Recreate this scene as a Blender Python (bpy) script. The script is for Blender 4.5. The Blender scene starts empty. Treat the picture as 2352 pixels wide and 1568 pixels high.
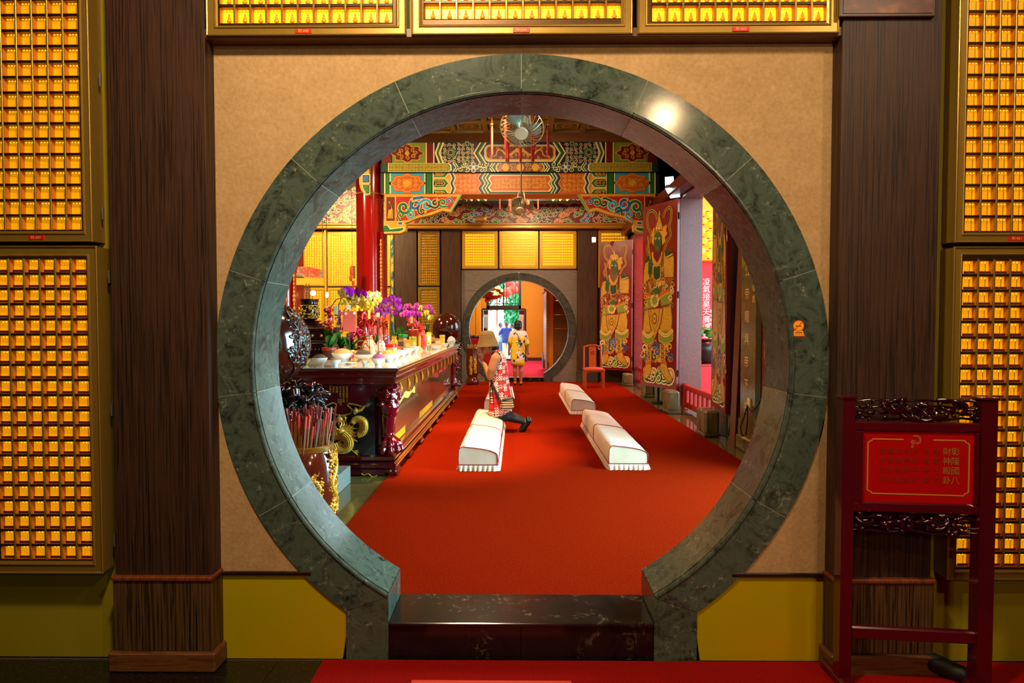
import bpy, bmesh, math, random
from mathutils import Vector, Matrix, Euler, noise as mnoise
R = random.Random(7)
PI = math.pi
sc = bpy.context.scene
COL = sc.collection

# ------------------------------------------------------------------ camera
F = 1460.0                                   # focal length in pixels of the 2352 x 1568 frame
CAMZ = 1.56
cd = bpy.data.cameras.new('camera')
cam = bpy.data.objects.new('camera', cd)
COL.objects.link(cam)
cd.sensor_fit = 'HORIZONTAL'
cd.sensor_width = 36.0
cd.lens = 36.0 * F / 2352.0
cd.clip_start = 0.05
cd.clip_end = 200
cam.location = (0, 0, CAMZ)
cam.rotation_euler = (PI/2 - math.atan(46/F), 0, math.atan(13/F))
sc.camera = cam
CR = cam.rotation_euler.to_matrix()

# ------------------------------------------------------------------ light and exposure
sc.view_settings.view_transform = 'Standard'
sc.view_settings.look = 'None'
sc.view_settings.exposure = 0.0
sc.view_settings.gamma = 1.0
sc.view_settings.use_curve_mapping = False
sc.cycles.use_denoising = True
sc.cycles.max_bounces = 7
sc.cycles.diffuse_bounces = 4
sc.cycles.glossy_bounces = 4
sc.cycles.sample_clamp_indirect = 6.0
sc.cycles.caustics_reflective = False
sc.cycles.caustics_refractive = False
w = bpy.data.worlds.new('sky')
sc.world = w
w.use_nodes = True
w.node_tree.nodes['Background'].inputs[0].default_value = (0.66, 0.90, 1.0, 1)
w.node_tree.nodes['Background'].inputs[1].default_value = 7.0

def lamp_area(name, loc, target, size, power, color, size_y=None, portal=False):
    l = bpy.data.lights.new(name, 'AREA')
    l.shape = 'RECTANGLE' if size_y else 'DISK'
    l.size = size
    if size_y: l.size_y = size_y
    l.energy = power
    l.color = color
    if portal: l.cycles.is_portal = True
    o = bpy.data.objects.new(name, l)
    COL.objects.link(o)
    o.location = loc
    d = Vector(target) - Vector(loc)
    o.rotation_euler = d.to_track_quat('-Z', 'Y').to_euler()
    return o
def lamp_spot(name, loc, target, power, color, angle=60, blend=0.6, radius=0.06):
    l = bpy.data.lights.new(name, 'SPOT')
    l.energy = power; l.color = color; l.spot_size = math.radians(angle); l.spot_blend = blend; l.shadow_soft_size = radius
    o = bpy.data.objects.new(name, l); COL.objects.link(o); o.location = loc
    o.rotation_euler = (Vector(target) - Vector(loc)).to_track_quat('-Z', 'Y').to_euler()
    return o
WARM = (1.0, 0.66, 0.34)
WARM2 = (1.0, 0.74, 0.46)
# outer room: a ceiling lamp before the moon gate wall, then added fill lamps
lamp_area('outer_lamp_and_fill', (1.36, 0.0, 3.46), (0.7, 3.0, 1.1), 0.10, 26, WARM)
lamp_area('outer_lamp_and_fill', (-0.5, 1.1, 4.0), (-0.4, 3.0, 0.9), 0.3, 115, WARM2)  # added wall wash, placed so its reflection misses the ring
lamp_area('outer_lamp_and_fill', (1.7, -2.6, 2.9), (1.5, 3.0, 0.9), 0.8, 42, WARM2)  # added fill from behind the camera, lifts the lower walls
lamp_area('outer_lamp_and_fill', (2.5, 0.8, 3.9), (2.2, 3.0, 1.0), 0.3, 26, WARM2)  # added fill for the right cabinets and pilaster
# red lantern light out on the porch
lamp_area('porch_lantern_light', (4.6, 12.0, 4.3), (3.4, 12.2, 1.0), 0.8, 160, (1.0, 0.16, 0.08))
lamp_area('porch_lantern_light', (4.6, 14.8, 4.3), (3.4, 15.4, 1.0), 0.8, 160, (1.0, 0.16, 0.10))
# hall: ceiling lamps, spot lamps and one added fill for the frieze
lamp_area('hall_lamp_and_fill', (0.3, 6.0, 5.0), (0.3, 6.0, 0), 0.6, 26, WARM2)
lamp_spot('hall_spot', (-0.4, 7.2, 5.0), (-0.95, 7.8, 0), 2300, (1.0, 0.70, 0.38), 46, 0.7)
lamp_spot('hall_spot', (-0.2, 9.2, 5.0), (-0.6, 10.8, 0), 1700, (1.0, 0.70, 0.38), 50, 0.7)
lamp_area('hall_lamp_and_fill', (-0.6, 10.4, 5.0), (-0.6, 11.4, 0), 0.6, 110, WARM2)
lamp_area('hall_lamp_and_fill', (0.2, 13.5, 4.45), (0.0, 16.2, 2.6), 0.6, 120, WARM2)  # added fill hidden behind the great beam, brightens frieze and far wall
lamp_area('hall_lamp_and_fill', (-5.2, 9.5, 5.0), (-4.6, 12.0, 0.5), 0.8, 420, (1.0, 0.72, 0.36))
lamp_area('hall_lamp_and_fill', (-4.6, 13.6, 4.9), (-4.6, 16.0, 1.5), 0.6, 260, (1.0, 0.72, 0.36))
# daylight openings
for nm, y0, y1 in (('c', 4.1, 6.2), ('b', 9.1, 11.3), ('a', 13.5, 15.7)):
    lamp_area('daylight_portal', (3.3, (y0+y1)/2, 1.85), (0, (y0+y1)/2, 1.85), y1-y0, 1, (1, 1, 1), 3.7, True)

# cool daylight falling in through the near right doorway, hidden from view by the gate
dl = lamp_area('daylight_doorway', (4.1, 5.0, 2.1), (-1.2, 3.6, 1.0), 2.2, 850, (0.36, 0.83, 0.97), 3.4)

# ------------------------------------------------------------------ pixel helpers: ray of a photo pixel met with a real plane
def ray(u, v):
    return CR @ Vector(((u-1176)/F, -(v-784)/F, -1))
def P(u, v, Y):
    d = ray(u, v); t = Y/d.y
    return Vector((d.x*t, Y, CAMZ + d.z*t))
def PZ(u, v, z):
    d = ray(u, v); t = (z-CAMZ)/d.z
    return Vector((d.x*t, d.y*t, z))
def PX(u, v, X):
    d = ray(u, v); t = X/d.x
    return Vector((X, d.y*t, CAMZ + d.z*t))

# ------------------------------------------------------------------ materials
def lin(c):
    if isinstance(c, str):
        c = c.lstrip('#'); c = [int(c[i:i+2], 16)/255 for i in (0, 2, 4)]
    return tuple((x/12.92 if x <= 0.04045 else ((x+0.055)/1.055)**2.4) for x in c[:3]) + (1,)
class NT:
    def __init__(s, name):
        s.m = bpy.data.materials.new(name); s.m.use_nodes = True
        s.t = s.m.node_tree; s.b = s.t.nodes['Principled BSDF']
        s.co = s.t.nodes.new('ShaderNodeTexCoord')
    def n(s, typ, **kw):
        x = s.t.nodes.new('ShaderNode'+typ)
        for k, v in kw.items():
            if k in x.inputs: x.inputs[k].default_value = v
            else: setattr(x, k, v)
        return x
    def l(s, a, b): s.t.links.new(a, b)
    def coords(s, scale=(1, 1, 1), kind='Object', loc=(0, 0, 0)):
        mp = s.n('Mapping'); mp.inputs['Scale'].default_value = scale; mp.inputs['Location'].default_value = loc
        s.l(s.co.outputs[kind], mp.inputs[0]); return mp.outputs[0]
    def ramp(s, src, stops, interp='LINEAR'):
        r = s.n('ValToRGB'); r.color_ramp.interpolation = interp
        e = r.color_ramp.elements
        while len(e) < len(stops): e.new(0.5)
        for i, (p, c) in enumerate(stops):
            e[i].position = p; e[i].color = lin(c) if not isinstance(c, float) else (c, c, c, 1)
        s.l(src, r.inputs[0]); return r.outputs[0]
    def noise(s, vec, scale, detail=4, rough=0.55, dist=0.0, out='Fac'):
        x = s.n('TexNoise'); x.inputs['Scale'].default_value = scale; x.inputs['Detail'].default_value = detail
        x.inputs['Roughness'].default_value = rough; x.inputs['Distortion'].default_value = dist
        s.l(vec, x.inputs['Vector']); return x.outputs[out]
    def mix(s, fac, a, b, blend='MIX'):
        x = s.n('Mix', data_type='RGBA', blend_type=blend)
        for i, val in ((0, fac), (6, a), (7, b)):
            if hasattr(val, 'links'): s.l(val, x.inputs[i])
            elif i == 0: x.inputs[0].default_value = val
            else: x.inputs[i].default_value = lin(val) if isinstance(val, str) else val
        return x.outputs[2]
    def base(s, src): s.l(src, s.b.inputs['Base Color'])
    def bump(s, src, strength=0.2, dist=0.01):
        x = s.n('Bump'); x.inputs['Strength'].default_value = strength; x.inputs['Distance'].default_value = dist
        s.l(src, x.inputs['Height']); s.l(x.outputs[0], s.b.inputs['Normal'])
    def set(s, **kw):
        for k, v in kw.items(): s.b.inputs[k.replace('_', ' ')].default_value = v
        return s
_mc = {}
def M(name, color, rough=0.5, metal=0.0, spec=0.5, coat=0.0, var=0.0, vs=20.0, bump=0.0, bs=60.0, emit=None, es=0.0, alpha=None, trans=0.0):
    if name in _mc: return _mc[name]
    n = NT(name)
    n.b.inputs['Base Color'].default_value = lin(color)
    n.set(Roughness=rough, Metallic=metal, Specular_IOR_Level=spec, Coat_Weight=coat)
    if coat: n.b.inputs['Coat Roughness'].default_value = 0.06
    v = n.coords()
    if var:
        nz = n.noise(v, vs)
        c = lin(color)
        lo = tuple(x*(1-var) for x in c[:3]) + (1,); hi = tuple(min(1, x*(1+var)) for x in c[:3]) + (1,)
        n.base(n.mix(nz, lo, hi))
    if bump: n.bump(n.noise(v, bs, 6), bump, 0.01)
    if emit: n.b.inputs['Emission Color'].default_value = lin(emit); n.b.inputs['Emission Strength'].default_value = es
    if trans: n.b.inputs['Transmission Weight'].default_value = trans
    if alpha is not None: n.b.inputs['Alpha'].default_value = alpha
    _mc[name] = n.m
    return n.m

# ------------------------------------------------------------------ mesh builder
def circ(r, n, a0=0.0):
    return [(r*math.cos(a0+2*PI*i/n), r*math.sin(a0+2*PI*i/n)) for i in range(n)]
class MB:
    def __init__(s): s.v = []; s.f = []; s.m = []
    def add(s, vs, fs, mi=0, mat=None):
        o = len(s.v)
        if mat is not None: vs = [mat @ Vector(p) for p in vs]
        s.v += [tuple(p) for p in vs]
        s.f += [tuple(i+o for i in q) for q in fs]; s.m += [mi]*len(fs)
        return s
    def box(s, lo, hi, mi=0, mat=None):
        x0, y0, z0 = lo; x1, y1, z1 = hi
        return s.add([(x0,y0,z0),(x1,y0,z0),(x1,y1,z0),(x0,y1,z0),(x0,y0,z1),(x1,y0,z1),(x1,y1,z1),(x0,y1,z1)],
              [(0,3,2,1),(4,5,6,7),(0,1,5,4),(1,2,6,5),(2,3,7,6),(3,0,4,7)], mi, mat)
    def cbox(s, c, size, mi=0, rot=None, bev=0.0):
        m = Matrix.Translation(c)
        if rot: m = m @ Euler(rot).to_matrix().to_4x4()
        h = [q/2 for q in size]
        if bev <= 0: return s.box([-q for q in h], h, mi, m)
        b = min(bev, min(h)*0.9)
        rings = []
        for z, k in ((-h[2], b), (-h[2]+b, 0), (h[2]-b, 0), (h[2], b)):
            x, y = h[0]-k, h[1]-k
            c2 = b if k == 0 else b*0.3
            rings.append([(x,-y+c2,z),(x,y-c2,z),(x-c2,y,z),(-x+c2,y,z),(-x,y-c2,z),(-x,-y+c2,z),(-x+c2,-y,z),(x-c2,-y,z)])
        return s.loft(rings, mi, m)
    def loft(s, rings, mi=0, mat=None, cap=True, closed=True):
        n = len(rings[0]); vs = [p for r in rings for p in r]; fs = []
        for k in range(len(rings)-1):
            for i in range(n if closed else n-1):
                j = (i+1) % n
                fs.append((k*n+i, k*n+j, (k+1)*n+j, (k+1)*n+i))
        if cap and closed:
            fs.append(tuple(reversed(range(n)))); fs.append(tuple((len(rings)-1)*n+i for i in range(n)))
        return s.add(vs, fs, mi, mat)
    def lathe(s, prof, c=(0, 0, 0), n=20, mi=0, mat=None, cap=True, sq=1.0):
        m = Matrix.Translation(c)
        if mat is not None: m = m @ mat
        return s.loft([[(x, y*sq, z) for x, y in circ(max(r, 1e-4), n)] for r, z in prof], mi, m, cap)
    def ball(s, c, r, n=12, mi=0, rot=None, mat=None):
        if not hasattr(r, '__len__'): r = (r, r, r)
        k = max(4, n//2)
        m = Matrix.Translation(c)
        if rot: m = m @ Euler(rot).to_matrix().to_4x4()
        if mat is not None: m = mat @ m
        rings = []
        for i in range(k+1):
            t = PI*i/k; q = max(math.sin(t), 0.02)
            rings.append([(r[0]*x*q, r[1]*y*q, -r[2]*math.cos(t)) for x, y in circ(1, n)])
        return s.loft(rings, mi, m)
    def tube(s, pts, r, n=6, mi=0, closed=False, flat=1.0):
        pts = [Vector(p) for p in pts]; k = len(pts)
        if not hasattr(r, '__len__'): r = [r]*k
        rings = []; up = None
        for i, p in enumerate(pts):
            a = pts[(i-1) % k] if (closed or i > 0) else p
            b = pts[(i+1) % k] if (closed or i < k-1) else p
            t = (b-a)
            t = t.normalized() if t.length > 1e-9 else Vector((0, 0, 1))
            if up is None: up = Vector((0, 0, 1)) if abs(t.z) < 0.9 else Vector((1, 0, 0))
            x = t.cross(up)
            if x.length < 1e-6: x = t.orthogonal()
            x.normalize(); y = x.cross(t).normalized(); up = y
            rings.append([p + x*r[i]*cx + y*r[i]*flat*cy for cx, cy in circ(1, n)])
        if closed: rings.append(rings[0])
        return s.loft(rings, mi, None, not closed)
    def cap(s, a, b, ra, rb, n=12, mi=0):           # tapered capsule
        a = Vector(a); b = Vector(b); d = b-a
        L = d.length
        if L < 1e-6: return s.ball(a, ra, n, mi)
        q = d.to_track_quat('Z', 'Y').to_matrix().to_4x4()
        prof = [(ra*math.sin(t), -ra*math.cos(t)) for t in (0.05, .5, 1.0, PI/2)] + [(rb*math.cos(t), L+rb*math.sin(t)) for t in (0, .55, 1.05, PI/2-.05)]
        return s.lathe(prof, (0, 0, 0), n, mi, Matrix.Translation(a) @ q)
    def prism(s, pts, depth, fr, mi=0, base=0.0, inv=False):   # 2-D polygon in frame fr(x, y, h) -> 3-D, from base to base+depth
        n = len(pts)
        vs = [fr(x, y, base) for x, y in pts] + [fr(x, y, base+depth) for x, y in pts]
        fs = [tuple(reversed(range(n))), tuple(range(n, 2*n))] + [(i, (i+1) % n, n+(i+1) % n, n+i) for i in range(n)]
        return s.add(vs, fs, mi)
    def build(s, name, mats, parent=None, smooth=0, local=False):
        if not isinstance(mats, (list, tuple)): mats = [mats]
        off = Vector((0, 0, 0))
        if not local:
            if parent is not None: off = wloc(parent)
            elif s.v:
                xs, ys, zs = zip(*s.v)
                off = Vector(((min(xs)+max(xs))/2, (min(ys)+max(ys))/2, min(zs)))
        me = bpy.data.meshes.new(name)
        ox, oy, oz = off
        me.from_pydata([(x-ox, y-oy, z-oz) for x, y, z in s.v], [], s.f)
        for m in mats: me.materials.append(m)
        me.polygons.foreach_set('material_index', s.m)
        if smooth:
            me.polygons.foreach_set('use_smooth', [True]*len(me.polygons))
            bm = bmesh.new(); bm.from_mesh(me); bmesh.ops.recalc_face_normals(bm, faces=bm.faces); bm.to_mesh(me); bm.free()
            if smooth < 179: me.set_sharp_from_angle(angle=math.radians(smooth))
        else:
            bm = bmesh.new(); bm.from_mesh(me); bmesh.ops.recalc_face_normals(bm, faces=bm.faces); bm.to_mesh(me); bm.free()
        me.update()
        o = bpy.data.objects.new(name, me); COL.objects.link(o)
        if parent is not None: o.parent = parent
        else: o.location = off
        return o
def wloc(o):
    p = Vector((0, 0, 0))
    while o is not None: p = p + o.location; o = o.parent
    return p
def tag(o, label=None, cat=None, group=None, kind=None):
    if label: o['label'] = label
    if cat: o['category'] = cat
    if group: o['group'] = group
    if kind: o['kind'] = kind
    return o
def thing(name, label, cat, loc=(0, 0, 0), group=None, kind=None):
    o = bpy.data.objects.new(name, None); COL.objects.link(o); o.location = loc; o.empty_display_size = 0.05
    return tag(o, label, cat, group, kind)
def dup(o, parent=None, loc=None, rotz=None, label=None, group=None, scale=None):
    c = o.copy(); COL.objects.link(c)
    if parent is not None: c.parent = parent
    if loc is not None: c.location = loc
    if rotz is not None: c.rotation_euler = (0, 0, rotz)
    if scale is not None: c.scale = (scale,)*3 if not hasattr(scale, '__len__') else scale
    if label: c['label'] = label
    if group: c['group'] = group
    for ch in o.children: dup(ch, c)
    return c
def remesh(mb, voxel, smooth_it=4, factor=0.5):
    """union of the closed shapes in mb as one continuous surface; returns a fresh MB (keeps no materials)"""
    me = bpy.data.meshes.new('tmp'); me.from_pydata(mb.v, [], mb.f)
    bm = bmesh.new(); bm.from_mesh(me); bmesh.ops.recalc_face_normals(bm, faces=bm.faces); bm.to_mesh(me); bm.free()
    o = bpy.data.objects.new('tmp', me); COL.objects.link(o)
    m = o.modifiers.new('r', 'REMESH'); m.mode = 'VOXEL'; m.voxel_size = voxel
    if smooth_it:
        q = o.modifiers.new('s', 'SMOOTH'); q.iterations = smooth_it; q.factor = factor
    dg = bpy.context.evaluated_depsgraph_get()
    e = o.evaluated_get(dg); em = e.to_mesh()
    out = MB()
    out.v = [tuple(v.co) for v in em.vertices]; out.f = [tuple(p.vertices) for p in em.polygons]; out.m = [0]*len(out.f)
    e.to_mesh_clear()
    bpy.data.objects.remove(o); bpy.data.meshes.remove(me)
    return out
# ------------------------------------------------------------------ flat painted work: layered shapes on a plane
class Flat:
    """shapes given in 2-D, laid as thin layers on the plane fr(x, y, h); layer k is k*step proud"""
    def __init__(s, fr, step=0.003): s.mb = MB(); s.fr = fr; s.step = step
    def poly(s, pts, mi, k=1):
        s.mb.prism(pts, s.step*k, s.fr, mi); return s
    def rect(s, x0, y0, x1, y1, mi, k=1): return s.poly([(x0,y0),(x1,y0),(x1,y1),(x0,y1)], mi, k)
    def disc(s, x, y, r, mi, k=1, n=14, ry=None):
        return s.poly([(x+a, y+b*(ry/r if ry else 1)) for a, b in circ(r, n)], mi, k)
    def line(s, pts, w, mi, k=1, taper=False):
        n = len(pts); L = []; Rr = []
        for i, (x, y) in enumerate(pts):
            a = pts[max(i-1, 0)]; b = pts[min(i+1, n-1)]
            dx, dy = b[0]-a[0], b[1]-a[1]; d = math.hypot(dx, dy) or 1
            q = w/2*((1-0.8*i/(n-1)) if taper else 1)
            L.append((x-dy/d*q, y+dx/d*q)); Rr.append((x+dy/d*q, y-dx/d*q))
        vs = []; fs = []
        for i in range(n): vs += [s.fr(*L[i], s.step*k), s.fr(*Rr[i], s.step*k)]
        for i in range(n-1): fs.append((2*i, 2*i+1, 2*i+3, 2*i+2))
        s.mb.add(vs, fs, mi); return s
    def outline(s, pts, w, mi, k=1): return s.line(list(pts)+[pts[0], pts[1]], w, mi, k)
    def spiral(s, x, y, r, w, mi, k=1, turns=1.3, a0=0.0, d=1, n=14, tail=0.0):
        pts = []
        if tail: pts.append((x+(r+tail)*math.cos(a0-d*.5), y+(r+tail)*math.sin(a0-d*.5)))
        for i in range(n):
            t = i/(n-1); q = r*(1-0.8*t); a = a0+d*t*turns*2*PI
            pts.append((x+q*math.cos(a), y+q*math.sin(a)))
        return s.line(pts, w, mi, k)
def wavy_ell(cx, cy, rx, ry, lobes=8, amp=0.12, n=64):
    return [(cx+rx*(1+amp*math.cos(lobes*2*PI*i/n))*math.cos(2*PI*i/n), cy+ry*(1+amp*math.cos(lobes*2*PI*i/n))*math.sin(2*PI*i/n)) for i in range(n)]
def text_mb(s, size, mat4, depth=0.0, align='CENTER'):
    """lettering as a mesh in an MB"""
    c = bpy.data.curves.new('txt', 'FONT'); c.body = s; c.size = size; c.extrude = depth; c.align_x = align; c.align_y = 'CENTER'; c.resolution_u = 3
    o = bpy.data.objects.new('txt', c); COL.objects.link(o)
    dg = bpy.context.evaluated_depsgraph_get(); e = o.evaluated_get(dg); me = e.to_mesh()
    out = MB()
    out.add([tuple(v.co) for v in me.vertices], [tuple(p.vertices) for p in me.polygons], 0, mat4)
    e.to_mesh_clear(); bpy.data.objects.remove(o); bpy.data.curves.remove(c)
    return out
# ------------------------------------------------------------------ shared materials
def marble(name, dark, mid, vein, rough=0.12, scale=3.0, vein_amt=0.5):
    n = NT(name); v = n.coords((scale, scale, scale))
    a = n.noise(v, 1.6, 8, 0.66, 1.2)
    b = n.noise(v, 5.5, 9, 0.7, 2.0)
    c1 = n.ramp(a, [(0.32, dark), (0.5, mid), (0.68, dark)])
    vo = n.n('TexVoronoi', feature='DISTANCE_TO_EDGE'); vo.inputs['Scale'].default_value = 1.6
    mp = n.mix(0.42, v, n.noise(v, 1.7, 8, 0.65, 0.8, 'Color')); n.l(mp, vo.inputs['Vector'])
    ve = n.ramp(vo.outputs['Distance'], [(0.0, 0.9), (0.012, 0.5), (0.03, 0.12), (0.08, 0.0)])
    bl = n.ramp(b, [(0.50, 0.0), (0.70, 1.0)])
    vm = n.mix(1.0, ve, bl, 'MULTIPLY')
    c2 = n.mix(vm, c1, vein)
    mott = n.mix(n.ramp(n.noise(v, 14, 6, 0.7), [(0.42, 0.0), (0.7, vein_amt)]), c2, mid)
    n.base(mott); n.set(Roughness=rough, Specular_IOR_Level=0.38)
    return n.m
MARBLE = marble('green_marble', '#121814', '#48554a', '#aaa890', 0.15, 4.2, 0.75)
DARKST = marble('dark_marble', '#0d0a0a', '#1b1413', '#7a6a50', 0.16, 2.2, 0.1)
def wood_stripe(name, dark, light, rough=0.45, sx=70.0, sz=1.1, axis=2):
    n = NT(name); s = [sx, sx, sx]; s[axis] = sz
    v = n.coords(tuple(s)); a = n.noise(v, 1.0, 5, 0.65)
    n.base(n.ramp(a, [(0.36, dark), (0.52, light), (0.60, dark), (0.7, light)]))
    n.bump(a, 0.05, 0.004); n.set(Roughness=rough, Specular_IOR_Level=0.35); return n.m
WOODC = wood_stripe('zebrano_wood', '#140a06', '#442b1b', 0.5)
WOODL = wood_stripe('zebrano_dado', '#0f0805', '#5a3e20', 0.5, 60)
WOODR = wood_stripe('reddish_trim_wood', '#5a2a12', '#7a3a18', 0.4, 3.0, 40.0, 0)
WOODB = wood_stripe('brown_plinth_wood', '#4a2b14', '#6b4222', 0.45, 3.0, 40.0, 2)
n = NT('parchment_wall'); v = n.coords(); a = n.noise(v, 9, 8, 0.7); b = n.noise(v, 55, 6, 0.7)
n.base(n.mix(0.45, n.ramp(a, [(0.3, '#9c7d50'), (0.7, '#b8966a')]), n.ramp(b, [(0.3, '#8f7044'), (0.7, '#c2a274')])))
n.bump(b, 0.25, 0.01); n.set(Roughness=0.7, Specular_IOR_Level=0.25); PARCH = n.m
n = NT('yellow_olive_panel'); v = n.coords(); a = n.noise(v, 1.3, 2)
n.base(n.ramp(a, [(0.35, '#a09600'), (0.65, '#b89400')])); n.bump(n.noise(v, 160, 2), 0.05, 0.002)
n.set(Roughness=0.32, Specular_IOR_Level=0.5); OLIVE = n.m
def carpet(name, lo, hi):
    n = NT(name); v = n.coords(); a = n.noise(v, 120, 4, 0.75); b = n.noise(v, 1.5, 3)
    n.base(n.mix(b, n.ramp(a, [(0.3, lo), (0.7, hi)]), n.ramp(a, [(0.3, lo), (0.75, hi)])))
    n.bump(a, 0.6, 0.008); n.set(Roughness=1.0, Specular_IOR_Level=0.0); return n.m
CARPET = carpet('red_carpet', '#560d03', '#a02407')
CARPET2 = carpet('outer_red_carpet', '#7a0f0c', '#a01812')
BRONZE = M('bronze_frame', '#96762e', 0.35, 0.5, 0.5, 0, 0.1, 30)
BRONZED = M('bronze_frame_dark', '#4a3216', 0.4, 0.6)
AMBER = M('amber_niche_side', '#c07814', 0.5)
NDARK = M('niche_rail', '#2a1c0a', 0.4, 0.4)
def backlit(name, c, s): return M(name, c, 0.4, emit=c, es=s)
LEDM = backlit('niche_led', '#ffe650', 2.6)
GOLDF = M('gold_figurine', '#e0a020', 0.5, 0.0)
NAMEP = M('niche_name_strip', '#5a1c05', 0.5)

# ------------------------------------------------------------------ outer room shell
Y0, Y1, ZF = 3.0, 3.317, -0.067
# moon gate numbers in metres
def gate_frame(Yf):
    k = Yf/F
    return k
def arc(cx, cz, r, a0, a1, n):
    return [(cx+r*math.sin(a0+(a1-a0)*i/n), cz+r*math.cos(a0+(a1-a0)*i/n)) for i in range(n+1)]
def moon_gate(name, label, Yf, Yb, C, Ro, Ri, legs, zf, mat, joints, step_label=None, seg=9):
    """ring blocks with every joint cut; C=(x,z) centre; legs=(xo_l, xi_l, xi_r, xo_r)"""
    g = thing(name, label, None, (C[0], Yf, zf), kind='structure')
    cx, cz = C
    gap = 0.0014
    def section(a, ao):
        # (r, y) profile, beaded front inner edge
        pr = [(Ro, Yf, ao), (Ri+0.020, Yf, a), (Ri+0.018, Yf-0.004, a), (Ri+0.014, Yf-0.007, a), (Ri+0.006, Yf-0.006, a), (Ri+0.001, Yf+0.001, a), (Ri+0.001, Yf+0.008, a),
              (Ri+0.008, Yf+0.010, a), (Ri+0.008, Yf+0.018, a), (Ri, Yf+0.019, a), (Ri, Yb, a), (Ro, Yb, ao)]
        return [(cx+r*math.sin(t), y, cz+r*math.cos(t)) for r, y, t in pr]
    n = len(joints)
    for i in range(n-1):
        (a0, o0), (a1, o1) = joints[i], joints[i+1]
        mb = MB(); rings = []
        e = gap/Ri
        for k in range(seg+1):
            t = k/seg
            rings.append(section(a0+e+(a1-a0-2*e)*t, o0+e+(o1-o0-2*e)*t))
        mb.loft(rings)
        mb.build('stone_block', mat, g, 14)
    gm = MB()                                   # mortar core behind the joints
    cr = [[(cx+r*math.sin(t), y, cz+r*math.cos(t)) for r, y in ((Ri+0.0009, Yf+0.0215), (Ri+0.0009, Yb-0.004), (Ro-0.003, Yb-0.004), (Ro-0.003, Yf+0.0009), (Ri+0.021, Yf+0.0009), (Ri+0.021, Yf+0.0215))] for t in [joints[0][1]+(joints[-1][1]-joints[0][1])*q/80 for q in range(81)]]
    gm.loft(cr); gm.build('mortar', M('pale_mortar', '#8c8a76', 0.8), g)
    for sgn, xo, xi in ((-1, legs[0], legs[1]), (1, legs[3], legs[2])):
        (ai, ao) = joints[0] if sgn < 0 else joints[-1]
        pi_ = (cx+Ri*math.sin(ai), cz+Ri*math.cos(ai)); po = (cx+Ro*math.sin(ao), cz+Ro*math.cos(ao))
        mb = MB()
        mb.prism([(po[0], zf), (pi_[0], zf), (pi_[0], pi_[1]-gap*2), (po[0], po[1]-gap*2)], Yb-Yf-0.002, lambda x, z, h: (x, Yf+0.002+h, z))
        mb.build('stone_leg', mat, g)
    return g
GC = P(1197, 838, Y0); GCX, GCZ = GC.x, GC.z
RO, RI = 706*Y0/F, 618*Y0/F
J = [math.radians(24*i) for i in range(-5, 6)]
JL = [(-math.radians(149.9), -math.radians(144.6))] + [(a, a) for a in J] + [(math.radians(149.9), math.radians(144.6))]
gate = moon_gate('moon_gate', 'near round moon gate ring of polished green marble blocks with white veins', Y0, Y1, (GCX, GCZ), RO, RI, None or (0, 0, 0, 0), ZF, MARBLE, JL)
XLI, XLO = GCX-RI*math.sin(math.radians(149.9)), GCX-RO*math.sin(math.radians(144.6))
XRI, XRO = 2*GCX-XLI, 2*GCX-XLO
ZT = P(1197, 1430, Y0).z
st = thing('threshold_step', 'dark polished stone threshold step under the near moon gate', None, (GCX, Y0, ZF), kind='structure')
e = 0.0015
MB().box((XLI+e, Y0+0.012, ZF), (GCX-e, Y0+0.05, ZT-0.022)).build('stone_slab', DARKST, st)
MB().box((GCX+e, Y0+0.012, ZF), (XRI-e, Y0+0.05, ZT-0.022)).build('stone_slab', DARKST, st)
MB().cbox((GCX, (Y0+Y1)/2, ZT-0.01), (XRI-XLI-2*e, Y1-Y0+0.01, 0.02), 0, None, 0.004).build('top_slab', DARKST, st)
MB().box((XLI+e, Y0+0.05, ZF), (XRI-e, Y1-0.002, ZT-0.022)).build('core', DARKST, st)

ZD = P(600, 1318, Y0).z; ZL = P(1197, 101, Y0).z
XWL, XWR = P(497, 700, Y0).x, P(1905, 700, Y0).x
def wallhalf(mb, x0, sgn, z0, z1, r, yf, yb, leg=None):
    # polygon between the wall edge x0, heights z0..z1 and the circle of radius r
    aa0 = 0.0; a1 = math.acos(max(-1, min(1, (z0-GCZ)/r)))
    pts = [(x0, z0), (x0, z1), (GCX, z1)] + [(GCX+sgn*r*math.sin(a1*i/40), GCZ+r*math.cos(a1*i/40)) for i in range(41)]
    mb.prism(pts, yb-yf, lambda x, z, h: (x, yf+h, z))
rw = RO-0.03
mb = MB(); wallhalf(mb, XWL-0.02, -1, ZD, ZL+0.05, rw, Y0+0.008, Y1-0.01); wallhalf(mb, XWR+0.02, 1, ZD, ZL+0.05, rw, Y0+0.008, Y1-0.01)
tag(mb.build('wall_front', PARCH), 'beige parchment textured wall around the near round gate', kind='structure')
def dado(sgn, xe, xo):
    a0 = math.acos((ZD-GCZ)/rw)
    a1 = math.radians(144.6)
    pts = [(xe, ZF), (xo-sgn*0.02*-1, ZF)]
    arcp = [(GCX+sgn*rw*math.sin(a1+(a0-a1)*i/14), GCZ+rw*math.cos(a1+(a0-a1)*i/14)) for i in range(15)]
    return pts + [(xo+sgn*-0.02, arcp[0][1])] + arcp + [(xe, ZD)]
for nm, sgn, xe, xo, lb in (('wall_left', -1, XWL-0.02, XLO, 'glossy yellow olive dado panel left of the near gate leg'), ('wall_right', 1, XWR+0.02, XRO, 'glossy amber yellow dado panel right of the near gate leg')):
    mb = MB(); mb.prism(dado(sgn, xe, xo), 0.27, lambda x, z, h: (x, Y0+0.012+h, z))
    tag(mb.build(nm, OLIVE), lb, kind='structure')
mb = MB()
x2 = GCX-math.sqrt(rw*rw-(ZD-GCZ)**2)
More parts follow.
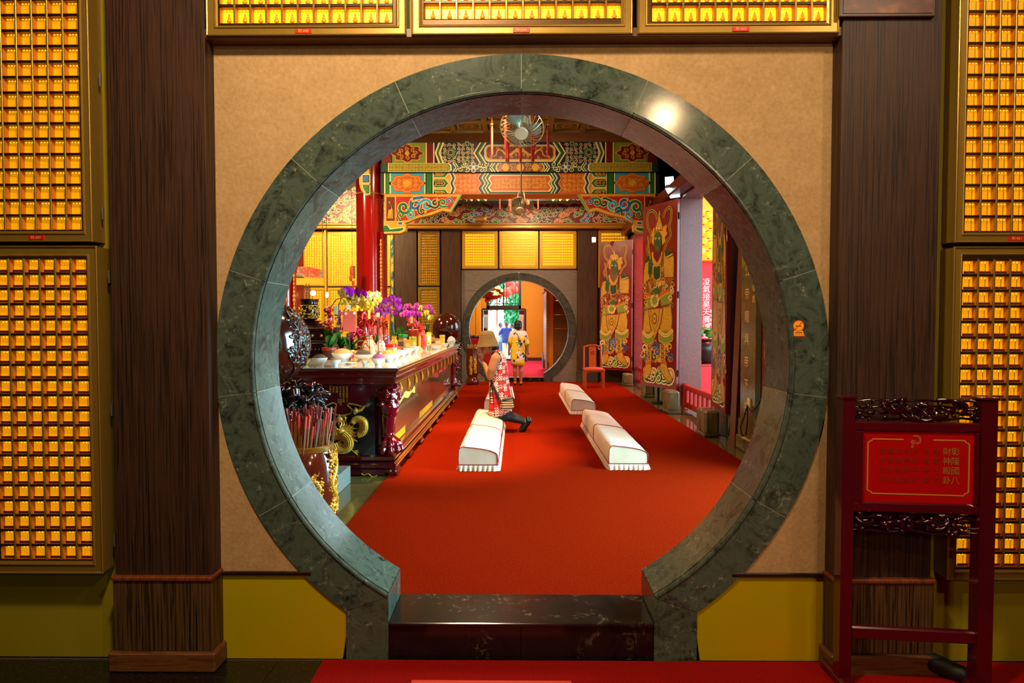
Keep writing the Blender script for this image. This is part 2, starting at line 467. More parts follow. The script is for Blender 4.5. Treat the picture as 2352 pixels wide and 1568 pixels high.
for xa, xb in ((XWL, x2), (2*GCX-x2, XWR)): mb.cbox(((xa+xb)/2, Y0+0.006, ZD+0.002), (xb-xa, 0.016, 0.02), 0, None, 0.003)
tag(mb.build('trim_1', M('dark_rail', '#24120e', 0.35)), 'thin dark rail dividing the beige wall from the yellow panels', kind='structure')
# ledge under the top cabinets
mb = MB(); mb.cbox(((XWL+XWR)/2, Y0-0.02, ZL+0.022), (XWR-XWL+0.02, 0.10, 0.044), 0, None, 0.004)
tag(mb.build('trim_2', M('ledge_wood', '#5a3412', 0.4)), 'brown wooden ledge between top cabinets and beige wall', kind='structure')
# side walls behind the cabinets, upper wall, rest of the outer room
YELW = M('mustard_wall', '#8c8008', 0.5, var=0.12, vs=2)
mb = MB()
mb.box((-4.2, Y0+0.02, ZF), (XWL-0.02, Y1, 4.2)); mb.box((XWR+0.02, Y0+0.02, ZF), (4.2, Y1, 4.2)); mb.box((XWL-0.02, Y0+0.02, ZL+0.05), (XWR+0.02, Y1, 4.2))
tag(mb.build('wall_back', YELW), 'mustard yellow wall behind the light cabinets', kind='structure')
OUTW = M('outer_room_wall', '#2a1a0c', 0.8)
mb = MB(); mb.box((-4.3, -4, ZF), (-4.2, Y1, 4.2)); mb.box((4.2, -4, ZF), (4.3, Y1, 4.2)); mb.box((-4.3, -4.1, ZF), (4.3, -4, 4.2))
tag(mb.build('wall_outer', OUTW), 'dark walls of the outer room behind the viewer', kind='structure')
tag(MB().box((-4.3, -4.1, 4.2), (4.3, Y1, 4.3)).build('ceiling_outer', OUTW), 'dark ceiling of the outer room', kind='structure')
# dark stone floor tiles
n = NT('dark_floor_stone'); v = n.coords(); a = n.noise(v, 90, 5, 0.7)
n.base(n.ramp(a, [(0.45, '#0e0c0b'), (0.62, '#1d1a16'), (0.75, '#6a5c3c')])); n.set(Roughness=0.22); DFLOOR = n.m
fl = thing('floor_outer', 'dark speckled stone tile floor of the outer room', None, (0, 2, ZF-0.05), kind='structure')
MB().box((-4.2, -4, ZF-0.06), (4.2, Y0+0.02, ZF-0.006)).build('grout_bed', M('grout', '#3a342c', 0.9), fl)
first = None
for ix in range(-7, 7):
    for iy in range(3):
        c = Vector((ix*0.6+0.35, 2.695-iy*0.6, ZF-0.004))
        if first is None:
            first = MB().cbox(tuple(c), (0.597, 0.597, 0.008), 0, None, 0.001).build('floor_tile', DFLOOR, fl); base = c.copy()
        else: dup(first, fl, first.location + (c-base))
MB().box((-4.2, -4, ZF-0.006), (4.2, 1.19, ZF)).build('far_floor', DFLOOR, fl)
XC = PZ(735, 1530, ZF).x
tag(MB().cbox(((XC+2.6)/2, 1.3, ZF+0.004), (2.6-XC, 3.385, 0.008), 0, None, 0.002).build('outer_carpet', CARPET2), 'dark red carpet strip on the outer floor before the gate step', 'carpet')
rx0, rx1 = PZ(945, 1562, ZF+0.014).x, PZ(1312, 1562, ZF+0.014).x; ry = PZ(1100, 1562, ZF+0.014).y
tag(MB().cbox(((rx0+rx1)/2, ry-0.3, ZF+0.012), (rx1-rx0, 0.6, 0.008), 0, None, 0.003).build('door_mat', M('bright_mat', '#d8330a', 0.9, bump=0.4, bs=300)), 'bright orange red mat on the outer carpet, at the bottom edge of the photo', 'mat')

# ------------------------------------------------------------------ zebrano pilasters beside the gate
def pilaster(name, label, u0, u1, side):
    Yf = 2.917
    x0, x1 = P(u0, 780, Yf).x, P(u1, 780, Yf).x
    t = thing(name, label, None, ((x0+x1)/2, Yf, ZF), kind='structure')
    zr = P(370, 1325, Yf).z; zp = P(370, 1497, 2.89).z
    MB().cbox(((x0+x1)/2, (Yf+Y0+0.02)/2, (zr+3.9)/2), (x1-x0, Y0+0.02-Yf, 3.9-zr), 0, None, 0.003).build('shaft', WOODC, t)
    MB().cbox(((x0+x1)/2, (Yf+Y0)/2-0.004, (zr+zp)/2), (x1-x0+0.014, Y0-Yf+0.03, zr-zp), 0, None, 0.003).build('dado', WOODL, t)
    MB().cbox(((x0+x1)/2, (Yf+Y0)/2-0.010, zr), (x1-x0+0.026, Y0-Yf+0.036, 0.022), 0, None, 0.006).build('rail', WOODR, t)
    MB().cbox(((x0+x1)/2, (Yf+Y0)/2-0.014, (zp+ZF)/2), (x1-x0+0.05, Y0-Yf+0.05, zp-ZF), 0, None, 0.008).build('plinth', WOODB, t)
    return t
pilaster('pilaster', 'dark striped wood pilaster left of the near round gate', 257, 479, -1)
pilaster('pilaster', 'dark striped wood pilaster right of the near gate, behind the red sign stand', 1925, 2149, 1)

# ------------------------------------------------------------------ light cabinets with rows of niches
def niche_mesh(wd, ht, kind, back):
    """one lit niche: open box, back panel, led lamps, small figure, name strip"""
    d = 0.024
    mb = MB(); w2, h2 = wd/2, ht/2
    q = [(-w2, -h2), (w2, -h2), (w2, h2), (-w2, h2)]
    vs = [(x, 0, z) for x, z in q] + [(x*0.93, d, z*0.95) for x, z in q]
    mb.add(vs, [(0, 1, 5, 4), (1, 2, 6, 5), (2, 3, 7, 6), (3, 0, 4, 7)], 0)
    mb.add(vs[4:], [(0, 1, 2, 3)], 1)
    nled = 3 if kind != 'low' else 2
    for i in range(nled):
        mb.ball(((i-(nled-1)/2)*wd*0.23, d*0.62, h2*0.74), 0.0022, 6, 2)
    if kind == 'top':
     mb.ball((wd*0.05, d*0.72, -h2*0.52), (wd*0.19, 0.008, ht*0.13), 8, 3)
     mb.ball((wd*0.05, d*0.72, -h2*0.18), (wd*0.11, 0.007, ht*0.15), 8, 3)
     mb.ball((wd*0.05, d*0.72, h2*0.2), (wd*0.065, 0.006, ht*0.085), 6, 3)
    if kind == 'low':
        mb.box((-w2*0.72, d*0.25, -h2*0.94), (w2*0.86, d*0.3, -h2*0.56), 4)

    if kind != 'top': mb.box((w2*0.38, d*0.85, -h2*0.9), (w2*0.43, d*0.9, h2*0.55), 4)
    return mb, [AMBER, back, LEDM, GOLDF, NAMEP]
def light_cabinet(label, x0, x1, z0, z1, gx0, gz0, px, pz, nc, nr, kind, back, tagtxt=None, tagx=None, hinge=None, Yf=2.92, Yb=3.02):
    """(x0..x1, z0..z1) outer frame; grid of nc x nr niches whose lower-left corner is (gx0, gz0)"""
    t = thing('light_cabinet', label, 'cabinet', ((x0+x1)/2, Yb, z0), 'wall cabinets of lit niches around the near gate')
    gx1, gz1 = gx0+px*nc, gz0+pz*nr
    MB().cbox(((x0+x1)/2, Yb-0.012, (z0+z1)/2), (x1-x0-0.01, 0.02, z1-z0-0.01)).build('back_board', BRONZED, t)
    # frame: mitred moulding swept around (profile: outward distance, y)
    def ring(o, y):      # rectangle o inside the outer frame edge
        return [(x0+o, y, z0+o), (x1-o, y, z0+o), (x1-o, y, z1-o), (x0+o, y, z1-o)]
    wr = min(gx0-x0, gz0-z0)
    prof = [(0.004, Yb-0.004), (0.004, Yf+0.012), (0.0, Yf+0.010), (0.0, Yf+0.001), (0.003, Yf-0.002), (0.007, Yf), (0.009, Yf+0.005), (wr*0.62, Yf+0.005), (wr*0.68, Yf), (wr*0.76, Yf-0.001), (wr*0.8, Yf+0.006), (wr-0.003, Yf+0.012), (wr-0.003, Yb-0.02)]
    fm = MB()
    rings = [ring(o, y) for o, y in prof]
    for k in range(len(rings)-1):
        # let the inner rings hug the niche grid on all sides
        fm.loft([rings[k], rings[k+1]], 0, None, False)
    fm.build('frame', BRONZE, t)
    # panel strip between frame and grid
    pm = MB(); yy = Yf+0.012
    for a in ((x0+wr-0.004, gx0, z0+wr-0.004, z1-wr+0.004), (gx1, x1-wr+0.004, z0+wr-0.004, z1-wr+0.004), (gx0, gx1, z0+wr-0.004, gz0), (gx0, gx1, gz1, z1-wr+0.004)):
        if a[1]-a[0] > 1e-4 and a[3]-a[2] > 1e-4: pm.box((a[0], yy, a[2]), (a[1], yy+0.006, a[3]))
    if pm.v: pm.build('inner_panel', BRONZED, t)
    # rails between niches, one per line
    for i in range(1, nc):
        x = gx0+i*px
        MB().cbox((x, yy+0.001, (gz0+gz1)/2), (px*0.13, 0.008, gz1-gz0), 0, None, 0.002).build('vertical_rail', BRONZE, t)
    for j in range(1, nr):
        z = gz0+j*pz
        MB().cbox(((gx0+gx1)/2, yy+0.004, z), (gx1-gx0, 0.008, pz*0.16), 0, None, 0.002).build('horizontal_rail', NDARK, t)
    mbn, mats = niche_mesh(px*0.88, pz*0.86, kind, back)
    me0 = None
    for j in range(nr):
        for i in range(nc):
            c = Vector((gx0+(i+.5)*px, yy+0.004, gz0+(j+.5)*pz))
            if me0 is None:
                o = mbn.build('niche', mats, t, 0, True); me0 = o
                o.location = c-wloc(t)
            else:
                o = dup(me0, t, c-wloc(t))
    if tagtxt:
        fw = 0.075; zc = z0+wr*0.36
        tm = MB(); tm.cbox((tagx, Yf+0.0025, zc), (fw, 0.005, 0.02), 0, None, 0.001); tg = tm.build('number_plate', M('red_plate', '#c01a10', 0.35), t)
        text_mb(tagtxt, 0.0165, Matrix.Translation((tagx, Yf-0.0008, zc)) @ Matrix.Rotation(PI/2, 4, 'X')).build('lettering', M('plate_gold', '#e8a850', 0.5), tg)
    if hinge:
        hx, zs = hinge
        for z in zs: MB().tube([(hx, Yf+0.05, z-0.03), (hx, Yf+0.05, z+0.03)], 0.005, 8).build('hinge', M('steel', '#c8c8d8', 0.2, 0.9), t)
    return t
A1 = backlit('backlit_amber_upper', '#e8a008', 0.55)
A2 = backlit('backlit_amber_lower', '#f0a008', 0.68)
A3 = backlit('backlit_amber_top', '#ffb810', 1.25)
YF = 2.92
def lc(label, u0, u1, v0, v1, g0, g1, gb, gt, nc, nr, kind, back, tagtxt=None, tagu=None, hinge=None):
    um = 784
    x0, x1 = P(u0, um, YF).x, P(u1, um, YF).x
    z0, z1 = P(1176, v1, YF).z, P(1176, v0, YF).z
    gx0, gx1 = P(g0, um, YF).x, P(g1, um, YF).x
    gz0, gz1 = P(1176, gb, YF).z, P(1176, gt, YF).z
    hg = None
    if hinge: hg = (P(hinge[0], um, YF).x, [P(1176, q, YF).z for q in hinge[1]])
    return light_cabinet(label, x0, x1, z0, z1, gx0, gz0, (gx1-gx0)/nc, (gz1-gz0)/nr, nc, nr, kind, back, tagtxt, P(tagu, um, YF).x if tagu else None, hg)
lc('upper left wall cabinet of amber lit niches with red plate', -50, 217, -110, 554, -22, 190, 527, -83, 6, 17, 'up', A1, '財-047', 88, (226, (170, 483)))
lc('lower left wall cabinet of amber lit niches with name strips', -48, 226, 563, 1321, -18, 198, 1292, 591, 6, 20, 'low', A2, None, None, (238, (633, 945, 1252)))
lc('upper right wall cabinet of amber lit niches, edge cut by photo', 2188, 2460, -110, 558, 2213, 2432, 533, -83, 6, 17, 'up', A1, '財-051', 2330)
lc('lower right wall cabinet of amber lit niches, behind the sign stand', 2187, 2460, 567, 1328, 2211, 2432, 1303, 596, 6, 20, 'low', A2)
lc('bright niche cabinet above the gate, left one of three', 484, 937, -150, 79, 510, 906, 50, -124, 11, 4, 'top', A3, '財-048', 704)
lc('bright niche cabinet above the gate, middle one of three', 948, 1449, -150, 79, 975, 1427, 42, -124, 12, 4, 'top', A3, '財-049', 1197)
lc('bright niche cabinet above the gate, right one of three', 1460, 1917, -150, 79, 1492, 1893, 50, -124, 11, 4, 'top', A3, '財-050', 1694)

# framed dark picture at the upper right
pf = thing('framed_picture', 'dark reddish picture hung on the right pilaster, only its bottom edge in view', 'picture', (1.7, 2.9, 2.98))
xa, xb = P(1926, 30, 2.905).x, P(2146, 30, 2.905).x; zb = P(2000, 41, 2.905).z
MB().cbox(((xa+xb)/2, 2.905, zb+0.4), (xb-xa, 0.02, 0.8), 0, None, 0.004).build('frame', M('picture_frame', '#3a2010', 0.4), pf)
n = NT('dark_picture'); v = n.coords((5, 5, 9)); n.base(n.ramp(n.noise(v, 1.2, 4), [(0.35, '#1c0a06'), (0.55, '#5a2210'), (0.7, '#8a5a20')])); n.set(Roughness=0.4)
MB().box((xa+0.015, 2.892, zb+0.015), (xb-0.015, 2.896, zb+0.78)).build('canvas', n.m, pf)

# no smoking sticker on the gate ring
ns = thing('no_smoking_sticker', 'small yellow no smoking sticker with red border on the right of the gate ring', 'sticker', tuple(P(1834, 755, Y0)))
nc_ = P(1834, 748, Y0); k = Y0/F
fr = lambda x, z, h: (nc_.x+x*k, Y0-0.0005-h, nc_.z+z*k)
f = Flat(fr, 0.0006); RED, YEL, BLK = 0, 1, 2
f.poly([(-16.5, -24.5), (15, -24.5), (9, -8), (-9, -8)], RED, 1); f.disc(0, 0, 13, RED, 1.2, 28)
f.poly([(-14.5, -23), (13.5, -23), (8, -9), (-8.5, -9)], YEL, 2); f.disc(0, 0, 13, RED, 2.2, 28); f.disc(0, 0, 11.4, YEL, 3, 28)
f.line([(-8, -8), (8.5, 8.5)], 1.6, RED, 4); f.rect(-7, -1.6, 6, 0.2, BLK, 3.6)
f.rect(-9, -16.5, 8.5, -15, BLK, 3); f.rect(-11, -20, 10.5, -19.3, RED, 3)
f.mb.build('sticker_sheet', [M('sticker_red', '#d81c08', 0.5), M('sticker_yellow', '#f5a800', 0.5), M('sticker_black', '#201008', 0.6)], ns)
# ------------------------------------------------------------------ the hall: floor, carpet, walls, ceiling
YH, XR, XRO, ZC = 16.4, 2.87, 3.26, 5.24
n = NT('olive_floor_marble'); v = n.coords((2.2, 2.2, 2.2)); a = n.noise(v, 1.5, 8, 0.7, 1.5)
n.base(n.ramp(a, [(0.3, '#4a3c1c'), (0.48, '#6e5c30'), (0.6, '#574824'), (0.66, '#a08a58'), (0.72, '#5e4e28')])); n.set(Roughness=0.1); FLM = n.m
hf = thing('floor', 'polished olive brown marble floor of the hall', None, (0, 8, -0.01), kind='structure')
MB().box((-9.2, Y1-0.004, -0.12), (XRO, YH+0.4, -0.006)).build('screed', M('grout', '#3a342c', 0.9), hf)
first = None
for ix in range(-11, 4):
    for iy in range(15):
        x, y = ix*0.9-0.1, Y1+0.45+iy*0.9
        if -1.2 < x-0.45 and x+0.45 < 2.4: continue     # under the carpet
        c = Vector((x, y, -0.003))
        if first is None:
            first = MB().box((c.x-.4485, c.y-.4485, -0.006), (c.x+.4485, c.y+.4485, 0)).build('floor_tile', FLM, hf); base = c.copy()
        else: dup(first, hf, first.location + (c-base))
tag(MB().cbox(((-1.308+2.5)/2, (3.33+16.32)/2, 0.005), (3.808, 12.99, 0.009), 0, None, 0.003).build('carpet', CARPET), 'large red carpet covering the hall aisle floor', 'carpet')
# porch ground and far outside ground
GROUND = M('porch_ground', '#8a8478', 0.8, var=0.1, vs=3)
tag(MB().box((-30, -12, -0.3), (40, 60, -0.14)).build('ground', GROUND), 'pale paved ground outside the temple', kind='structure')
# near wall, hall side
HW = M('hall_wall', '#6a4a24', 0.7)
mb = MB()
mb.box((-9.2, Y1-0.01, 0), (XWL-0.3, Y1+0.05, ZC+.12)); mb.box((XWR+0.3, Y1-0.01, 0), (XRO, Y1+0.05, ZC+.12)); mb.box((-2, Y1-0.01, ZL+0.1), (2.4, Y1+0.05, ZC+.12))
tag(mb.build('wall_near', HW), 'hall side of the near gate wall', kind='structure')
tag(MB().box((-9.4, 3.2, 0), (-9.2, YH+0.4, ZC+.12)).build('wall_left_hall', HW), 'left wall of the hall', kind='structure')
# right wall with three tall doorways
n = NT('mauve_stone'); v = n.coords(); a = n.noise(v, 26, 6, 0.7)
n.base(n.mix(0.5, n.ramp(n.noise(v, 1.6, 3), [(0.3, '#722c26'), (0.7, '#90443e')]), n.ramp(a, [(0.35, '#5a2420'), (0.7, '#8c524c')]))); n.set(Roughness=0.28); MAUVE = n.m
ZDOOR = 3.72
mb = MB()
for y0, y1 in ((Y1+0.05, 4.1), (6.2, 9.1), (11.3, 13.5), (15.7, YH+0.3)): mb.box((XR, y0, 0), (XRO, y1, ZC+.12))
mb.box((XR, Y1+.05, ZDOOR), (XRO, YH+0.3, ZC+.12))
tag(mb.build('wall_right_hall', MAUVE), 'mauve stone right wall of the hall with tall doorways', kind='structure')
# lintel beam along the right wall and door heads
mb = MB(); mb.cbox((XR-0.12, 9.9, 3.86), (0.22, 13, 0.2), 0, None, 0.02)
tag(mb.build('trim_3', M('dark_red_lintel', '#5a1408', 0.35)), 'dark red lintel beam above the right doorways', kind='structure')

# ceiling with coffers
CW = M('coffer_wood', '#8a6a34', 0.5, var=0.2, vs=8)
CGRN = M('coffer_green', '#2e6a2a', 0.5); CGLD = M('coffer_gold', '#d8b060', 0.5)
ce = thing('ceiling', 'painted coffered ceiling of the hall with gold medallions', None, (0, 8, ZC), kind='structure')
MB().box((-9.4, Y1-0.1, ZC+0.1), (XRO, YH+0.4, ZC+0.2)).build('ceiling_board', CW, ce)
gm = MB()
for i in range(-6, 7):
    gm.cbox((i*0.62, 10.85, ZC+0.04), (0.10, 3.5, 0.12), 0)
for j in range(6): gm.cbox((0, 12.5-j*0.62, ZC+0.041), (7.6, 0.10, 0.12), 0)
gm.build('coffer_grid', CW, ce)
c0 = None
for j in range(4):
    for i in range(-5, 5):
        c = Vector((i*0.62+0.31, 12.19-j*0.62, ZC+0.045))
        if c0 is None:
            f = Flat(lambda x, y, h: (x, y, -h), 0.004)
            f.rect(-.25, -.25, .25, .25, 0, 1); f.rect(-.225, -.225, .225, .225, 1, 2); f.rect(-.20, -.20, .20, .20, 2, 3)
            f.poly(wavy_ell(0, 0, .17, .17, 8, .06), 0, 4); f.poly(wavy_ell(0, 0, .15, .15, 8, .06), 3, 5)
            for q in range(6): f.spiral(.08*math.cos(q*PI/3), .08*math.sin(q*PI/3), .045, .012, 1, 6, 1.3, q)
            for sx in (-1, 1):
                for sy in (-1, 1): f.spiral(.17*sx, .17*sy, .03, .01, 1, 5, 1.2, 0)
            c0 = f.mb.build('coffer_panel', [CGRN, CGLD, CW, M('coffer_brown', '#7a5420', 0.5)], ce, 0, True); c0.location = c-wloc(ce)
        else: dup(c0, ce, c-wloc(ce))

# ------------------------------------------------------------------ painted colours
PC = {k: M('paint_'+k, c, 0.45) for k, c in dict(navy='#141a2c', green='#146a1e', dgreen='#0e3c1c', cream='#e8cf94', gold='#d29a26', orange='#c4580e', dred='#6a1008', red='#b01a0c', blue='#2458a0', turq='#2a9ab4', olive='#7c8a2e', black='#141008', white='#f0e6cc', lgreen='#5aa058', brown='#7a4a1c', skin='#2f5a1c', tan='#c88a3c').items()}
PK = list(PC); PM = [PC[k] for k in PK]
def pi(k): return PK.index(k)

# ------------------------------------------------------------------ great painted cross beam on two columns
YB = 12.62
beam = thing('painted_beam', 'great painted cross beam with gold dragon and brocade cartouches under the ceiling', None, (0, YB+0.25, P(1190, 447, YB).z), kind='structure')
def Q(u, v): p = P(u, v, YB); return p.x, p.z
def crop8(x, y): return Q(960+x*.20408, 260+y*.20408)
xa, xb = Q(876, 400)[0], Q(1512, 400)[0]
xm = P(1193.5, 400, YB).x
for nm, v0, v1, dy in (('upper_board', 326, 376, 0.0), ('middle_rail', 376.5, 396.5, -0.06), ('lower_board', 397, 446, 0.0)):
    za, zb = Q(1190, v1)[1], Q(1190, v0)[1]
    MB().box((xa, YB+dy, za), (xb, YB+0.5, zb)).build(nm, [PC['orange'] if nm == 'lower_board' else PC['navy']], beam)
tag(beam.children[0]); 
def scr(f, x0, x1, y0, y1, r, w, mi, k, sub=None):
    """pack little scrolls into a rectangle"""
    nx = max(1, int((x1-x0)/(2*r))); ny = max(1, int((y1-y0)/(1.9*r)))
    for i in range(nx):
        for j in range(ny):
            x = x0+(i+.5)*(x1-x0)/nx; y = y0+(j+.5)*(y1-y0)/ny
            d = 1 if (i+j) % 2 else -1
            f.spiral(x, y, r*0.92, w, mi, k+R.uniform(.05, .4), 1.35, R.uniform(0, 6), d, 12, r*.4)
            if sub is not None and R.random() < .5: f.disc(x, y, r*.22, sub, k+0.5, 6)
def mirror(pts): return [(2*xm-x, y) for x, y in pts]
def mp(f, pts, mi, k):
    f.poly(pts, pi(mi), k); f.poly(mirror(pts), pi(mi), k)
def ml(f, pts, w, mi, k):
    f.line(pts, w, pi(mi), k); f.line(mirror(pts), w, pi(mi), k)
ku = YB/F
# upper band, drawn in the left half from close-up pixels
f = Flat(lambda x, z, h: (x, YB-h, z), 0.004)
C8 = lambda *p: [crop8(x, y) for x, y in p]
zt, zb_ = 332, 568
def chevrons(f, xt, xp, cols, step, y0, y1, k):
    ym = (y0+y1)/2
    for i, c in enumerate(cols):
        q = i*step
        mp(f, C8((xt+q, y0), (xt+q+step*.92, y0), (xp+q+step*.92, ym), (xt+q+step*.92, y1), (xt+q, y1), (xp+q, ym)), c, k)
mp(f, C8((190, zt), (760, zt), (640, 450), (760, zb_), (190, zb_), (215, 450)), 'navy', 1)
x0, z1 = crop8(225, zt+4); x1, z0 = crop8(640, zb_-4)
for mm in (0, 1):
    a, b = (x0, x1) if not mm else (2*xm-x1, 2*xm-x0)
    scr(f, a, b, z0, z1, 0.041, 0.0105, pi('cream'), 2)
    for (xx, yy) in ((370, 445), (555, 345), (555, 550)):
        c = crop8(xx, yy); c = c if not mm else (2*xm-c[0], c[1])
        for rr, col in ((.10, 'navy'), (.088, 'lgreen'), (.07, 'navy'), (.055, 'cream'), (.045, 'dgreen'), (.022, 'dred')): f.disc(c[0], c[1], rr if yy == 445 else rr*.62, pi(col), 3+0.2*(.1-rr)*50, 12)
chevrons(f, 696, 622, ('cream', 'dgreen', 'green', 'cream'), 20, zt, zb_, 5)
chevrons(f, 232, 190, ('cream', 'green', 'cream'), 22, zt, zb_, 5)
mp(f, C8((88, zt), (100, zt), (100, zb_), (88, zb_)), 'cream', 2); mp(f, C8((100, zt), (172, zt), (172, zb_), (100, zb_)), 'dred', 2); mp(f, C8((172, zt), (186, zt), (186, zb_), (172, zb_)), 'cream', 2)
mp(f, C8((-290, zt), (88, zt), (88, zb_), (-290, zb_)), 'olive', 1)
mp(f, C8((-400, zt), (-300, zt), (-300, zb_), (-400, zb_)), 'dred', 2)
ce_ = crop8(-120, 452)
for mm in (0, 1):
    c = ce_ if not mm else (2*xm-ce_[0], ce_[1])
    f.poly(wavy_ell(c[0], c[1], .30, .17, 8, .12), pi('gold'), 2); f.poly(wavy_ell(c[0], c[1], .275, .15, 8, .12), pi('dred'), 3)
    for q in range(8): f.spiral(c[0]+.16*math.cos(q*PI/4), c[1]+.085*math.sin(q*PI/4), .045, .014, pi('gold'), 4, 1.2, q*PI/4)
    f.disc(c[0], c[1], .045, pi('gold'), 4)
# central cartouche with two dragons
def stadium(x0, y0, x1, y1, m):
    """rounded, notched cartouche outline in close-up pixels"""
    r = (y1-y0)/2; ym = (y0+y1)/2; L = []
    for i in range(9): t = PI/2+PI*i/8; L.append((x0+r*.55+math.cos(t)*r*.55*(1+.22*abs(math.sin(2*t))), ym-math.sin(t)*r))
    for i in range(9): t = -PI/2+PI*i/8; L.append((x1-r*.55+math.cos(t)*r*.55*(1+.22*abs(math.sin(2*t))), ym-math.sin(t)*r))
    return C8(*L)
f.poly(C8((700, zt), (1590, zt), (1680, 450), (1590, zb_), (700, zb_), (610, 450)), pi('black'), 0.6)
f.poly(stadium(742, 350, 1552, 552, 0), pi('blue'), 2); f.poly(stadium(750, 356, 1544, 546, 0), pi('cream'), 3); f.poly(stadium(760, 362, 1534, 532, 0), pi('gold'), 4); f.poly(stadium(776, 378, 1518, 516, 0), pi('dred'), 5)
for mm in (0, 1):
    pts = [(1120, 410), (1080, 440), (1040, 470), (985, 470), (955, 430), (920, 410), (890, 430), (880, 475), (850, 490), (815, 480)]
    L = C8(*pts); L = L if not mm else mirror(L)
    f.line(L, .055, pi('gold'), 6, True)
    for (xx, yy) in ((1000, 500), (930, 500), (1060, 490), (900, 400), (840, 440), (1100, 470), (820, 500), (970, 395)):
        c = crop8(xx, yy); c = c if not mm else (2*xm-c[0], c[1]); f.spiral(c[0], c[1], .03, .013, pi('gold'), 6, 1.0, R.uniform(0, 6))
    h = crop8(1115, 420); h = h if not mm else (2*xm-h[0], h[1]); f.disc(h[0], h[1], .045, pi('gold'), 6.3, 8)
c = crop8(1147, 440); f.disc(c[0], c[1], .04, pi('gold'), 6)
f.mb.build('upper_painting', PM, beam)
# middle rail
f = Flat(lambda x, z, h: (x, YB-0.06-h, z), 0.004)
y0, y1 = 570, 668
f.poly(C8((-390, y0), (2680, y0), (2680, y1), (-390, y1)), pi('dgreen'), .5)
L = C8((-330, y0), (355, y0), (380, 590), (385, 648), (355, y1), (-330, y1)); mp(f, L, 'cream', 1)
L = C8((-320, y0+5), (345, y0+5), (365, 595), (368, 643), (345, y1-5), (-320, y1-5)); mp(f, L, 'olive', 2)
for mm in (0, 1):
    a = crop8(-310, y0+10); b = crop8(340, y1-10)
    A, B = (a[0], b[0]) if not mm else (2*xm-b[0], 2*xm-a[0])
    scr(f, A, B, b[1], a[1], .03, .011, pi('gold'), 3)
mp(f, C8((372, y0), (392, y0), (412, 600), (412, 640), (392, y1), (372, y1), (392, 640), (392, 600)), 'blue', 2)
for k_, c in enumerate(('cream', 'green', 'cream', 'black')):
    q = k_*14
    ml(f, C8((398+q, y0), (432+q, 619), (398+q, y1)), .02, c, 3)
    ml(f, C8((868-q, y0), (832-q, 619), (868-q, y1)), .02, c, 3)
ml(f, C8((440, 619), (570, 619)), .015, 'cream', 3); ml(f, C8((690, 619), (830, 619)), .015, 'cream', 3)
for (xx, yy, d) in ((520, 590, 1), (480, 640, -1), (560, 645, 1), (700, 590, -1), (750, 640, 1), (770, 585, -1), (540, 585, -1), (720, 650, -1)):
    for mm in (0, 1):
        c = crop8(xx, yy); c = c if not mm else (2*xm-c[0], c[1]); f.spiral(c[0], c[1], .05, .014, pi('cream'), 4, 1.1, R.uniform(0, 6), d)
for mm in (0, 1):
    c = crop8(628, 619); c = c if not mm else (2*xm-c[0], c[1])
    for q in range(4):
        t = q*PI/2; f.disc(c[0]+.06*math.cos(t), c[1]+.06*math.sin(t), .045, pi('cream'), 4, 8); f.disc(c[0]+.06*math.cos(t), c[1]+.06*math.sin(t), .03, pi('blue'), 5, 8)
    f.disc(c[0], c[1], .03, pi('cream'), 6, 8)
for q, (c_, k_) in enumerate((('blue', 2), ('cream', 3), ('gold', 4), ('dred', 5))): f.poly(C8((892+q*8, y0), (1408-q*8, y0), (1430-q*9, 600), (1432-q*9, 640), (1408-q*8, y1), (892+q*8, y1), (868+q*9, 640), (870+q*9, 600)), pi(c_), k_)
for xx in (985, 1150, 1320):
    c = crop8(xx, 619); f.poly(wavy_ell(c[0], c[1], .075, .075, 14, .16, 84), pi('gold'), 6)
for xx, d in ((1060, 1), (1090, -1), (1230, 1), (1255, -1), (925, 1), (1380, -1)):
    for yy in (595, 643):
        c = crop8(xx, yy); f.spiral(c[0], c[1], .042, .014, pi('gold'), 6, 1.2, R.uniform(0, 6), d)
f.mb.build('middle_painting', PM, beam)
# lower band
f = Flat(lambda x, z, h: (x, YB-h, z), 0.004)
y0, y1 = 674, 905; ym = 789
mp(f, C8((-310, y0), (75, y0), (75, y1), (-310, y1)), 'turq', 1)
for q, (a, b, c) in enumerate(((-420, -380, 'navy'), (-380, -366, 'cream'), (-366, -318, 'green'), (-318, -304, 'cream'), (72, 84, 'cream'), (84, 100, 'dgreen'), (100, 150, 'green'), (150, 166, 'dgreen'), (166, 180, 'cream'))): mp(f, C8((a, y0), (b, y0), (b, y1), (a, y1)), c, 2)
for mm in (0, 1):
    c = crop8(-120, ym); c = c if not mm else (2*xm-c[0], c[1])
    f.poly(wavy_ell(c[0], c[1], .33, .185, 8, .10), pi('orange'), 2); f.poly(wavy_ell(c[0], c[1], .30, .16, 8, .10), pi('gold'), 3); f.poly(wavy_ell(c[0], c[1], .28, .145, 8, .10), pi('orange'), 4)
    scr(f, c[0]-.22, c[0]+.22, c[1]-.10, c[1]+.10, .045, .014, pi('gold'), 5)
    f.poly([(c[0]-.09, c[1]), (c[0], c[1]-.08), (c[0]+.09, c[1]), (c[0], c[1]+.08)], pi('gold'), 5)
mp(f, C8((180, y0), (360, y0), (400, ym), (360, y1), (180, y1)), 'gold', 1)
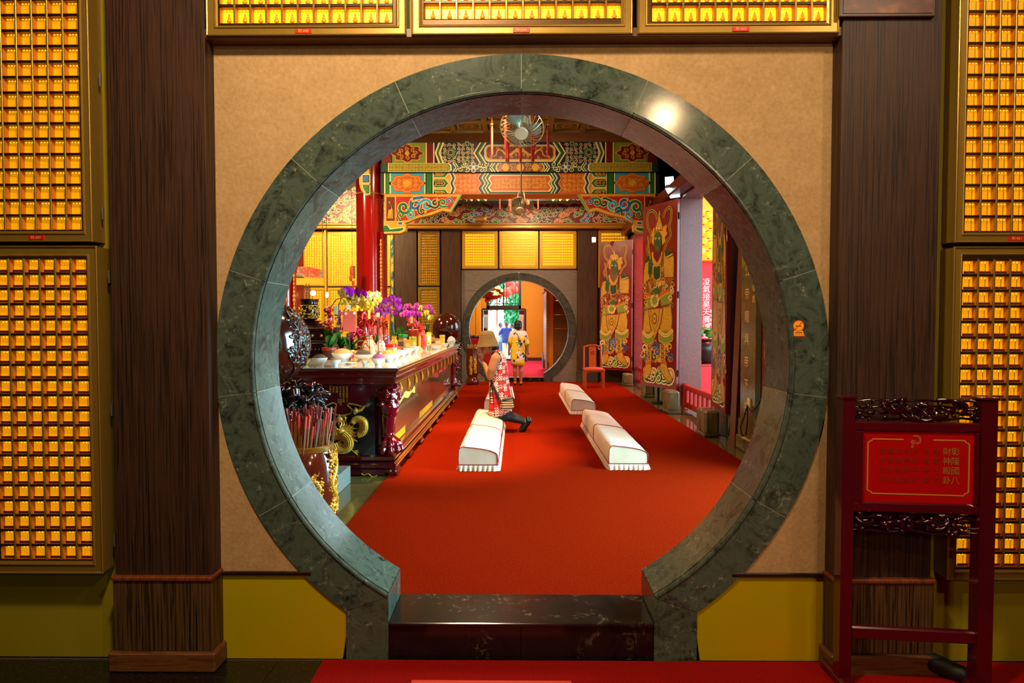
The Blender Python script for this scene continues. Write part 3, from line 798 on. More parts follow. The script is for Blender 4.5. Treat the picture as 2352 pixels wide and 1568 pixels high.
for yc in (674, 789, 905):
    lo = max(y0, yc-52); hi = min(y1, yc+52)
    mp(f, C8((180, lo), (310, lo), (352, yc), (310, hi), (180, hi)), 'cream', 2)
    mp(f, C8((180, lo+8 if lo > y0 else lo), (305, lo+8 if lo > y0 else lo), (340, yc), (305, hi-8 if hi < y1 else hi), (180, hi-8 if hi < y1 else hi)), 'green', 3)
    lo = max(y0, yc-30); hi = min(y1, yc+30)
    mp(f, C8((180, lo), (285, lo), (308, yc), (285, hi), (180, hi)), 'gold', 4)
    lo = max(y0, yc-22); hi = min(y1, yc+22)
    mp(f, C8((180, lo), (280, lo), (298, yc), (280, hi), (180, hi)), 'black', 5)
    for mm in (0, 1):
        for xx in (205, 240, 272):
            c = crop8(xx, min(max(yc, y0+10), y1-10)); c = c if not mm else (2*xm-c[0], c[1]); f.spiral(c[0], c[1], .028, .012, pi('gold'), 6, 1.1, xx)
# zigzag orange brocade
def zig(f, xl, xr, mi, k):
    """band between two zigzag edges: xl/xr = x at top/bottom, x at apexes"""
    a, b = xl; c, d = xr
    mp(f, C8((a, y0), (c, y0), (d, 732), ((c+d)/2, ym), (d, 846), (c, y1), (a, y1), (b, 846), ((a+b)/2, ym), (b, 732)), mi, k)
def zz(f, x, w_, mi, k, am=38, off=0):
    L = []
    for i, yy in enumerate((y0, 732, ym, 846, y1)): L.append((x+(am if i % 2 else 0)*(-1 if off else 1), yy))
    pts = L+[(a+w_, b) for a, b in reversed(L)]
    mp(f, C8(*pts), mi, k)
mp(f, C8((390, y0), (710, y0), (672, 732), (710, ym), (672, 846), (710, y1), (390, y1), (350+60, ym)), 'orange', 1)
for mm in (0, 1):
    a = crop8(405, y0+12); b = crop8(660, y1-12)
    A, B = (a[0], b[0]) if not mm else (2*xm-b[0], 2*xm-a[0])
    scr(f, A, B, b[1], a[1], .040, .014, pi('gold'), 2)
for i, c in enumerate(('gold', 'cream', 'navy', 'blue', 'cream')): zz(f, 340+i*13, 13, c, 4+i*.1, 24)
for i, c in enumerate(('gold', 'navy', 'navy', 'blue', 'cream', 'dgreen', 'green', 'cream')): zz(f, 704+i*12, 12, c, 4+i*.1, 36, 1)
f.poly(C8((790, y0), (1510, y0), (1548, 732), (1510, ym), (1548, 846), (1510, y1), (790, y1), (752, 846), (790, ym), (752, 732)), pi('green'), 1)
for q, c in enumerate(('dgreen', 'cream', 'orange')):
    g = q*11; f.poly(C8((800+g*1.4, y0+10+g), (1500-g*1.4, y0+10+g), (1530-g*1.6, 740), (1492-g*1.4, ym), (1530-g*1.6, 838), (1500-g*1.4, y1-10-g), (800+g*1.4, y1-10-g), (770+g*1.6, 838), (808+g*1.4, ym), (770+g*1.6, 740)), pi(c), 2+q)
a = crop8(850, 728); b = crop8(1450, 850); scr(f, a[0], b[0], b[1], a[1], .036, .0125, pi('gold'), 5)
f.mb.build('lower_painting', PM, beam)

# carved red corner brackets under the beam
def bracket(label, mm):
    t = thing('corner_bracket', label, None, (0, YB+0.1, 4), kind='structure')
    q = (lambda x, z: (x, z)) if not mm else (lambda x, z: (2*xm-x, z))
    c3 = lambda *p: [q(*Q(800+x*.3401, 260+y*.3401)) for x, y in p]
    out = c3((248, 552), (765, 552), (692, 672), (640, 660), (560, 690), (470, 710), (400, 740), (385, 745), (248, 740))
    mb = MB(); mb.prism(out, 0.14, lambda x, z, h: (x, YB+0.08-h, z)); mb.build('bracket_board', PC['gold'], t)
    f = Flat(lambda x, z, h: (x, YB-0.06-h, z), 0.004)
    f.poly(c3((262, 570), (316, 570), (316, 728), (262, 728)), pi('dred'), 2)
    f.poly(c3((328, 568), (738, 568), (690, 650), (640, 640), (555, 672), (465, 694), (395, 724), (328, 728)), pi('red'), 2)
    f.line(c3((765, 552), (692, 672)), .03, pi('lgreen'), 3)
    cols = ('green', 'blue', 'turq', 'dgreen')
    for i, (x, y, r) in enumerate(((380, 640, 46), (460, 620, 44), (530, 625, 40), (590, 612, 34), (640, 608, 30), (680, 598, 22), (420, 690, 30), (500, 665, 26), (360, 690, 26))):
        c = c3((x, y))[0]; r_ = r*.3401*ku
        f.spiral(c[0], c[1], r_, r_*.62, pi('cream'), 3+i*.05, 1.15, i*1.3+mm*PI, 1 if i % 2 else -1, 16, r_*.5)
        f.spiral(c[0], c[1], r_, r_*.40, pi(cols[i % 4]), 4+i*.05, 1.15, i*1.3+mm*PI, 1 if i % 2 else -1, 16, r_*.5)
    for (x, y) in ((435, 590), (525, 668), (605, 590)):
        c = c3((x, y))[0]; f.poly([(c[0]-.03, c[1]), (c[0], c[1]-.05), (c[0]+.03, c[1]), (c[0], c[1]+.05)], pi('gold'), 5)
    for i in range(4):
        a = c3((272+i*10, 715), (280+i*7, 660), (292-i*4, 640-i*14)); f.line(a, .02, pi('gold'), 3)
    f.mb.build('bracket_painting', PM, t)
    # little bracket block with green bands at the foot
    mb = MB(); bl = c3((248, 742), (385, 745), (398, 760), (392, 800), (360, 815), (248, 818))
    mb.prism(bl, 0.2, lambda x, z, h: (x, YB+0.1-h, z)); mb.build('corbel', PC['gold'], t)
    f = Flat(lambda x, z, h: (x, YB-0.1-h, z), 0.003)
    f.poly(c3((248, 758), (275, 758), (290, 782), (385, 770), (384, 796), (356, 808), (248, 812)), pi('cream'), 1); f.poly(c3((248, 763), (270, 763), (288, 790), (378, 778), (376, 792), (350, 802), (248, 806)), pi('green'), 2)
    f.poly(c3((340, 738), (376, 738), (376, 760), (340, 760)), pi('cream'), 2); f.poly(c3((345, 742), (371, 742), (371, 756), (345, 756)), pi('blue'), 3)
    f.mb.build('corbel_painting', PM, t)
bracket('red carved bracket with green scrolls under the left end of the great beam', 0)
bracket('red carved bracket with blue scrolls under the right end of the great beam', 1)

# ------------------------------------------------------------------ red columns
RLAC = M('red_lacquer_column', '#a01008', 0.16, 0, 0.5, 0.6)
def red_column(label, x, y, r, board):
    t = thing('red_column', label, None, (x, y, 0), kind='structure')
    mb = MB(); mb.lathe([(r, 0.30), (r, ZC)], (x, y, 0), 40); mb.build('shaft', RLAC, t, 40)
    mb = MB(); mb.lathe([(r*1.25, 0), (r*1.45, .06), (r*1.5, .16), (r*1.3, .26), (r*1.08, .30)], (x, y, 0), 32); mb.build('stone_base', M('column_base_stone', '#6a6450', 0.4), t, 40)
    if board:
        mb = MB(); mb.cbox((x+r+0.01, y-.03, 1.75), (0.05, 0.42, 3.2), 0, None, 0.01)
        b = mb.build('couplet_board', RLAC, t)
        f = MB()
        for i in range(40):
            f.ball((x+r-0.005, y-.235, 0.35+i*.072), (.03*R.uniform(.6, 1.1), .02, .042), 6)
        f.build('gilt_carving', M('gilt', '#e0a83a', 0.3, 0.5), b)
        f = MB()
        f.tube([(x+r*math.cos(t_)*1.01, y+r*math.sin(t_)*1.01, P(850, 448, y).z) for t_ in [q*2*PI/24 for q in range(24)]], .012, 6, 0, True)
        f.build('column_band', M('gilt', '#e0a83a', 0.3, 0.5), t)
xc = (P(819, 600, 12.9).x+P(882, 600, 12.9).x)/2
red_column('large glossy red column behind the orchids', xc, 12.9, 0.273, True)
red_column('red column at the far left edge of the gate opening, mostly hidden', -4.23, 11.5, 0.27, True)
# painted green corbel on the big column's head
mb = MB(); cx_ = P(838, 430, 12.6).x
t = thing('column_corbel', 'painted green and gold corbel on the left of the red column head', None, (cx_, 12.6, 4.0), kind='structure')
pts = [P(u, v, 12.6) for u, v in ((829, 380), (852, 380), (852, 450), (845, 452), (833, 440), (829, 424))]
mb.prism([(p.x, p.z) for p in pts], .16, lambda x, z, h: (x, 12.62-h, z)); mb.build('corbel_block', PC['gold'], t)
f = Flat(lambda x, z, h: (x, 12.46-h, z), .004)
for i, (c, k_) in enumerate((('cream', 1), ('dgreen', 2), ('green', 3))):
    e = i*1.8; f.poly([(P(u, v, 12.46).x, P(u, v, 12.46).z) for u, v in ((831+e, 425), (850-e, 425), (850-e, 446-e), (844-e, 447-e), (834+e, 437-e))], pi(c), k_)
    f.poly([(P(u, v, 12.46).x, P(u, v, 12.46).z) for u, v in ((831+e, 400+e), (850-e, 400+e), (850-e, 421-e), (831+e, 421-e))], pi('blue' if c == 'green' else c), k_)
f.mb.build('corbel_painting', PM, t)

# ------------------------------------------------------------------ far wall
FW = wood_stripe('far_pilaster_wood', '#2a1608', '#4c2e16', 0.45, 30)
n = NT('grey_slate_panel'); v = n.coords((6, 6, 40)); a = n.noise(v, 1.0, 6, 0.7)
n.base(n.ramp(a, [(0.3, '#5e5046'), (0.7, '#80705f')])); n.set(Roughness=0.4); SLATE = n.m
def W(u, v, Y=YH): p = P(u, v, Y); return p.x, p.z
fc = P(1191.5, 758.5, YH-0.02)
ro2, ri2 = 131.5*YH/F, 114.5*YH/F
zstep = 0.06
MARB2 = marble('dark_green_marble_far', '#2a2a22', '#46443a', '#6a6454', 0.2, 2.0, 0.15)
moon_gate('moon_gate', 'far round moon gate of dark green marble with people beyond it', YH-0.03, YH+0.3, (fc.x, fc.z), ro2, ri2, (0, 0, 0, 0), 0.0, MARB2, JL)
XL2, XR2 = fc.x-ri2*math.sin(math.radians(149.9)), fc.x+ri2*math.sin(math.radians(149.9))
t = thing('threshold_step', 'dark stone threshold of the far moon gate', None, (fc.x, YH, 0), kind='structure')
MB().cbox((fc.x, YH+.15, .055), (XR2-XL2-.004, .30, .11), 0, None, .006).build('stone_slab', DARKST, t)
# slate panels around the far gate, one object per slab
fw = thing('wall_far', 'far hall wall of grey slate slabs around the far moon gate', None, (fc.x, YH, 0), kind='structure')
uL, uR = 1060, 1325
r2 = ro2-.03
def slab(pts):
    mb = MB(); mb.prism(pts, 0.3, lambda x, z, h: (x, YH+h, z)); mb.build('slate_slab', SLATE, fw)
def garc(z0, z1, s):
    a0 = math.acos(max(-1, min(1, (z0-fc.z)/r2))); a1 = math.acos(max(-1, min(1, (z1-fc.z)/r2)))
    return [(fc.x+s*r2*math.sin(a0+(a1-a0)*i/10), fc.z+r2*math.cos(a0+(a1-a0)*i/10)) for i in range(11)]
zs = [0.0, 0.62, W(1190, 820)[1]*0+1.25, W(1190, 667)[1], W(1190, 619)[1]]
for s, ue in ((-1, uL), (1, uR)):
    xe = W(ue, 700)[0]
    for a, b in zip(zs[:-1], zs[1:]):
        zlo = max(a, fc.z-r2); top = min(b-.006, fc.z+r2-.0001)
        arc_ = garc(max(a, fc.z-r2*.80), top, s)
        pts = [(xe, b-.006), (xe, a)]
        if a < fc.z-r2*.80: pts += [(arc_[0][0], a)]
        pts += arc_
        if b-.006 > fc.z+r2: pts += [(fc.x+s*.003, b-.006)]
        slab(pts)
ZW = W(1190, 619)[1]
DKW = M('dark_far_wall', '#3c2410', 0.6)
mb = MB()
mb.box((-9.2, YH+.05, 0), (W(1061, 700)[0], YH+.3, ZC+.12)); mb.box((W(1324, 700)[0], YH+.05, 0), (XRO, YH+.3, ZC+.12)); mb.box((W(1061, 700)[0], YH+.05, ZW+.0), (W(1324, 700)[0], YH+.3, ZC+.12))
tag(mb.build('wall_far_upper', DKW), 'dark wall behind the far cabinets and cornice', kind='structure')
def far_pil(label, u0, u1, v1=528):
    x0, x1 = W(u0, 700, YH-.1)[0], W(u1, 700, YH-.1)[0]
    t = thing('far_pilaster', label, None, ((x0+x1)/2, YH, 0), kind='structure')
    zt = W(1190, v1, YH-.1)[1]
    MB().cbox(((x0+x1)/2, YH-.02, zt/2+.15), (x1-x0, .16, zt-.3), 0, None, .005).build('shaft', FW, t)
    MB().cbox(((x0+x1)/2, YH-.03, .15), (x1-x0+.05, .2, .30), 0, None, .01).build('plinth', MARB2, t)
far_pil('dark striped pilaster just right of the red column', 906, 957)
far_pil('dark striped pilaster left of the far gate', 1014, 1058)
far_pil('dark striped pilaster right of the far gate, behind the wooden chair', 1326, 1372)
# cornice and cloud frieze
mb = MB()
za, zb2 = W(1190, 528)[1], W(1190, 517)[1]
mb.cbox((-3, YH-.14, (za+zb2)/2), (12.3, .32, zb2-za), 0, None, .02); mb.cbox((-3, YH-.2, zb2-.02), (12.3, .3, .05), 0, None, .015)
tag(mb.build('trim_4', M('gilt_cornice', '#b07a24', 0.35, 0.2)), 'gold painted cornice above the far wall cabinets', kind='structure')
cl = thing('cloud_frieze', 'dark red frieze painted with many coloured curling clouds over the far wall', None, (0, YH-.2, zb2), kind='structure')
zc1 = W(1190, 440)[1]
MB().box((-9, YH-.16, zb2-.02), (XR, YH+.05, zc1)).build('frieze_board', PC['dred'], cl)
f = Flat(lambda x, z, h: (x, YH-.16-h, z), .004)
def cloud(x, y, s, col, a):
    ca, sa = math.cos(a), math.sin(a)
    Tr = lambda px, py: (x+s*(px*ca-py*sa), y+s*(px*sa+py*ca))
    lob = [(-.9, -.1, .34), (-.45, .22, .40), (.1, .05, .36), (.55, -.22, .34), (.95, .05, .26), (-.3, -.28, .28)]
    for kk, g, m_ in ((1, .11, 'cream'), (2, 0, col)):
        for px, py, r_ in lob:
            q = Tr(px, py); f.disc(q[0], q[1], (r_+g)*s, pi(m_), kk+R.uniform(0, .3), 10)
        q0 = [Tr(-1.3, -.35), Tr(-.9, -.2), Tr(0, -.1), Tr(.9, -.1), Tr(1.5, .25)]
        f.line(q0, (.34+2*g)*s, pi(m_), kk+.35, True)
    for px, py, r_ in lob[:4]:
        q = Tr(px, py); f.spiral(q[0], q[1], r_*.62*s, .09*s, pi('cream'), 3, 1.15, R.uniform(0, 6), R.choice((-1, 1)), 10)
cols = ['green', 'blue', 'orange', 'dgreen', 'brown', 'dred', 'green', 'navy', 'orange']
j = 0
for row, z in enumerate([zb2+.09+.15*q for q in range(6)]):
    x = -6.2+(.17 if row % 2 else 0)
    while x < 2.75:
        if -3.0 < x < 2.9 or (x < -3.0 and row < 6):
            cloud(x+R.uniform(-.05, .05), z+R.uniform(-.03, .03), R.uniform(.098, .125), cols[(j*4+row) % len(cols)], R.uniform(-.5, .5)); j += 1
        x += .315
f.mb.build('cloud_painting', PM, cl)
# second beam, seen under the great beam
t = thing('painted_beam', 'second painted beam behind the great beam, partly in view between the brackets', None, (0, 15.2, 4.75), kind='structure')
Y2 = 15.2; z2 = P(1190, 461, Y2).z
MB().box((-3.2, Y2, z2), (XR, Y2+.4, ZC)).build('beam_board', PC['navy'], t)
f = Flat(lambda x, z, h: (x, Y2-h, z), .004)
k2 = Y2/F
for s in (-1, 1):
    X = lambda u: (u-1193)*k2*s+P(1193, 460, Y2).x
    for i, c in enumerate(('cream', 'green', 'cream', 'dred', 'cream')):
        f.line([(X(1268+i*8), z2), (X(1288+i*8), z2+.2)], .05, pi(c), 2)
    scr(f, min(X(1310), X(1400)), max(X(1310), X(1400)), z2, z2+.22, .055, .014, pi('cream'), 2)
f.poly([(P(1193, 460, Y2).x+q*k2*74, z2+z_) for q, z_ in ((-1, .02), (1, .02), (1.05, .2), (-1.05, .2))], pi('dgreen'), 1); f.poly([(P(1193, 460, Y2).x+q*k2*70, z2+z_) for q, z_ in ((-1, .05), (1, .05), (1.05, .2), (-1.05, .2))], pi('dred'), 2)
f.mb.build('beam_painting', PM, t)

# ------------------------------------------------------------------ far wall cabinets of tiny niches
AF = backlit('backlit_far_bright', '#ffc40c', 1.6); AFD = backlit('backlit_far_dim', '#b87808', 0.28); AFM = backlit('backlit_far_mid', '#ffc418', 1.05)
GFR = M('gold_far_frame', '#cc9a24', 0.35, 0.35); GFR2 = M('gold_far_frame_dull', '#8a6a1c', 0.4, 0.3)
def far_cab(label, u0, u1, v0, v1, nc, nr, em, frm, Yc=YH-.06, group='far wall cabinets of tiny niches', style=0):
    x0, z1 = W(u0, v0, Yc); x1, z0 = W(u1, v1, Yc)
    t = thing('niche_cabinet', label, 'cabinet', ((x0+x1)/2, Yc, z0), group)
    mb = MB(); wr = min(.085, (x1-x0)*.13)
    for a, b, c, d in ((x0, x1, z0, z0+wr), (x0, x1, z1-wr, z1), (x0, x0+wr, z0+wr, z1-wr), (x1-wr, x1, z0+wr, z1-wr)):
        mb.box((a, Yc, c), (b, Yc+.1, d)); mb.box((a+.012 if b-a > wr*1.1 else a+.02, Yc-.012, c+.02), (b-.012 if b-a > wr*1.1 else b-.02, Yc, d-.02))
    mb.build('frame', frm, t)
    gx0, gx1, gz0, gz1 = x0+wr, x1-wr, z0+wr, z1-wr
    MB().box((gx0, Yc+.05, gz0), (gx1, Yc+.06, gz1)).build('lit_back', em, t)
    px, pz = (gx1-gx0)/nc, (gz1-gz0)/nr
    mb = MB()
    for i in range(1, nc): mb.box((gx0+i*px-px*.09, Yc+.01, gz0), (gx0+i*px+px*.09, Yc+.05, gz1))
    for j in range(1, nr): mb.box((gx0, Yc+.012, gz0+j*pz-pz*.10), (gx1, Yc+.05, gz0+j*pz+pz*.10))
    tag(mb.build('niche_grid', frm, t), kind='stuff')
    mb = MB()
    for i in range(nc):
        for j in range(nr):
            c = (gx0+(i+.5)*px, Yc+.035, gz0+(j+.42)*pz)
            mb.box((c[0]-px*.30, Yc+.03, c[2]-pz*.32), (c[0]+px*.30, Yc+.045, c[2]+pz*.12))
    tag(mb.build('figurines', M('far_figurine', '#f0b028', 0.5), t), kind='stuff')
far_cab('bright niche cabinet over the far gate, left of three', 1061, 1143, 530, 617, 12, 12, AF, GFR)
far_cab('bright niche cabinet over the far gate, middle of three', 1147, 1236, 530, 617, 12, 12, AFM, GFR)
far_cab('bright niche cabinet over the far gate, right of three', 1240, 1324, 530, 617, 12, 12, AF, GFR)
far_cab('dim tall niche cabinet between two dark far pilasters, upper one', 960, 1010, 530, 656, 8, 19, AFD, GFR2)
far_cab('dim tall niche cabinet between two dark far pilasters, lower one', 960, 1010, 659, 800, 8, 21, AFD, GFR2)
far_cab('small lit niche cabinet behind the far painted door leaf', 1374, 1442, 528, 660, 9, 17, AFM, GFR)
far_cab('tall lit niche cabinet left of the red column, upper right one', 752, 826, 532, 657, 11, 18, AFM, GFR)
far_cab('tall lit niche cabinet left of the red column, lower right one', 752, 826, 660, 800, 11, 20, AFM, GFR)
far_cab('tall lit niche cabinet at the far left, upper one behind the plaque', 668, 746, 532, 657, 11, 18, AFM, GFR)
far_cab('tall lit niche cabinet at the far left, lower one behind the incense pot', 668, 746, 660, 800, 11, 20, AFM, GFR)
far_cab('narrow lit niche strip just right of the red column, upper one', 872, 897, 532, 657, 4, 18, AFM, GFR)
far_cab('narrow lit niche strip just right of the red column, lower one', 872, 897, 660, 800, 4, 20, AFM, GFR)
mb = MB(); x, z = W(748.5, 660, YH-.12); mb.cbox((x, YH-.08, 2.1), (.06, .14, 3.7), 0, None, .01)
tag(mb.build('trim_5', GFR), 'gilt post between the left niche cabinets', kind='structure')
n = NT('blue_green_painted_post'); v = n.coords((9, 9, 5)); n.base(n.ramp(n.noise(v, 1, 3), [(0.40, '#c8a840'), (0.47, '#147a78'), (0.56, '#1a3470'), (0.64, '#d0b050')], 'CONSTANT')); n.set(Roughness=0.5)
mb = MB(); x, z = W(901, 660, YH-.15); mb.lathe([(.04, .3), (.04, 3.9)], (x, YH-.13, 0), 12)
tag(mb.build('painted_post', n.m, None, 40), 'thin blue and green painted post beside the dark pilaster', kind='structure')

# ------------------------------------------------------------------ far room beyond the second gate
YFB = 25.4
YEL2 = M('yellow_far_room', '#c8860e', 0.6, var=0.1, vs=1.5)
mag = carpet('magenta_carpet', '#a82040', '#cc3e62')
tag(MB().box((-6, YH+.3, -.05), (3.1, YFB+.3, .0)).build('floor_far', mag), 'pinkish red carpeted floor of the room beyond the far gate', kind='structure')
def FB(u, v): return W(u, v, YFB)
mb = MB()
dx0, dz1 = FB(1108, 709.5); dx1, _ = FB(1206, 709)
wx0, wz1 = FB(1118, 620); wx1, wz0 = FB(1197, 709)
mb.box((-6, YFB, 0), (dx0, YFB+.25, 5)); mb.box((dx1, YFB, 0), (3.2, YFB+.25, 5)); mb.box((dx0, YFB, dz1), (wx0, YFB+.25, 5)); mb.box((wx1, YFB, dz1), (dx1, YFB+.25, 5)); mb.box((wx0, YFB, wz1+1), (wx1, YFB+.25, 5))
tag(mb.build('wall_far_room', YEL2), 'yellow end wall of the far room around the open doorway', kind='structure')
mb = MB(); mb.box((-6.2, YH+.3, 0), (-6, YFB+.2, 5)); mb.box((3.0, YH+.3, 0), (3.2, YFB+.2, 5)); mb.box((-6.2, YH+.3, 5), (3.2, YFB+.2, 5.1)); mb.box((-6.2, YH+.3, ZC-.3), (3.2, YH+.32, 5.1))
tag(mb.build('wall_far_room_sides', YEL2), 'yellow side walls of the far room', kind='structure')
DKF = M('dark_window_frame', '#241410', 0.4)
wn = thing('window_1', 'dark framed transom window above the far doorway', None, ((wx0+wx1)/2, YFB, wz0), kind='structure')
mb = MB(); fwid = .09
for a, b, c, d in ((wx0, wx1, wz0, wz0+.13), (wx0, wx0+fwid, wz0, wz1+1), (wx1-fwid, wx1, wz0, wz1+1)): mb.box((a, YFB-.03, c), (b, YFB+.12, d))
mb.build('window_frame', DKF, wn)
for i, u in enumerate((1130, 1148, 1156.5, 1164, 1184)):
    x = FB(u, 680)[0]; wd = .06 if u == 1156.5 else .022
    MB().box((x-wd/2, YFB, wz0+.12), (x+wd/2, YFB+.05, wz1+1)).build('glazing_bar', DKF, wn)
z = FB(1150, 697)[1]; MB().box((wx0, YFB, z-.012), (wx1, YFB+.05, z+.012)).build('glazing_bar', DKF, wn)
z = FB(1150, 672)[1]; MB().box((FB(1184, 680)[0], YFB, z-.012), (wx1, YFB+.05, z+.012)).build('glazing_bar', DKF, wn)
MB().box((wx0+.05, YFB+.06, wz0+.1), (wx1-.05, YFB+.066, wz1+1)).build('window_pane', M('clear_pane', '#ffffff', 0.02, trans=1.0, spec=0.3), wn)
# doorway frame and two folded door leaves of pale blue and pink panels
dr = thing('door_1', 'open doorway at the end of the far room with folded glazed leaves', None, ((dx0+dx1)/2, YFB, 0), kind='structure')
mb = MB()
for a, b, c, d in ((dx0-.03, dx0+.02, 0, dz1), (dx1-.02, dx1+.05, 0, dz1), (dx0, dx1, dz1-.04, dz1+.03)): mb.box((a, YFB-.02, c), (b, YFB+.26, d))
mb.build('door_frame', DKF, dr)
for u0, u1, c in ((1109.5, 1121, '#b8d4ea'), (1192, 1205, '#e8b8c4')):
    m_ = M('door_leaf_'+c[1:], c, 0.4)
    x0, x1 = FB(u0, 760)[0], FB(u1, 760)[0]
    lf = MB().cbox(((x0+x1)/2, YFB+.3, dz1/2), (x1-x0, .04, dz1-.08), 0, None, .004).build('door_leaf', m_, dr)
    for q in range(3):
        MB().cbox((x0+(x1-x0)*(.22+.28*q), YFB+.278, dz1*.48), (.02, .012, dz1*.72), 0).build('leaf_bar', M('leaf_bar', '#7a7a80', 0.5), lf)
    MB().cbox(((x0+x1)/2, YFB+.278, dz1*.9), (x1-x0-.04, .012, .02), 0).build('leaf_bar', M('leaf_bar', '#7a7a80', 0.5), lf)
mb = MB(); mb.cbox(((dx0+dx1)/2, YFB+.1, .03), (dx1-dx0, .3, .06), 0, None, .005); mb.build('door_sill', DKF, dr)
# skirting and stub pilaster of the far room right side
def RB(u, v, Y): p = P(u, v, Y); return p
mb = MB(); a = P(1197+8, 826, YFB); b = P(1236, 826, YFB)
mb.box((dx1+.06, YFB-.04, 0), (3.0, YFB, .12)); tag(mb.build('baseboard_far', M('dark_skirting', '#3a1c0c', 0.5)), 'dark skirting of the yellow end wall', kind='structure')
xw = P(1249, 700, 22).x
mb = MB(); mb.box((xw, 21.2, 0), (xw+.5, 22.3, 4.6)); tag(mb.build('pier', YEL2), 'yellow pier on the right of the far room', kind='structure')
tag(MB().box((xw-.05, 21.1, 0), (xw+.55, 22.35, .5)).build('pier_plinth', M('dark_skirting', '#3a1c0c', 0.5)), 'dark plinth at the foot of the far room pier', kind='structure')
# far side cabinet: gold panel wall seen edge-on, yellow post and brown door panels
t = thing('side_cabinet', 'tall gold shelf unit on the right inside the far room', 'cabinet', (P(1250, 800, 20).x, 19.6, 0))
xs_ = P(1249, 720, 20.6).x
MB().box((xs_, 18.7, .35), (xs_+.28, 20.6, 2.45)).build('carcass', GFR, t); MB().box((xs_+.03, 18.8, 0), (xs_+.25, 20.5, .35)).build('plinth', GFR2, t)
mb = MB()
for i in range(22):
    for j in range(3): mb.box((xs_-.006, 18.76+j*.6, .42+i*.088), (xs_, 19.3+j*.6, .48+i*.088))
tag(mb.build('drawer_fronts', M('drawer_front', '#d8a850', 0.4), t), kind='stuff')
MB().cbox((xs_+.1, 19.65, 2.5), (.36, 2.0, .1), 0, None, .03).build('top_moulding', GFR, t)
x = P(1266, 780, 18.6).x
tag(MB().box((x-.06, 18.55, 0), (x+.06, 18.7, 2.62)).build('yellow_post', M('bright_yellow_post', '#e8980c', 0.5)), 'bright yellow square post in the far room', kind='structure')
x0 = P(1271, 780, 18.2).x
t = thing('door_2', 'brown panelled door on the right of the far room', None, (x0+.5, 18.3, 0), kind='structure')
bp = M('brown_door', '#7a4a10', 0.5)
for a, b in ((.0, .55), (.56, .95), (.96, 1.35), (1.36, 1.75), (1.76, 2.15)): MB().cbox((x0+.5, 18.3, (a+b)/2), (1.0, .06, b-a), 0, None, .006).build('door_panel', bp, t)
MB().cbox((x0+.5, 18.3, 2.6), (1.0, .05, .85), 0, None, .004).build('door_header', M('brown_door_head', '#6a3c0c', 0.5), t)
MB().ball(tuple(P(1272.5, 795, 18.22)), .022, 10).build('door_knob', M('brass', '#d8a018', 0.2, 0.9), t, 60)
far_cab('lit niche panel high on the right inside the far room', 1251, 1290, 655, 688, 7, 7, AFM, GFR, 20.75)
# left gold pillars of the far room
for u0, u1, lb in ((1093, 1103, 'yellow square pillar left of the far doorway'), (1086, 1092, 'pale yellow square pillar at the left edge of the far gate')):
    Yp = 22.0; x0, x1 = P(u0, 760, Yp).x, P(u1, 760, Yp).x
    tag(MB().box((x0, Yp, 0), (x1, Yp+.25, 4.9)).build('square_pillar', YEL2), lb, kind='structure')
lamp_area('far_room_lamp', (0.8, 20.5, 4.8), (0.6, 22.5, 0), 0.5, 560, (1.0, 0.78, 0.45))
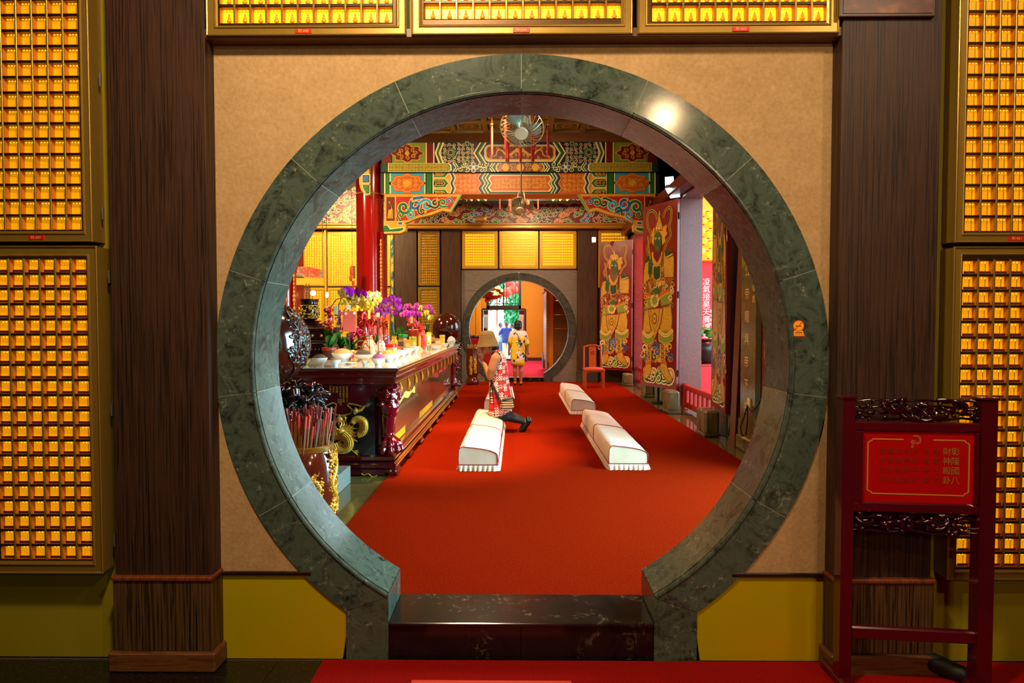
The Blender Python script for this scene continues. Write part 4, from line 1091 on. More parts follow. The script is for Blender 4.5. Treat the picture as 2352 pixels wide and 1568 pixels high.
# ------------------------------------------------------------------ painted door leaves with guardian figures
LEAFRED = M('door_leaf_red', '#780e08', 0.28, 0, 0.5, 0.3)
n = NT('gold_scale_paint'); v = n.coords((55, 55, 55)); vo = n.n('TexVoronoi', feature='DISTANCE_TO_EDGE'); vo.inputs['Scale'].default_value = 1.0; n.l(v, vo.inputs['Vector'])
n.base(n.ramp(vo.outputs['Distance'], [(0.0, '#6a440c'), (0.05, '#8a6014'), (0.09, '#dca428'), (1.0, '#ecb838')])); n.set(Roughness=0.45); SCALEM = n.m
GM = PM + [SCALEM]; SCALE = len(PM)
def guardian(f, wd, ht, var):
    """armoured guardian painted on a leaf; x 0..wd, z 0..ht, drawn from close-up pixels of the widest leaf"""
    def D(X, Y):
        x = (X-55)/290.0
        top = 75-60*x; bot = 1495+55*x
        return (x*wd*0.97+wd*.005, (bot-Y)/(bot-top)*ht)
    Pn = lambda *p: [D(x, y) for x, y in p]
    G, CR_, GR, DG, RD, NV, TN, OR, BR, OL, SK, BL, DR = [pi(k) for k in ('gold', 'cream', 'green', 'dgreen', 'red', 'navy', 'tan', 'orange', 'brown', 'olive', 'skin', 'blue', 'dred')]
    # halo ribbons
    for pts in (((185, 175), (170, 125), (135, 100), (100, 120), (92, 180), (105, 240), (130, 280), (118, 340), (92, 400), (105, 450), (130, 485)),
                ((235, 160), (250, 110), (285, 82), (302, 110), (298, 180), (285, 230), (298, 300), (270, 350), (245, 420), (240, 500))):
        sm = []
        for i in range(len(pts)-1):
            a, b, c, d = pts[max(i-1, 0)], pts[i], pts[i+1], pts[min(i+2, len(pts)-1)]
            for k_ in range(5): t_ = k_/5; sm.append(tuple(.5*(2*b[q]+(c[q]-a[q])*t_+(2*a[q]-5*b[q]+4*c[q]-d[q])*t_*t_+(3*b[q]-a[q]-3*c[q]+d[q])*t_**3) for q in (0, 1)))
        sm.append(pts[-1])
        f.line(Pn(*sm), .050*wd, G, 1); f.line(Pn(*sm), .024*wd, DG if var == 0 else BR, 2)
    # clouds at the feet
    for i, (X, Y, r) in enumerate(((80, 1430, 40), (125, 1450, 34), (160, 1410, 36), (205, 1440, 36), (250, 1455, 44), (300, 1460, 46), (95, 1385, 30), (220, 1395, 30), (285, 1500, 34), (150, 1465, 30), (320, 1420, 34))):
        c = D(min(max(X, 62+r), 338-r), Y); r_ = r/290*wd
        c = (c[0], max(c[1], r_+.06))
        f.disc(c[0], c[1], r_, CR_, 1+.05*i, 12); f.disc(c[0], c[1], r_*.82, (DG, NV, TN, GR)[i % 4], 2+.05*i, 12); f.spiral(c[0], c[1], r_*.62, r_*.2, CR_, 3+.05*i, 1.25, i)
    # boots
    for pts in (((85, 1330), (135, 1325), (145, 1370), (130, 1410), (100, 1445), (65, 1440), (70, 1400)), ((222, 1330), (272, 1325), (285, 1380), (318, 1450), (322, 1480), (280, 1475), (235, 1410), (215, 1370))):
        f.poly(Pn(*pts), SCALE, 4)
        f.outline(Pn(*pts), .02*wd, BR, 5)
    f.line(Pn((88, 1325), (138, 1318)), .045*wd, OR, 6); f.line(Pn((220, 1322), (272, 1318)), .045*wd, OR, 6)
    # shins with flames and curls
    for a, b in ((100, 140), (215, 262)):
        f.poly(Pn((a-22, 1160), (b+22, 1160), (b+14, 1240), (b, 1325), (a-10, 1325), (a-28, 1250)), BL if var else DR, 3)
        f.poly(Pn((a, 1170), (b, 1170), (b-2, 1318), (a-6, 1318)), G, 4)
        for q in range(4): c = D((a+b)/2, 1190+q*36); f.spiral(c[0], c[1], .055*wd, .022*wd, BR if q % 2 else DG, 5, 1.2, q+a)
    for X, Y, d in ((75, 1200, 1), (78, 1270, -1), (300, 1200, -1), (310, 1270, 1), (170, 1190, 1), (190, 1230, -1), (165, 1270, 1), (60, 1240, 1)):
        c = D(X, Y); f.spiral(c[0], c[1], .085*wd, .03*wd, (G, DG, BL, CR_)[X % 4], 4, 1.1, X, d)
    for q in range(46):
        c = D(R.uniform(66, 318), R.uniform(1140, 1320)); f.spiral(c[0], c[1], R.uniform(.03, .06)*wd, .013*wd, R.choice((G, CR_, OL, TN, BL)), 3.4+q*.01, 1.2, q, R.choice((-1, 1)))
    f.poly(Pn((160, 1190), (200, 1190), (205, 1240), (180, 1330), (150, 1270)), TN, 3)
    # green scalloped knee cloths
    for xa, xb in ((58, 165), (205, 325)):
        pts = [(xa, 1065), (xb, 1075)]
        nn = 6
        for q in range(nn*2+1):
            t = q/(nn*2); pts.append((xb+(xa-xb)*t, 1135+28*math.sin(t*PI)+(14 if q % 2 else 0)))
        f.poly(Pn(*pts), OL, 5); f.outline(Pn(*pts), .018*wd, G, 6)
        pts = [(xa+(xb-xa)*t/8, 1062+44*math.sin(t/8*PI)) for t in range(9)]
        f.line(Pn(*pts), .06*wd, CR_, 7); f.line(Pn(*pts), .036*wd, G, 8)
    # trousers of gold scale
    f.poly(Pn((75, 880), (150, 890), (160, 1075), (60, 1065), (68, 960)), SCALE, 4); f.poly(Pn((225, 880), (305, 870), (318, 960), (312, 1078), (215, 1075)), SCALE, 4)
    f.line(Pn((75, 880), (68, 960), (60, 1065)), .02*wd, BR, 5); f.line(Pn((305, 870), (318, 960), (312, 1078)), .02*wd, BR, 5)
    # apron
    f.poly(Pn((110, 885), (245, 880), (225, 1010), (165, 1140), (120, 1010)), BR, 6); f.poly(Pn((118, 890), (236, 886), (217, 1005), (167, 1122), (128, 1005)), SCALE, 7)
    f.line(Pn((134, 890), (140, 990), (170, 1070), (202, 990), (212, 888)), .05*wd, G, 8); f.line(Pn((134, 890), (140, 990), (170, 1070), (202, 990), (212, 888)), .02*wd, BR, 9)
    c = D(168, 965); f.disc(c[0], c[1], .07*wd, BR, 9, 14, .11*wd); f.disc(c[0], c[1], .045*wd, G, 10, 14, .075*wd); f.disc(c[0], c[1], .02*wd, NV, 11, 8)
    # body
    f.poly(Pn((115, 430), (235, 425), (300, 480), (320, 620), (300, 780), (90, 790), (75, 620), (88, 500)), BR if var == 0 else DR, 3)
    for q in range(70):
        X, Y = R.uniform(75, 320), R.uniform(540, 870); c = D(X, Y); f.spiral(c[0], c[1], R.uniform(.03, .065)*wd, .014*wd, R.choice((G, G, TN, OR, CR_, OL)), 4+q*.01, 1.2, q, R.choice((-1, 1)))
    f.poly(Pn((140, 430), (225, 430), (215, 520), (180, 560), (150, 520)), TN, 5); f.line(Pn((140, 440), (150, 510), (182, 548), (214, 510), (226, 436)), .03*wd, G, 6)
    f.poly(Pn((155, 545), (215, 540), (215, 640), (180, 660), (150, 640)), DG, 5); f.outline(Pn((155, 545), (215, 540), (215, 640), (180, 660), (150, 640)), .02*wd, G, 6)
    # shoulder guards and sleeves
    for pts in (((245, 430), (300, 420), (328, 470), (330, 560), (325, 640), (250, 640), (240, 540)), ((95, 470), (130, 450), (135, 540), (125, 640), (62, 690), (66, 580))):
        f.poly(Pn(*pts), SCALE, 6); f.outline(Pn(*pts), .02*wd, BR, 7)
    f.poly(Pn((250, 425), (310, 430), (325, 470), (262, 490)), DG, 8); f.poly(Pn((90, 478), (130, 450), (132, 500), (80, 540)), DG, 8)
    f.line(Pn((262, 480), (318, 455)), .03*wd, G, 9); f.line(Pn((80, 530), (130, 495)), .03*wd, G, 9)
    for q in range(5): c = D(75+q*5, 700+q*42); f.spiral(c[0], c[1], .06*wd, .022*wd, G, 7, 1.1, q)
    for q in range(5): c = D(318-q*5, 690+q*40); f.spiral(c[0], c[1], .06*wd, .022*wd, (TN, CR_)[q % 2], 7, 1.1, -q, -1)
    # green skirt tabs and belt
    f.poly(Pn((112, 790), (150, 770), (145, 880), (60, 895)), OL, 6); f.poly(Pn((215, 800), (290, 745), (315, 850), (225, 872)), OL, 6)
    f.line(Pn((60, 895), (145, 880)), .03*wd, BR, 7); f.line(Pn((225, 872), (315, 850)), .03*wd, BR, 7)
    f.line(Pn((105, 770), (180, 800), (290, 740)), .05*wd, OR, 7); f.line(Pn((105, 785), (180, 815), (290, 755)), .02*wd, G, 8)
    # lion belt clasp
    c = D(168, 820); f.disc(c[0], c[1], .12*wd, G, 8, 16); f.disc(c[0], c[1], .08*wd, OL, 9, 12)
    for q in range(8): f.spiral(c[0]+.11*wd*math.cos(q*PI/4), c[1]+.11*wd*math.sin(q*PI/4), .035*wd, .014*wd, CR_, 10, 1.1, q)
    # sword, hands
    f.line(Pn((102, 300), (128, 500), (150, 600), (168, 700)), .035*wd, G, 9); f.line(Pn((102, 300), (128, 500), (150, 600), (168, 700)), .013*wd, BR, 10)
    f.poly(Pn((112, 500), (138, 478), (148, 520), (142, 600), (120, 632), (106, 590)), SK, 10); f.poly(Pn((148, 735), (195, 712), (202, 755), (175, 785), (150, 770)), SK, 10)
    for q in range(4): f.line(Pn((114+q*8, 520), (116+q*8, 600)), .008*wd, DG, 11)
    # beard and face
    f.poly(Pn((150, 390), (225, 390), (220, 460), (185, 520), (155, 470)), DR if var == 0 else BR, 7)
    for pts in (((140, 270), (150, 240), (225, 235), (270, 220), (262, 260), (272, 290), (252, 320), (258, 350), (230, 380), (225, 300), (160, 300), (155, 380), (135, 350), (142, 320), (130, 300)),):
        f.poly(Pn(*pts), G, 6); f.outline(Pn(*pts), .016*wd, OR, 7)
    f.poly(Pn((160, 300), (168, 278), (205, 270), (222, 295), (220, 380), (205, 425), (180, 432), (163, 400)), SK, 8)
    f.line(Pn((166, 308), (184, 300)), .018*wd, BR, 9); f.line(Pn((196, 298), (214, 302)), .018*wd, BR, 9)
    for X in (172, 203): c = D(X, 324); f.disc(c[0], c[1], .026*wd, CR_, 9, 10, .02*wd); f.disc(c[0], c[1], .011*wd, NV, 10, 8)
    f.line(Pn((186, 318), (182, 358), (194, 362)), .013*wd, DG, 9); f.line(Pn((170, 385), (186, 374), (208, 384)), .022*wd, DR, 9); f.line(Pn((176, 398), (200, 398)), .02*wd, RD, 10)
    # crown
    if var == 0:
        f.poly(Pn((160, 275), (172, 225), (192, 175), (203, 130), (216, 175), (230, 222), (232, 262), (205, 262)), SCALE, 8); f.outline(Pn((160, 275), (172, 225), (192, 175), (203, 130), (216, 175), (230, 222), (232, 262), (205, 262)), .016*wd, BR, 9)
        f.poly(Pn((197, 140), (205, 100), (213, 140)), G, 9)
    else:
        f.poly(Pn((158, 275), (150, 225), (170, 195), (190, 205), (210, 190), (232, 215), (228, 265)), G, 8); f.outline(Pn((158, 275), (150, 225), (170, 195), (190, 205), (210, 190), (232, 215), (228, 265)), .018*wd, BR, 9)
        f.poly(Pn((183, 205), (190, 160), (198, 205)), CR_, 9)
    for q in range(5): c = D(170+q*11, 255-(q % 2)*12); f.disc(c[0], c[1], .018*wd, (RD, CR_)[q % 2], 10, 8)
def door_leaf(label, hinge, tip, z0, z1, var, thick=0.05):
    """hinge/tip: (x, y) of the two vertical edges of the painted face"""
    hx, hy = hinge; tx, ty = tip
    t = thing('painted_door_leaf', label, 'door', ((hx+tx)/2, (hy+ty)/2, z0), 'painted guardian door leaves')
    e = Vector((tx-hx, ty-hy, 0)); wd = e.length; e.normalize()
    nrm = Vector((e.y, -e.x, 0))
    # face towards the viewer / the hall
    if nrm.y > 0.05 or (abs(nrm.y) <= 0.05 and nrm.x > 0): nrm = -nrm
    if nrm.x > 0.75: nrm = -nrm
    left, ax = ((tx, ty), -e) if tx < hx or (abs(tx-hx) < .2 and ty > hy) else ((hx, hy), e)
    o = Vector((left[0], left[1], 0))
    fr = lambda x, z, h: tuple(o + ax*x + nrm*h + Vector((0, 0, z0+z)))
    mb = MB(); mb.prism([(0, 0), (wd, 0), (wd, z1-z0), (0, z1-z0)], thick, fr, 0, -thick); mb.build('leaf_board', LEAFRED, t)
    f = Flat(fr, 0.0012); guardian(f, wd, z1-z0, var); f.mb.build('painted_guardian', GM, t)
    for zz in (.3, (z1-z0)/2, z1-z0-.3):
        p = o + (ax*wd if left != (hx, hy) else Vector((0, 0, 0))) - nrm*thick*.5
        MB().lathe([(.018, z0+zz-.06), (.018, z0+zz+.06)], (p.x, p.y, 0), 8).build('hinge', M('iron_hinge', '#1a1210', 0.4, 0.6), t)
    return t
door_leaf('largest red door leaf with a green faced guardian in a flaming crown holding a sword', (2.81, 11.26), (2.39, 12.2), .34, 3.72, 0)
door_leaf('far red door leaf with a green faced guardian, behind the wooden chair', (2.79, 15.6), (2.09, 16.2), .34, 3.56, 1)
door_leaf('red and gold door leaf seen edge on, just left of the leaning post', (2.77, 9.1), (2.665, 8.15), .37, 3.72, 0)
door_leaf('painted door leaf half hidden by the right inner edge of the near gate', (2.77, 7.22), (2.75, 6.25), .22, 3.72, 1)

# low red fence inside the middle doorway
t = thing('door_fence', 'low red wooden barrier across the middle right doorway', 'fence', (2.98, 10.2, 0))
FR = M('red_fence', '#b01c10', 0.35)
for z, h in ((.40, .09), (.10, .10)): MB().cbox((2.98, 10.2, z), (.07, 2.18, h), 0, None, .015).build('rail', FR, t)
for q in range(9): MB().cbox((2.98, 9.22+q*.245, .25), (.045, .09, .28), 0, None, .008).build('slat', FR, t)
for y in (9.15, 11.25): MB().cbox((2.98, y, .23), (.09, .09, .46), 0, None, .012).build('end_post', FR, t)
t = thing('door_fence', 'low red wooden barrier in the farthest right doorway', 'fence', (2.98, 14.6, 0))
for z, h in ((.40, .09), (.10, .10)): MB().cbox((2.98, 14.6, z), (.07, 2.18, h), 0, None, .015).build('rail', FR, t)
for q in range(9): MB().cbox((2.98, 13.62+q*.245, .25), (.045, .09, .28), 0, None, .008).build('slat', FR, t)
# door stones: paired rounded blocks at each jamb
n = NT('door_stone'); v = n.coords(); n.base(n.ramp(n.noise(v, 7, 6, .7), [(.3, '#463a26'), (.7, '#86744c')])); n.set(Roughness=.4); DST = n.m
def door_stone(label, x, y, h=.42):
    t = thing('door_stone', label, 'stone block', (x, y, 0), 'carved stone blocks beside the right doorways')
    mb = MB()
    for dy in (-.105, .105): mb.cbox((x, y+dy, h/2), (.20, .205, h), 0, None, .05)
    a, b = mb, None
    MB().cbox((x, y-.105, h/2+.02), (.20, .208, h-.04), 0, None, .028).build('near_drum', DST, t); MB().cbox((x, y+.105, h/2+.02), (.20, .208, h-.04), 0, None, .028).build('far_drum', DST, t)
    MB().cbox((x, y, .03), (.22, .43, .05), 0, None, .01).build('base_slab', DST, t)
door_stone('tan rounded stone block under the edge on door leaf', 2.61, 8.72, .36)
door_stone('tan rounded stone block under the largest painted leaf', 2.64, 10.92, .38)
door_stone('small tan stone block between the far and largest painted leaves', 2.70, 13.25)
door_stone('tan stone block under the right edge of the far painted leaf', 2.68, 15.5, .30)
# greenish skirting slabs along the right wall
sk = thing('baseboard_right', 'greenish stone skirting slabs along the right hall wall', None, (2.83, 9, 0), kind='structure')
GST = M('greenish_stone', '#6a6e50', 0.35, var=.2, vs=5)
for y0, y1 in ((6.2, 7.1), (7.12, 7.9), (7.92, 8.5), (8.55, 9.1), (11.35, 12.1), (12.12, 12.8), (12.82, 13.5), (15.7, 16.3)): MB().cbox((2.84, (y0+y1)/2, .17), (.06, y1-y0-.01, .34), 0, None, .006).build('skirting_slab', GST, sk)
# leaning board, dark door behind it
t = thing('leaning_post', 'brown wooden post leaning against the right wall near the inscribed pillar', 'post', (2.62, 7.65, 0))
a = PZ(1690, 1034, 0.02); mb = MB(); b = P(1706, 605, 7.8)
mb.tube([(2.695, 7.93, .0), (2.80, 7.95, 2.75)], .05, 4); mb.build('post', M('brown_post', '#8a4a1c', 0.4, var=.2, vs=9), t)
MB().box((2.80, 7.55, 0.02), (2.86, 8.05, 3.6)).build('dark_backing', M('dark_backing', '#120808', 0.4), t) if False else None
tag(MB().cbox((2.855, 8.02, 1.9), (.02, .28, 3.4), 0, None, .005).build('lacquered_board', M('dark_red_black_panel', '#1c0a0a', 0.25)), 'dark lacquered panel behind the leaning post', 'panel')
# inscribed stone pillar
IP = thing('inscribed_pillar', 'yellowish stone pillar with gold brush writing, right of the leaning post', 'pillar', (2.80, 7.5, 0))
n = NT('yellow_grey_pillar_stone'); v = n.coords(); n.base(n.ramp(n.noise(v, 4, 6, .7), [(.3, '#46432a'), (.7, '#6c643c')])); n.set(Roughness=.15); PST = n.m
mb = MB()
oct_ = [(2.725, 7.30), (2.77, 7.26), (2.87, 7.26), (2.87, 7.82), (2.77, 7.82), (2.725, 7.78)]
mb.loft([[(x, y, z) for x, y in oct_] for z in (0.0, 4.6)]); mb.build('shaft', PST, IP)
mb = MB(); mb.cbox((2.78, 7.54, .09), (.17, .64, .18), 0, None, .02); mb.build('base', PST, IP)
m4 = lambda y, z: Matrix.Translation((2.722, y, z)) @ Matrix.Rotation(-PI/2, 4, 'Z') @ Matrix.Rotation(PI/2, 4, 'X')
WG = M('gold_writing', '#f0c860', 0.4)
wr = MB()
for i, ch in enumerate('觀公帝龍興帝下禪'):
    q = text_mb(ch, .15, m4(7.58, 2.42-i*.27)); wr.add(q.v, q.f, 0)
for i, ch in enumerate('信士敬獻'):
    q = text_mb(ch, .09, m4(7.37, 2.2-i*.13)); wr.add(q.v, q.f, 0)
wr.build('gold_inscription', WG, IP)
MB().cbox((2.722, 7.46, .60), (.03, .09, .12), 0, None, .006).build('socket_plate', M('socket_cream', '#e0cc80', .4), IP)
# cables
BLKC = M('black_cable', '#0a0a0a', 0.5)
mb = MB(); L = [(2.70, 7.46, .58), (2.67, 7.5, .42), (2.66, 7.58, .3), (2.66, 7.52, .2), (2.67, 7.42, .24), (2.68, 7.40, .42), (2.69, 7.44, .57), (2.69, 7.3, .52), (2.71, 7.16, .62), (2.71, 7.05, .72)]
mb.tube(L, .008, 6); tag(mb.build('power_cable', BLKC, None, 60), 'looped black cable plugged in at the inscribed pillar', 'cable')
mb = MB(); L = [PZ(1524, 940, .012), PZ(1512, 943, .012), PZ(1540, 950, .03), PZ(1590, 953, .03), PZ(1606, 980, .02), PZ(1630, 1003, .02), PZ(1655, 998, .05), (2.66, 8.0, .12), (2.67, 7.95, .32)]
mb.tube(L, .008, 6); tag(mb.build('floor_cable', BLKC, None, 60), 'black cable running along the stone edge of the right wall', 'cable')
# dark stand with round base between largest leaf and stone
t = thing('standing_pole', 'black pole stand with round foot below the largest painted leaf', 'stand', tuple(PZ(1512, 926, 0)))
p = PZ(1512, 926, 0); MB().lathe([(.14, .005), (.14, .03), (.03, .045)], (p.x, p.y, 0), 20).build('round_foot', BLKC, t); MB().lathe([(.022, .04), (.022, .9)], (p.x, p.y, 0), 10).build('pole', BLKC, t)
# flood lamps
def flood(label, u, v, Y, tgt, s=1.0, on=True):
    p = P(u, v, Y); t = thing('flood_lamp', label, 'lamp', tuple(p))
    q = (Vector(tgt)-p).to_track_quat('-Z', 'Y').to_matrix().to_4x4(); m = Matrix.Translation(p) @ q
    mb = MB(); mb.box((-.09*s, -.12*s, -.02*s), (.09*s, .12*s, .05*s), 0, m); mb.build('housing', M('lamp_grey', '#8a8a8a', .4, .5), t)
    mb = MB(); mb.box((-.08*s, -.11*s, -.026*s), (.08*s, .11*s, -.021*s), 0, m); mb.build('lamp_face', M('flood_face', '#f4ffff', .3, emit='#e8ffff', es=12 if on else .1), t)
    mb = MB(); mb.tube([m @ Vector((-.1*s, 0, .02*s)), m @ Vector((-.1*s, 0, .14*s)), m @ Vector((.1*s, 0, .14*s)), m @ Vector((.1*s, 0, .02*s))], .008*s, 6); mb.build('yoke', M('lamp_grey', '#8a8a8a', .4, .5), t)
    return t
flood('white lit flood lamp on the lintel right of the great beam, upper one', 1538, 419, 11.6, (1.6, 9.0, 3.2), .9)
flood('grey flood lamp tilted sideways below the lit one', 1546, 440, 11.2, (1.9, 10.2, 1.8), 1.1, False)
FL3 = flood('small lit spot lamp hanging under the cornice near the far painted leaf', 1364, 550, 15.8, (1.7, 14.6, 2.9), .55)
p = P(1364, 550, 15.8); mb = MB(); mb.tube([p+Vector((0, 0, .05)), p+Vector((-.03, 0, .2)), p+Vector((.02, .25, .36))], .006, 5); mb.build('lamp_wire', BLKC, FL3)
p = P(1108, 503, 15.7); t = thing('cylinder_spot', 'brass cylinder spotlight on the frieze above the left far cabinets', 'lamp', tuple(p))
mb = MB(); mb.tube([p+Vector((-.16, .05, 0)), p+Vector((.08, -.03, .0)), p+Vector((.085, -.03, 0))], [.075, .085, .07], 14); mb.build('barrel', M('brass_lamp', '#b07a34', .35, .6), t, 40)
mb = MB(); mb.lathe([(.07, 0), (.07, .01)], (0, 0, 0), 14, 0, Matrix.Translation(p+Vector((.09, -.032, 0))) @ Matrix.Rotation(PI/2, 4, 'Y')); mb.build('lens', M('lens_glass', '#c8d8c0', .1), t)
MB().box((p.x-.02, p.y, p.z-.02), (p.x+.02, 16.26, p.z+.02)).build('bracket', M('brass_lamp', '#b07a34', .35, .6), t)

# ------------------------------------------------------------------ porch outside the right doorways
PR = M('porch_red', '#c01010', 0.4)
tag(MB().box((XRO, 3, -.14), (8.5, YH, -.02)).build('porch_floor', M('porch_stone', '#7a6a5a', .5, var=.15, vs=4)), 'stone porch floor outside the right doorways', kind='structure')
mb = MB(); mb.box((XRO, 6.6, 4.7), (6.6, 17.2, 4.8))  # unseen roof added to cut sky light and bounce red onto the jambs
for y in (7.0, 9.0, 11.0, 13.0, 15.0, 17.0): mb.box((XRO, y-.06, 4.55), (6.6, y+.06, 4.7))
tag(mb.build('unseen_porch_roof', PR), 'unseen porch roof added outside the right doorways, its red underside blocking sky and bouncing red light', kind='structure')
pw = thing('porch_banner', 'tall red banner board with white brush writing out on the porch', 'banner', (3.85, 13.2, 0))
MB().box((3.3, 13.25, -.02), (4.7, 13.4, 4.6)).build('banner_board', M('banner_red', '#e01020', .5), pw)
mw = lambda x, z: Matrix.Translation((x, 13.245, z)) @ Matrix.Rotation(PI/2, 4, 'X')
wr = MB()
for i, ch in enumerate('凌氣接昊天廣溥皇'):
    p = P(1622.5, 648+i*17.3, 13.24); q = text_mb(ch, .165, mw(p.x, p.z)); wr.add(q.v, q.f, 0)
for i, ch in enumerate('恩光普照信士敬'):
    p = P(1633.5, 715+i*10, 13.24); q = text_mb(ch, .07, mw(p.x, p.z)); wr.add(q.v, q.f, 0)
wr.build('white_writing', M('white_writing', '#fff0ea', .5), pw)
LG = M('lantern_glow', '#ffb020', .4, emit='#ffa814', es=1.6); LRD = M('lantern_red', '#e02010', .4, emit='#e01808', es=.5); TASS = M('tassel_red', '#c81408', .7)
LROW = ('topmost row', 'second row from the top', 'middle row', 'fourth row', 'lowest row')
for i, v in enumerate((485, 507, 530, 553, 576)):
    for j, u in enumerate((1611, 1627)):
        p = P(u+(i % 2)*5, v+j*9, 12.35+j*.4)
        t = thing('hanging_lantern', 'small glowing amber lantern on the porch, %s, %s one of two' % (LROW[i], ('left', 'right')[j]), 'lantern', tuple(p), 'amber lanterns on the porch')
        mb = MB(); mb.lathe([(.025, -.065), (.06, -.045), (.075, 0), (.06, .045), (.025, .065)], tuple(p), 12); mb.build('lantern_body', LG, t, 50)
        mb = MB(); mb.lathe([(.03, .065), (.03, .08)], tuple(p), 10); mb.lathe([(.03, -.08), (.03, -.065)], tuple(p), 10); mb.build('lantern_cap', LRD, t)
        MB().tube([p+Vector((0, 0, .08)), (p.x, 12.985, p.z+.095)], .006, 4).build('hook', BLKC, t)
t = thing('porch_lantern_board', 'glowing amber lit panel behind the porch lanterns', 'panel', (3.9, 13.0, 2.75))
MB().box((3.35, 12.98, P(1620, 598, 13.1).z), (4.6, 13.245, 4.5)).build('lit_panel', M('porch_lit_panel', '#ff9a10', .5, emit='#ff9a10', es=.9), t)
p = P(1618, 852, 12.4); t = thing('porch_urn', 'dark urn on a red arched stand out on the porch', 'urn', (p.x, 12.4, 0))
mb = MB(); mb.lathe([(.12, .75), (.2, .85), (.26, 1.0), (.24, 1.12), (.16, 1.18), (.19, 1.22)], (p.x, 12.4, 0), 20); mb.build('urn_body', M('dark_urn', '#2a1412', .3), t, 50)
mb = MB(); mb.tube([(p.x-.3+.6*q/12*1, 12.3, .4+.45*math.sin(PI*q/12)) for q in range(13)], .03, 8); mb.build('stand_arch', FR, t, 50)
mb = MB()
for x in (-.28, .28): mb.lathe([(.035, -.02), (.035, .42)], (p.x+x, 12.3, 0), 8)
mb.cbox((p.x, 12.4, .72), (.5, .4, .05), 0, None, .01); mb.build('stand_frame', FR, t)
mb = MB()
for q in range(7):
    a = q*.9; mb.ball((p.x+.12*math.cos(a), 12.4+.1*math.sin(a), 1.33+.05*(q % 3)), (.07, .02, .11), 8, 0, (a, .4, a))
mb.build('green_leaves', M('urn_leaf', '#2a7a1c', .5), t, 60)
# greenery and bright outdoors beyond the end doorway
LEAFM = M('outdoor_leaf', '#2f9a60', 0.6, var=.5, vs=2.0)
def tree(label, x, y, h, r, seed):
    rr = random.Random(seed)
    t = thing('garden_tree', label, 'tree', (x, y, -.14), 'green trees outside the far doorway')
    mb = MB(); mb.tube([(x, y, -.14), (x+.1, y, h*.35), (x, y+.1, h*.6)], [.12, .09, .05], 8); mb.build('trunk', M('bark', '#5a4632', .8), t, 60)
    mb = MB()
    for i in range(2400):
        a = rr.uniform(0, 2*PI); b = rr.uniform(-1, 1); q = r*rr.uniform(.35, 1)
        c = Vector((x+q*math.cos(a)*math.sqrt(1-b*b), y+q*math.sin(a)*math.sqrt(1-b*b), h*.62+q*b*1.1))
        m = Matrix.Translation(c) @ Euler((rr.uniform(0, 6), rr.uniform(0, 6), rr.uniform(0, 6))).to_matrix().to_4x4()
        s_ = rr.uniform(.12, .22)
        mb.add([(-s_, 0, 0), (0, -s_*.45, .02), (s_, 0, 0), (0, s_*.45, .02)], [(0, 1, 2, 3)], 0, m)
    tag(mb.build('foliage', LEAFM, t), kind='stuff')
tree('low bushy tree right behind the people outside the far doorway', 0.75, 33.5, 3.3, 1.5, 8)
tree('leafy green tree outside the far doorway, right behind the blue shirt man', 1.2, 36.5, 5.6, 2.1, 3)
tree('leafy green tree outside, left one seen through the transom window', -2.8, 41, 7.0, 2.4, 4)
tree('broad green tree farther back outside the far doorway', 3.4, 46, 8.4, 3.0, 5)
LWH = ('lowest left one', 'right one', 'upper left one', 'far right one')
mb = MB(); mb.box((-1.5, 28.6, 5.0), (1.5, 31.2, 5.06)); mb.box((-1.5, 30, -.14), (-1.42, 30.1, 5)); mb.box((1.42, 30, -.14), (1.5, 30.1, 5)); tag(mb.build('awning_frame', M('pink_awning', '#f0a8a0', .5)), 'pink lantern frame roof outside above the far doorway', 'awning')
for i, (u, v) in enumerate(((1163, 672), (1178, 665), (1170, 651), (1191, 657))):
    p = P(u, v, 29+i*.55); t = thing('red_lantern', 'red paper lantern outside the transom window, '+LWH[i], 'lantern', tuple(p), 'red lanterns beyond the transom window')
    mb = MB(); mb.lathe([(.08, -.2), (.2, -.13), (.25, 0), (.2, .13), (.08, .2)], tuple(p), 14); mb.build('lantern_body', M('red_paper', '#ff4a30', .5), t, 50)
    MB().tube([p+Vector((0, 0, -.2)), p+Vector((0, 0, -.4))], .03, 6).build('tassel', TASS, t); MB().tube([p+Vector((0, 0, .2)), Vector((p.x, p.y, 5.02))], .008, 4).build('cord', BLKC, t)
p = P(1141.5, 760, 26.5); tag(MB().lathe([(.06, -.14), (.06, 3.0)], (p.x, 26.5, 0), 12).build('flag_pole', M('pale_pole', '#f4e4e4', .4), None, 40), 'pale upright pole just outside the far doorway', 'pole')
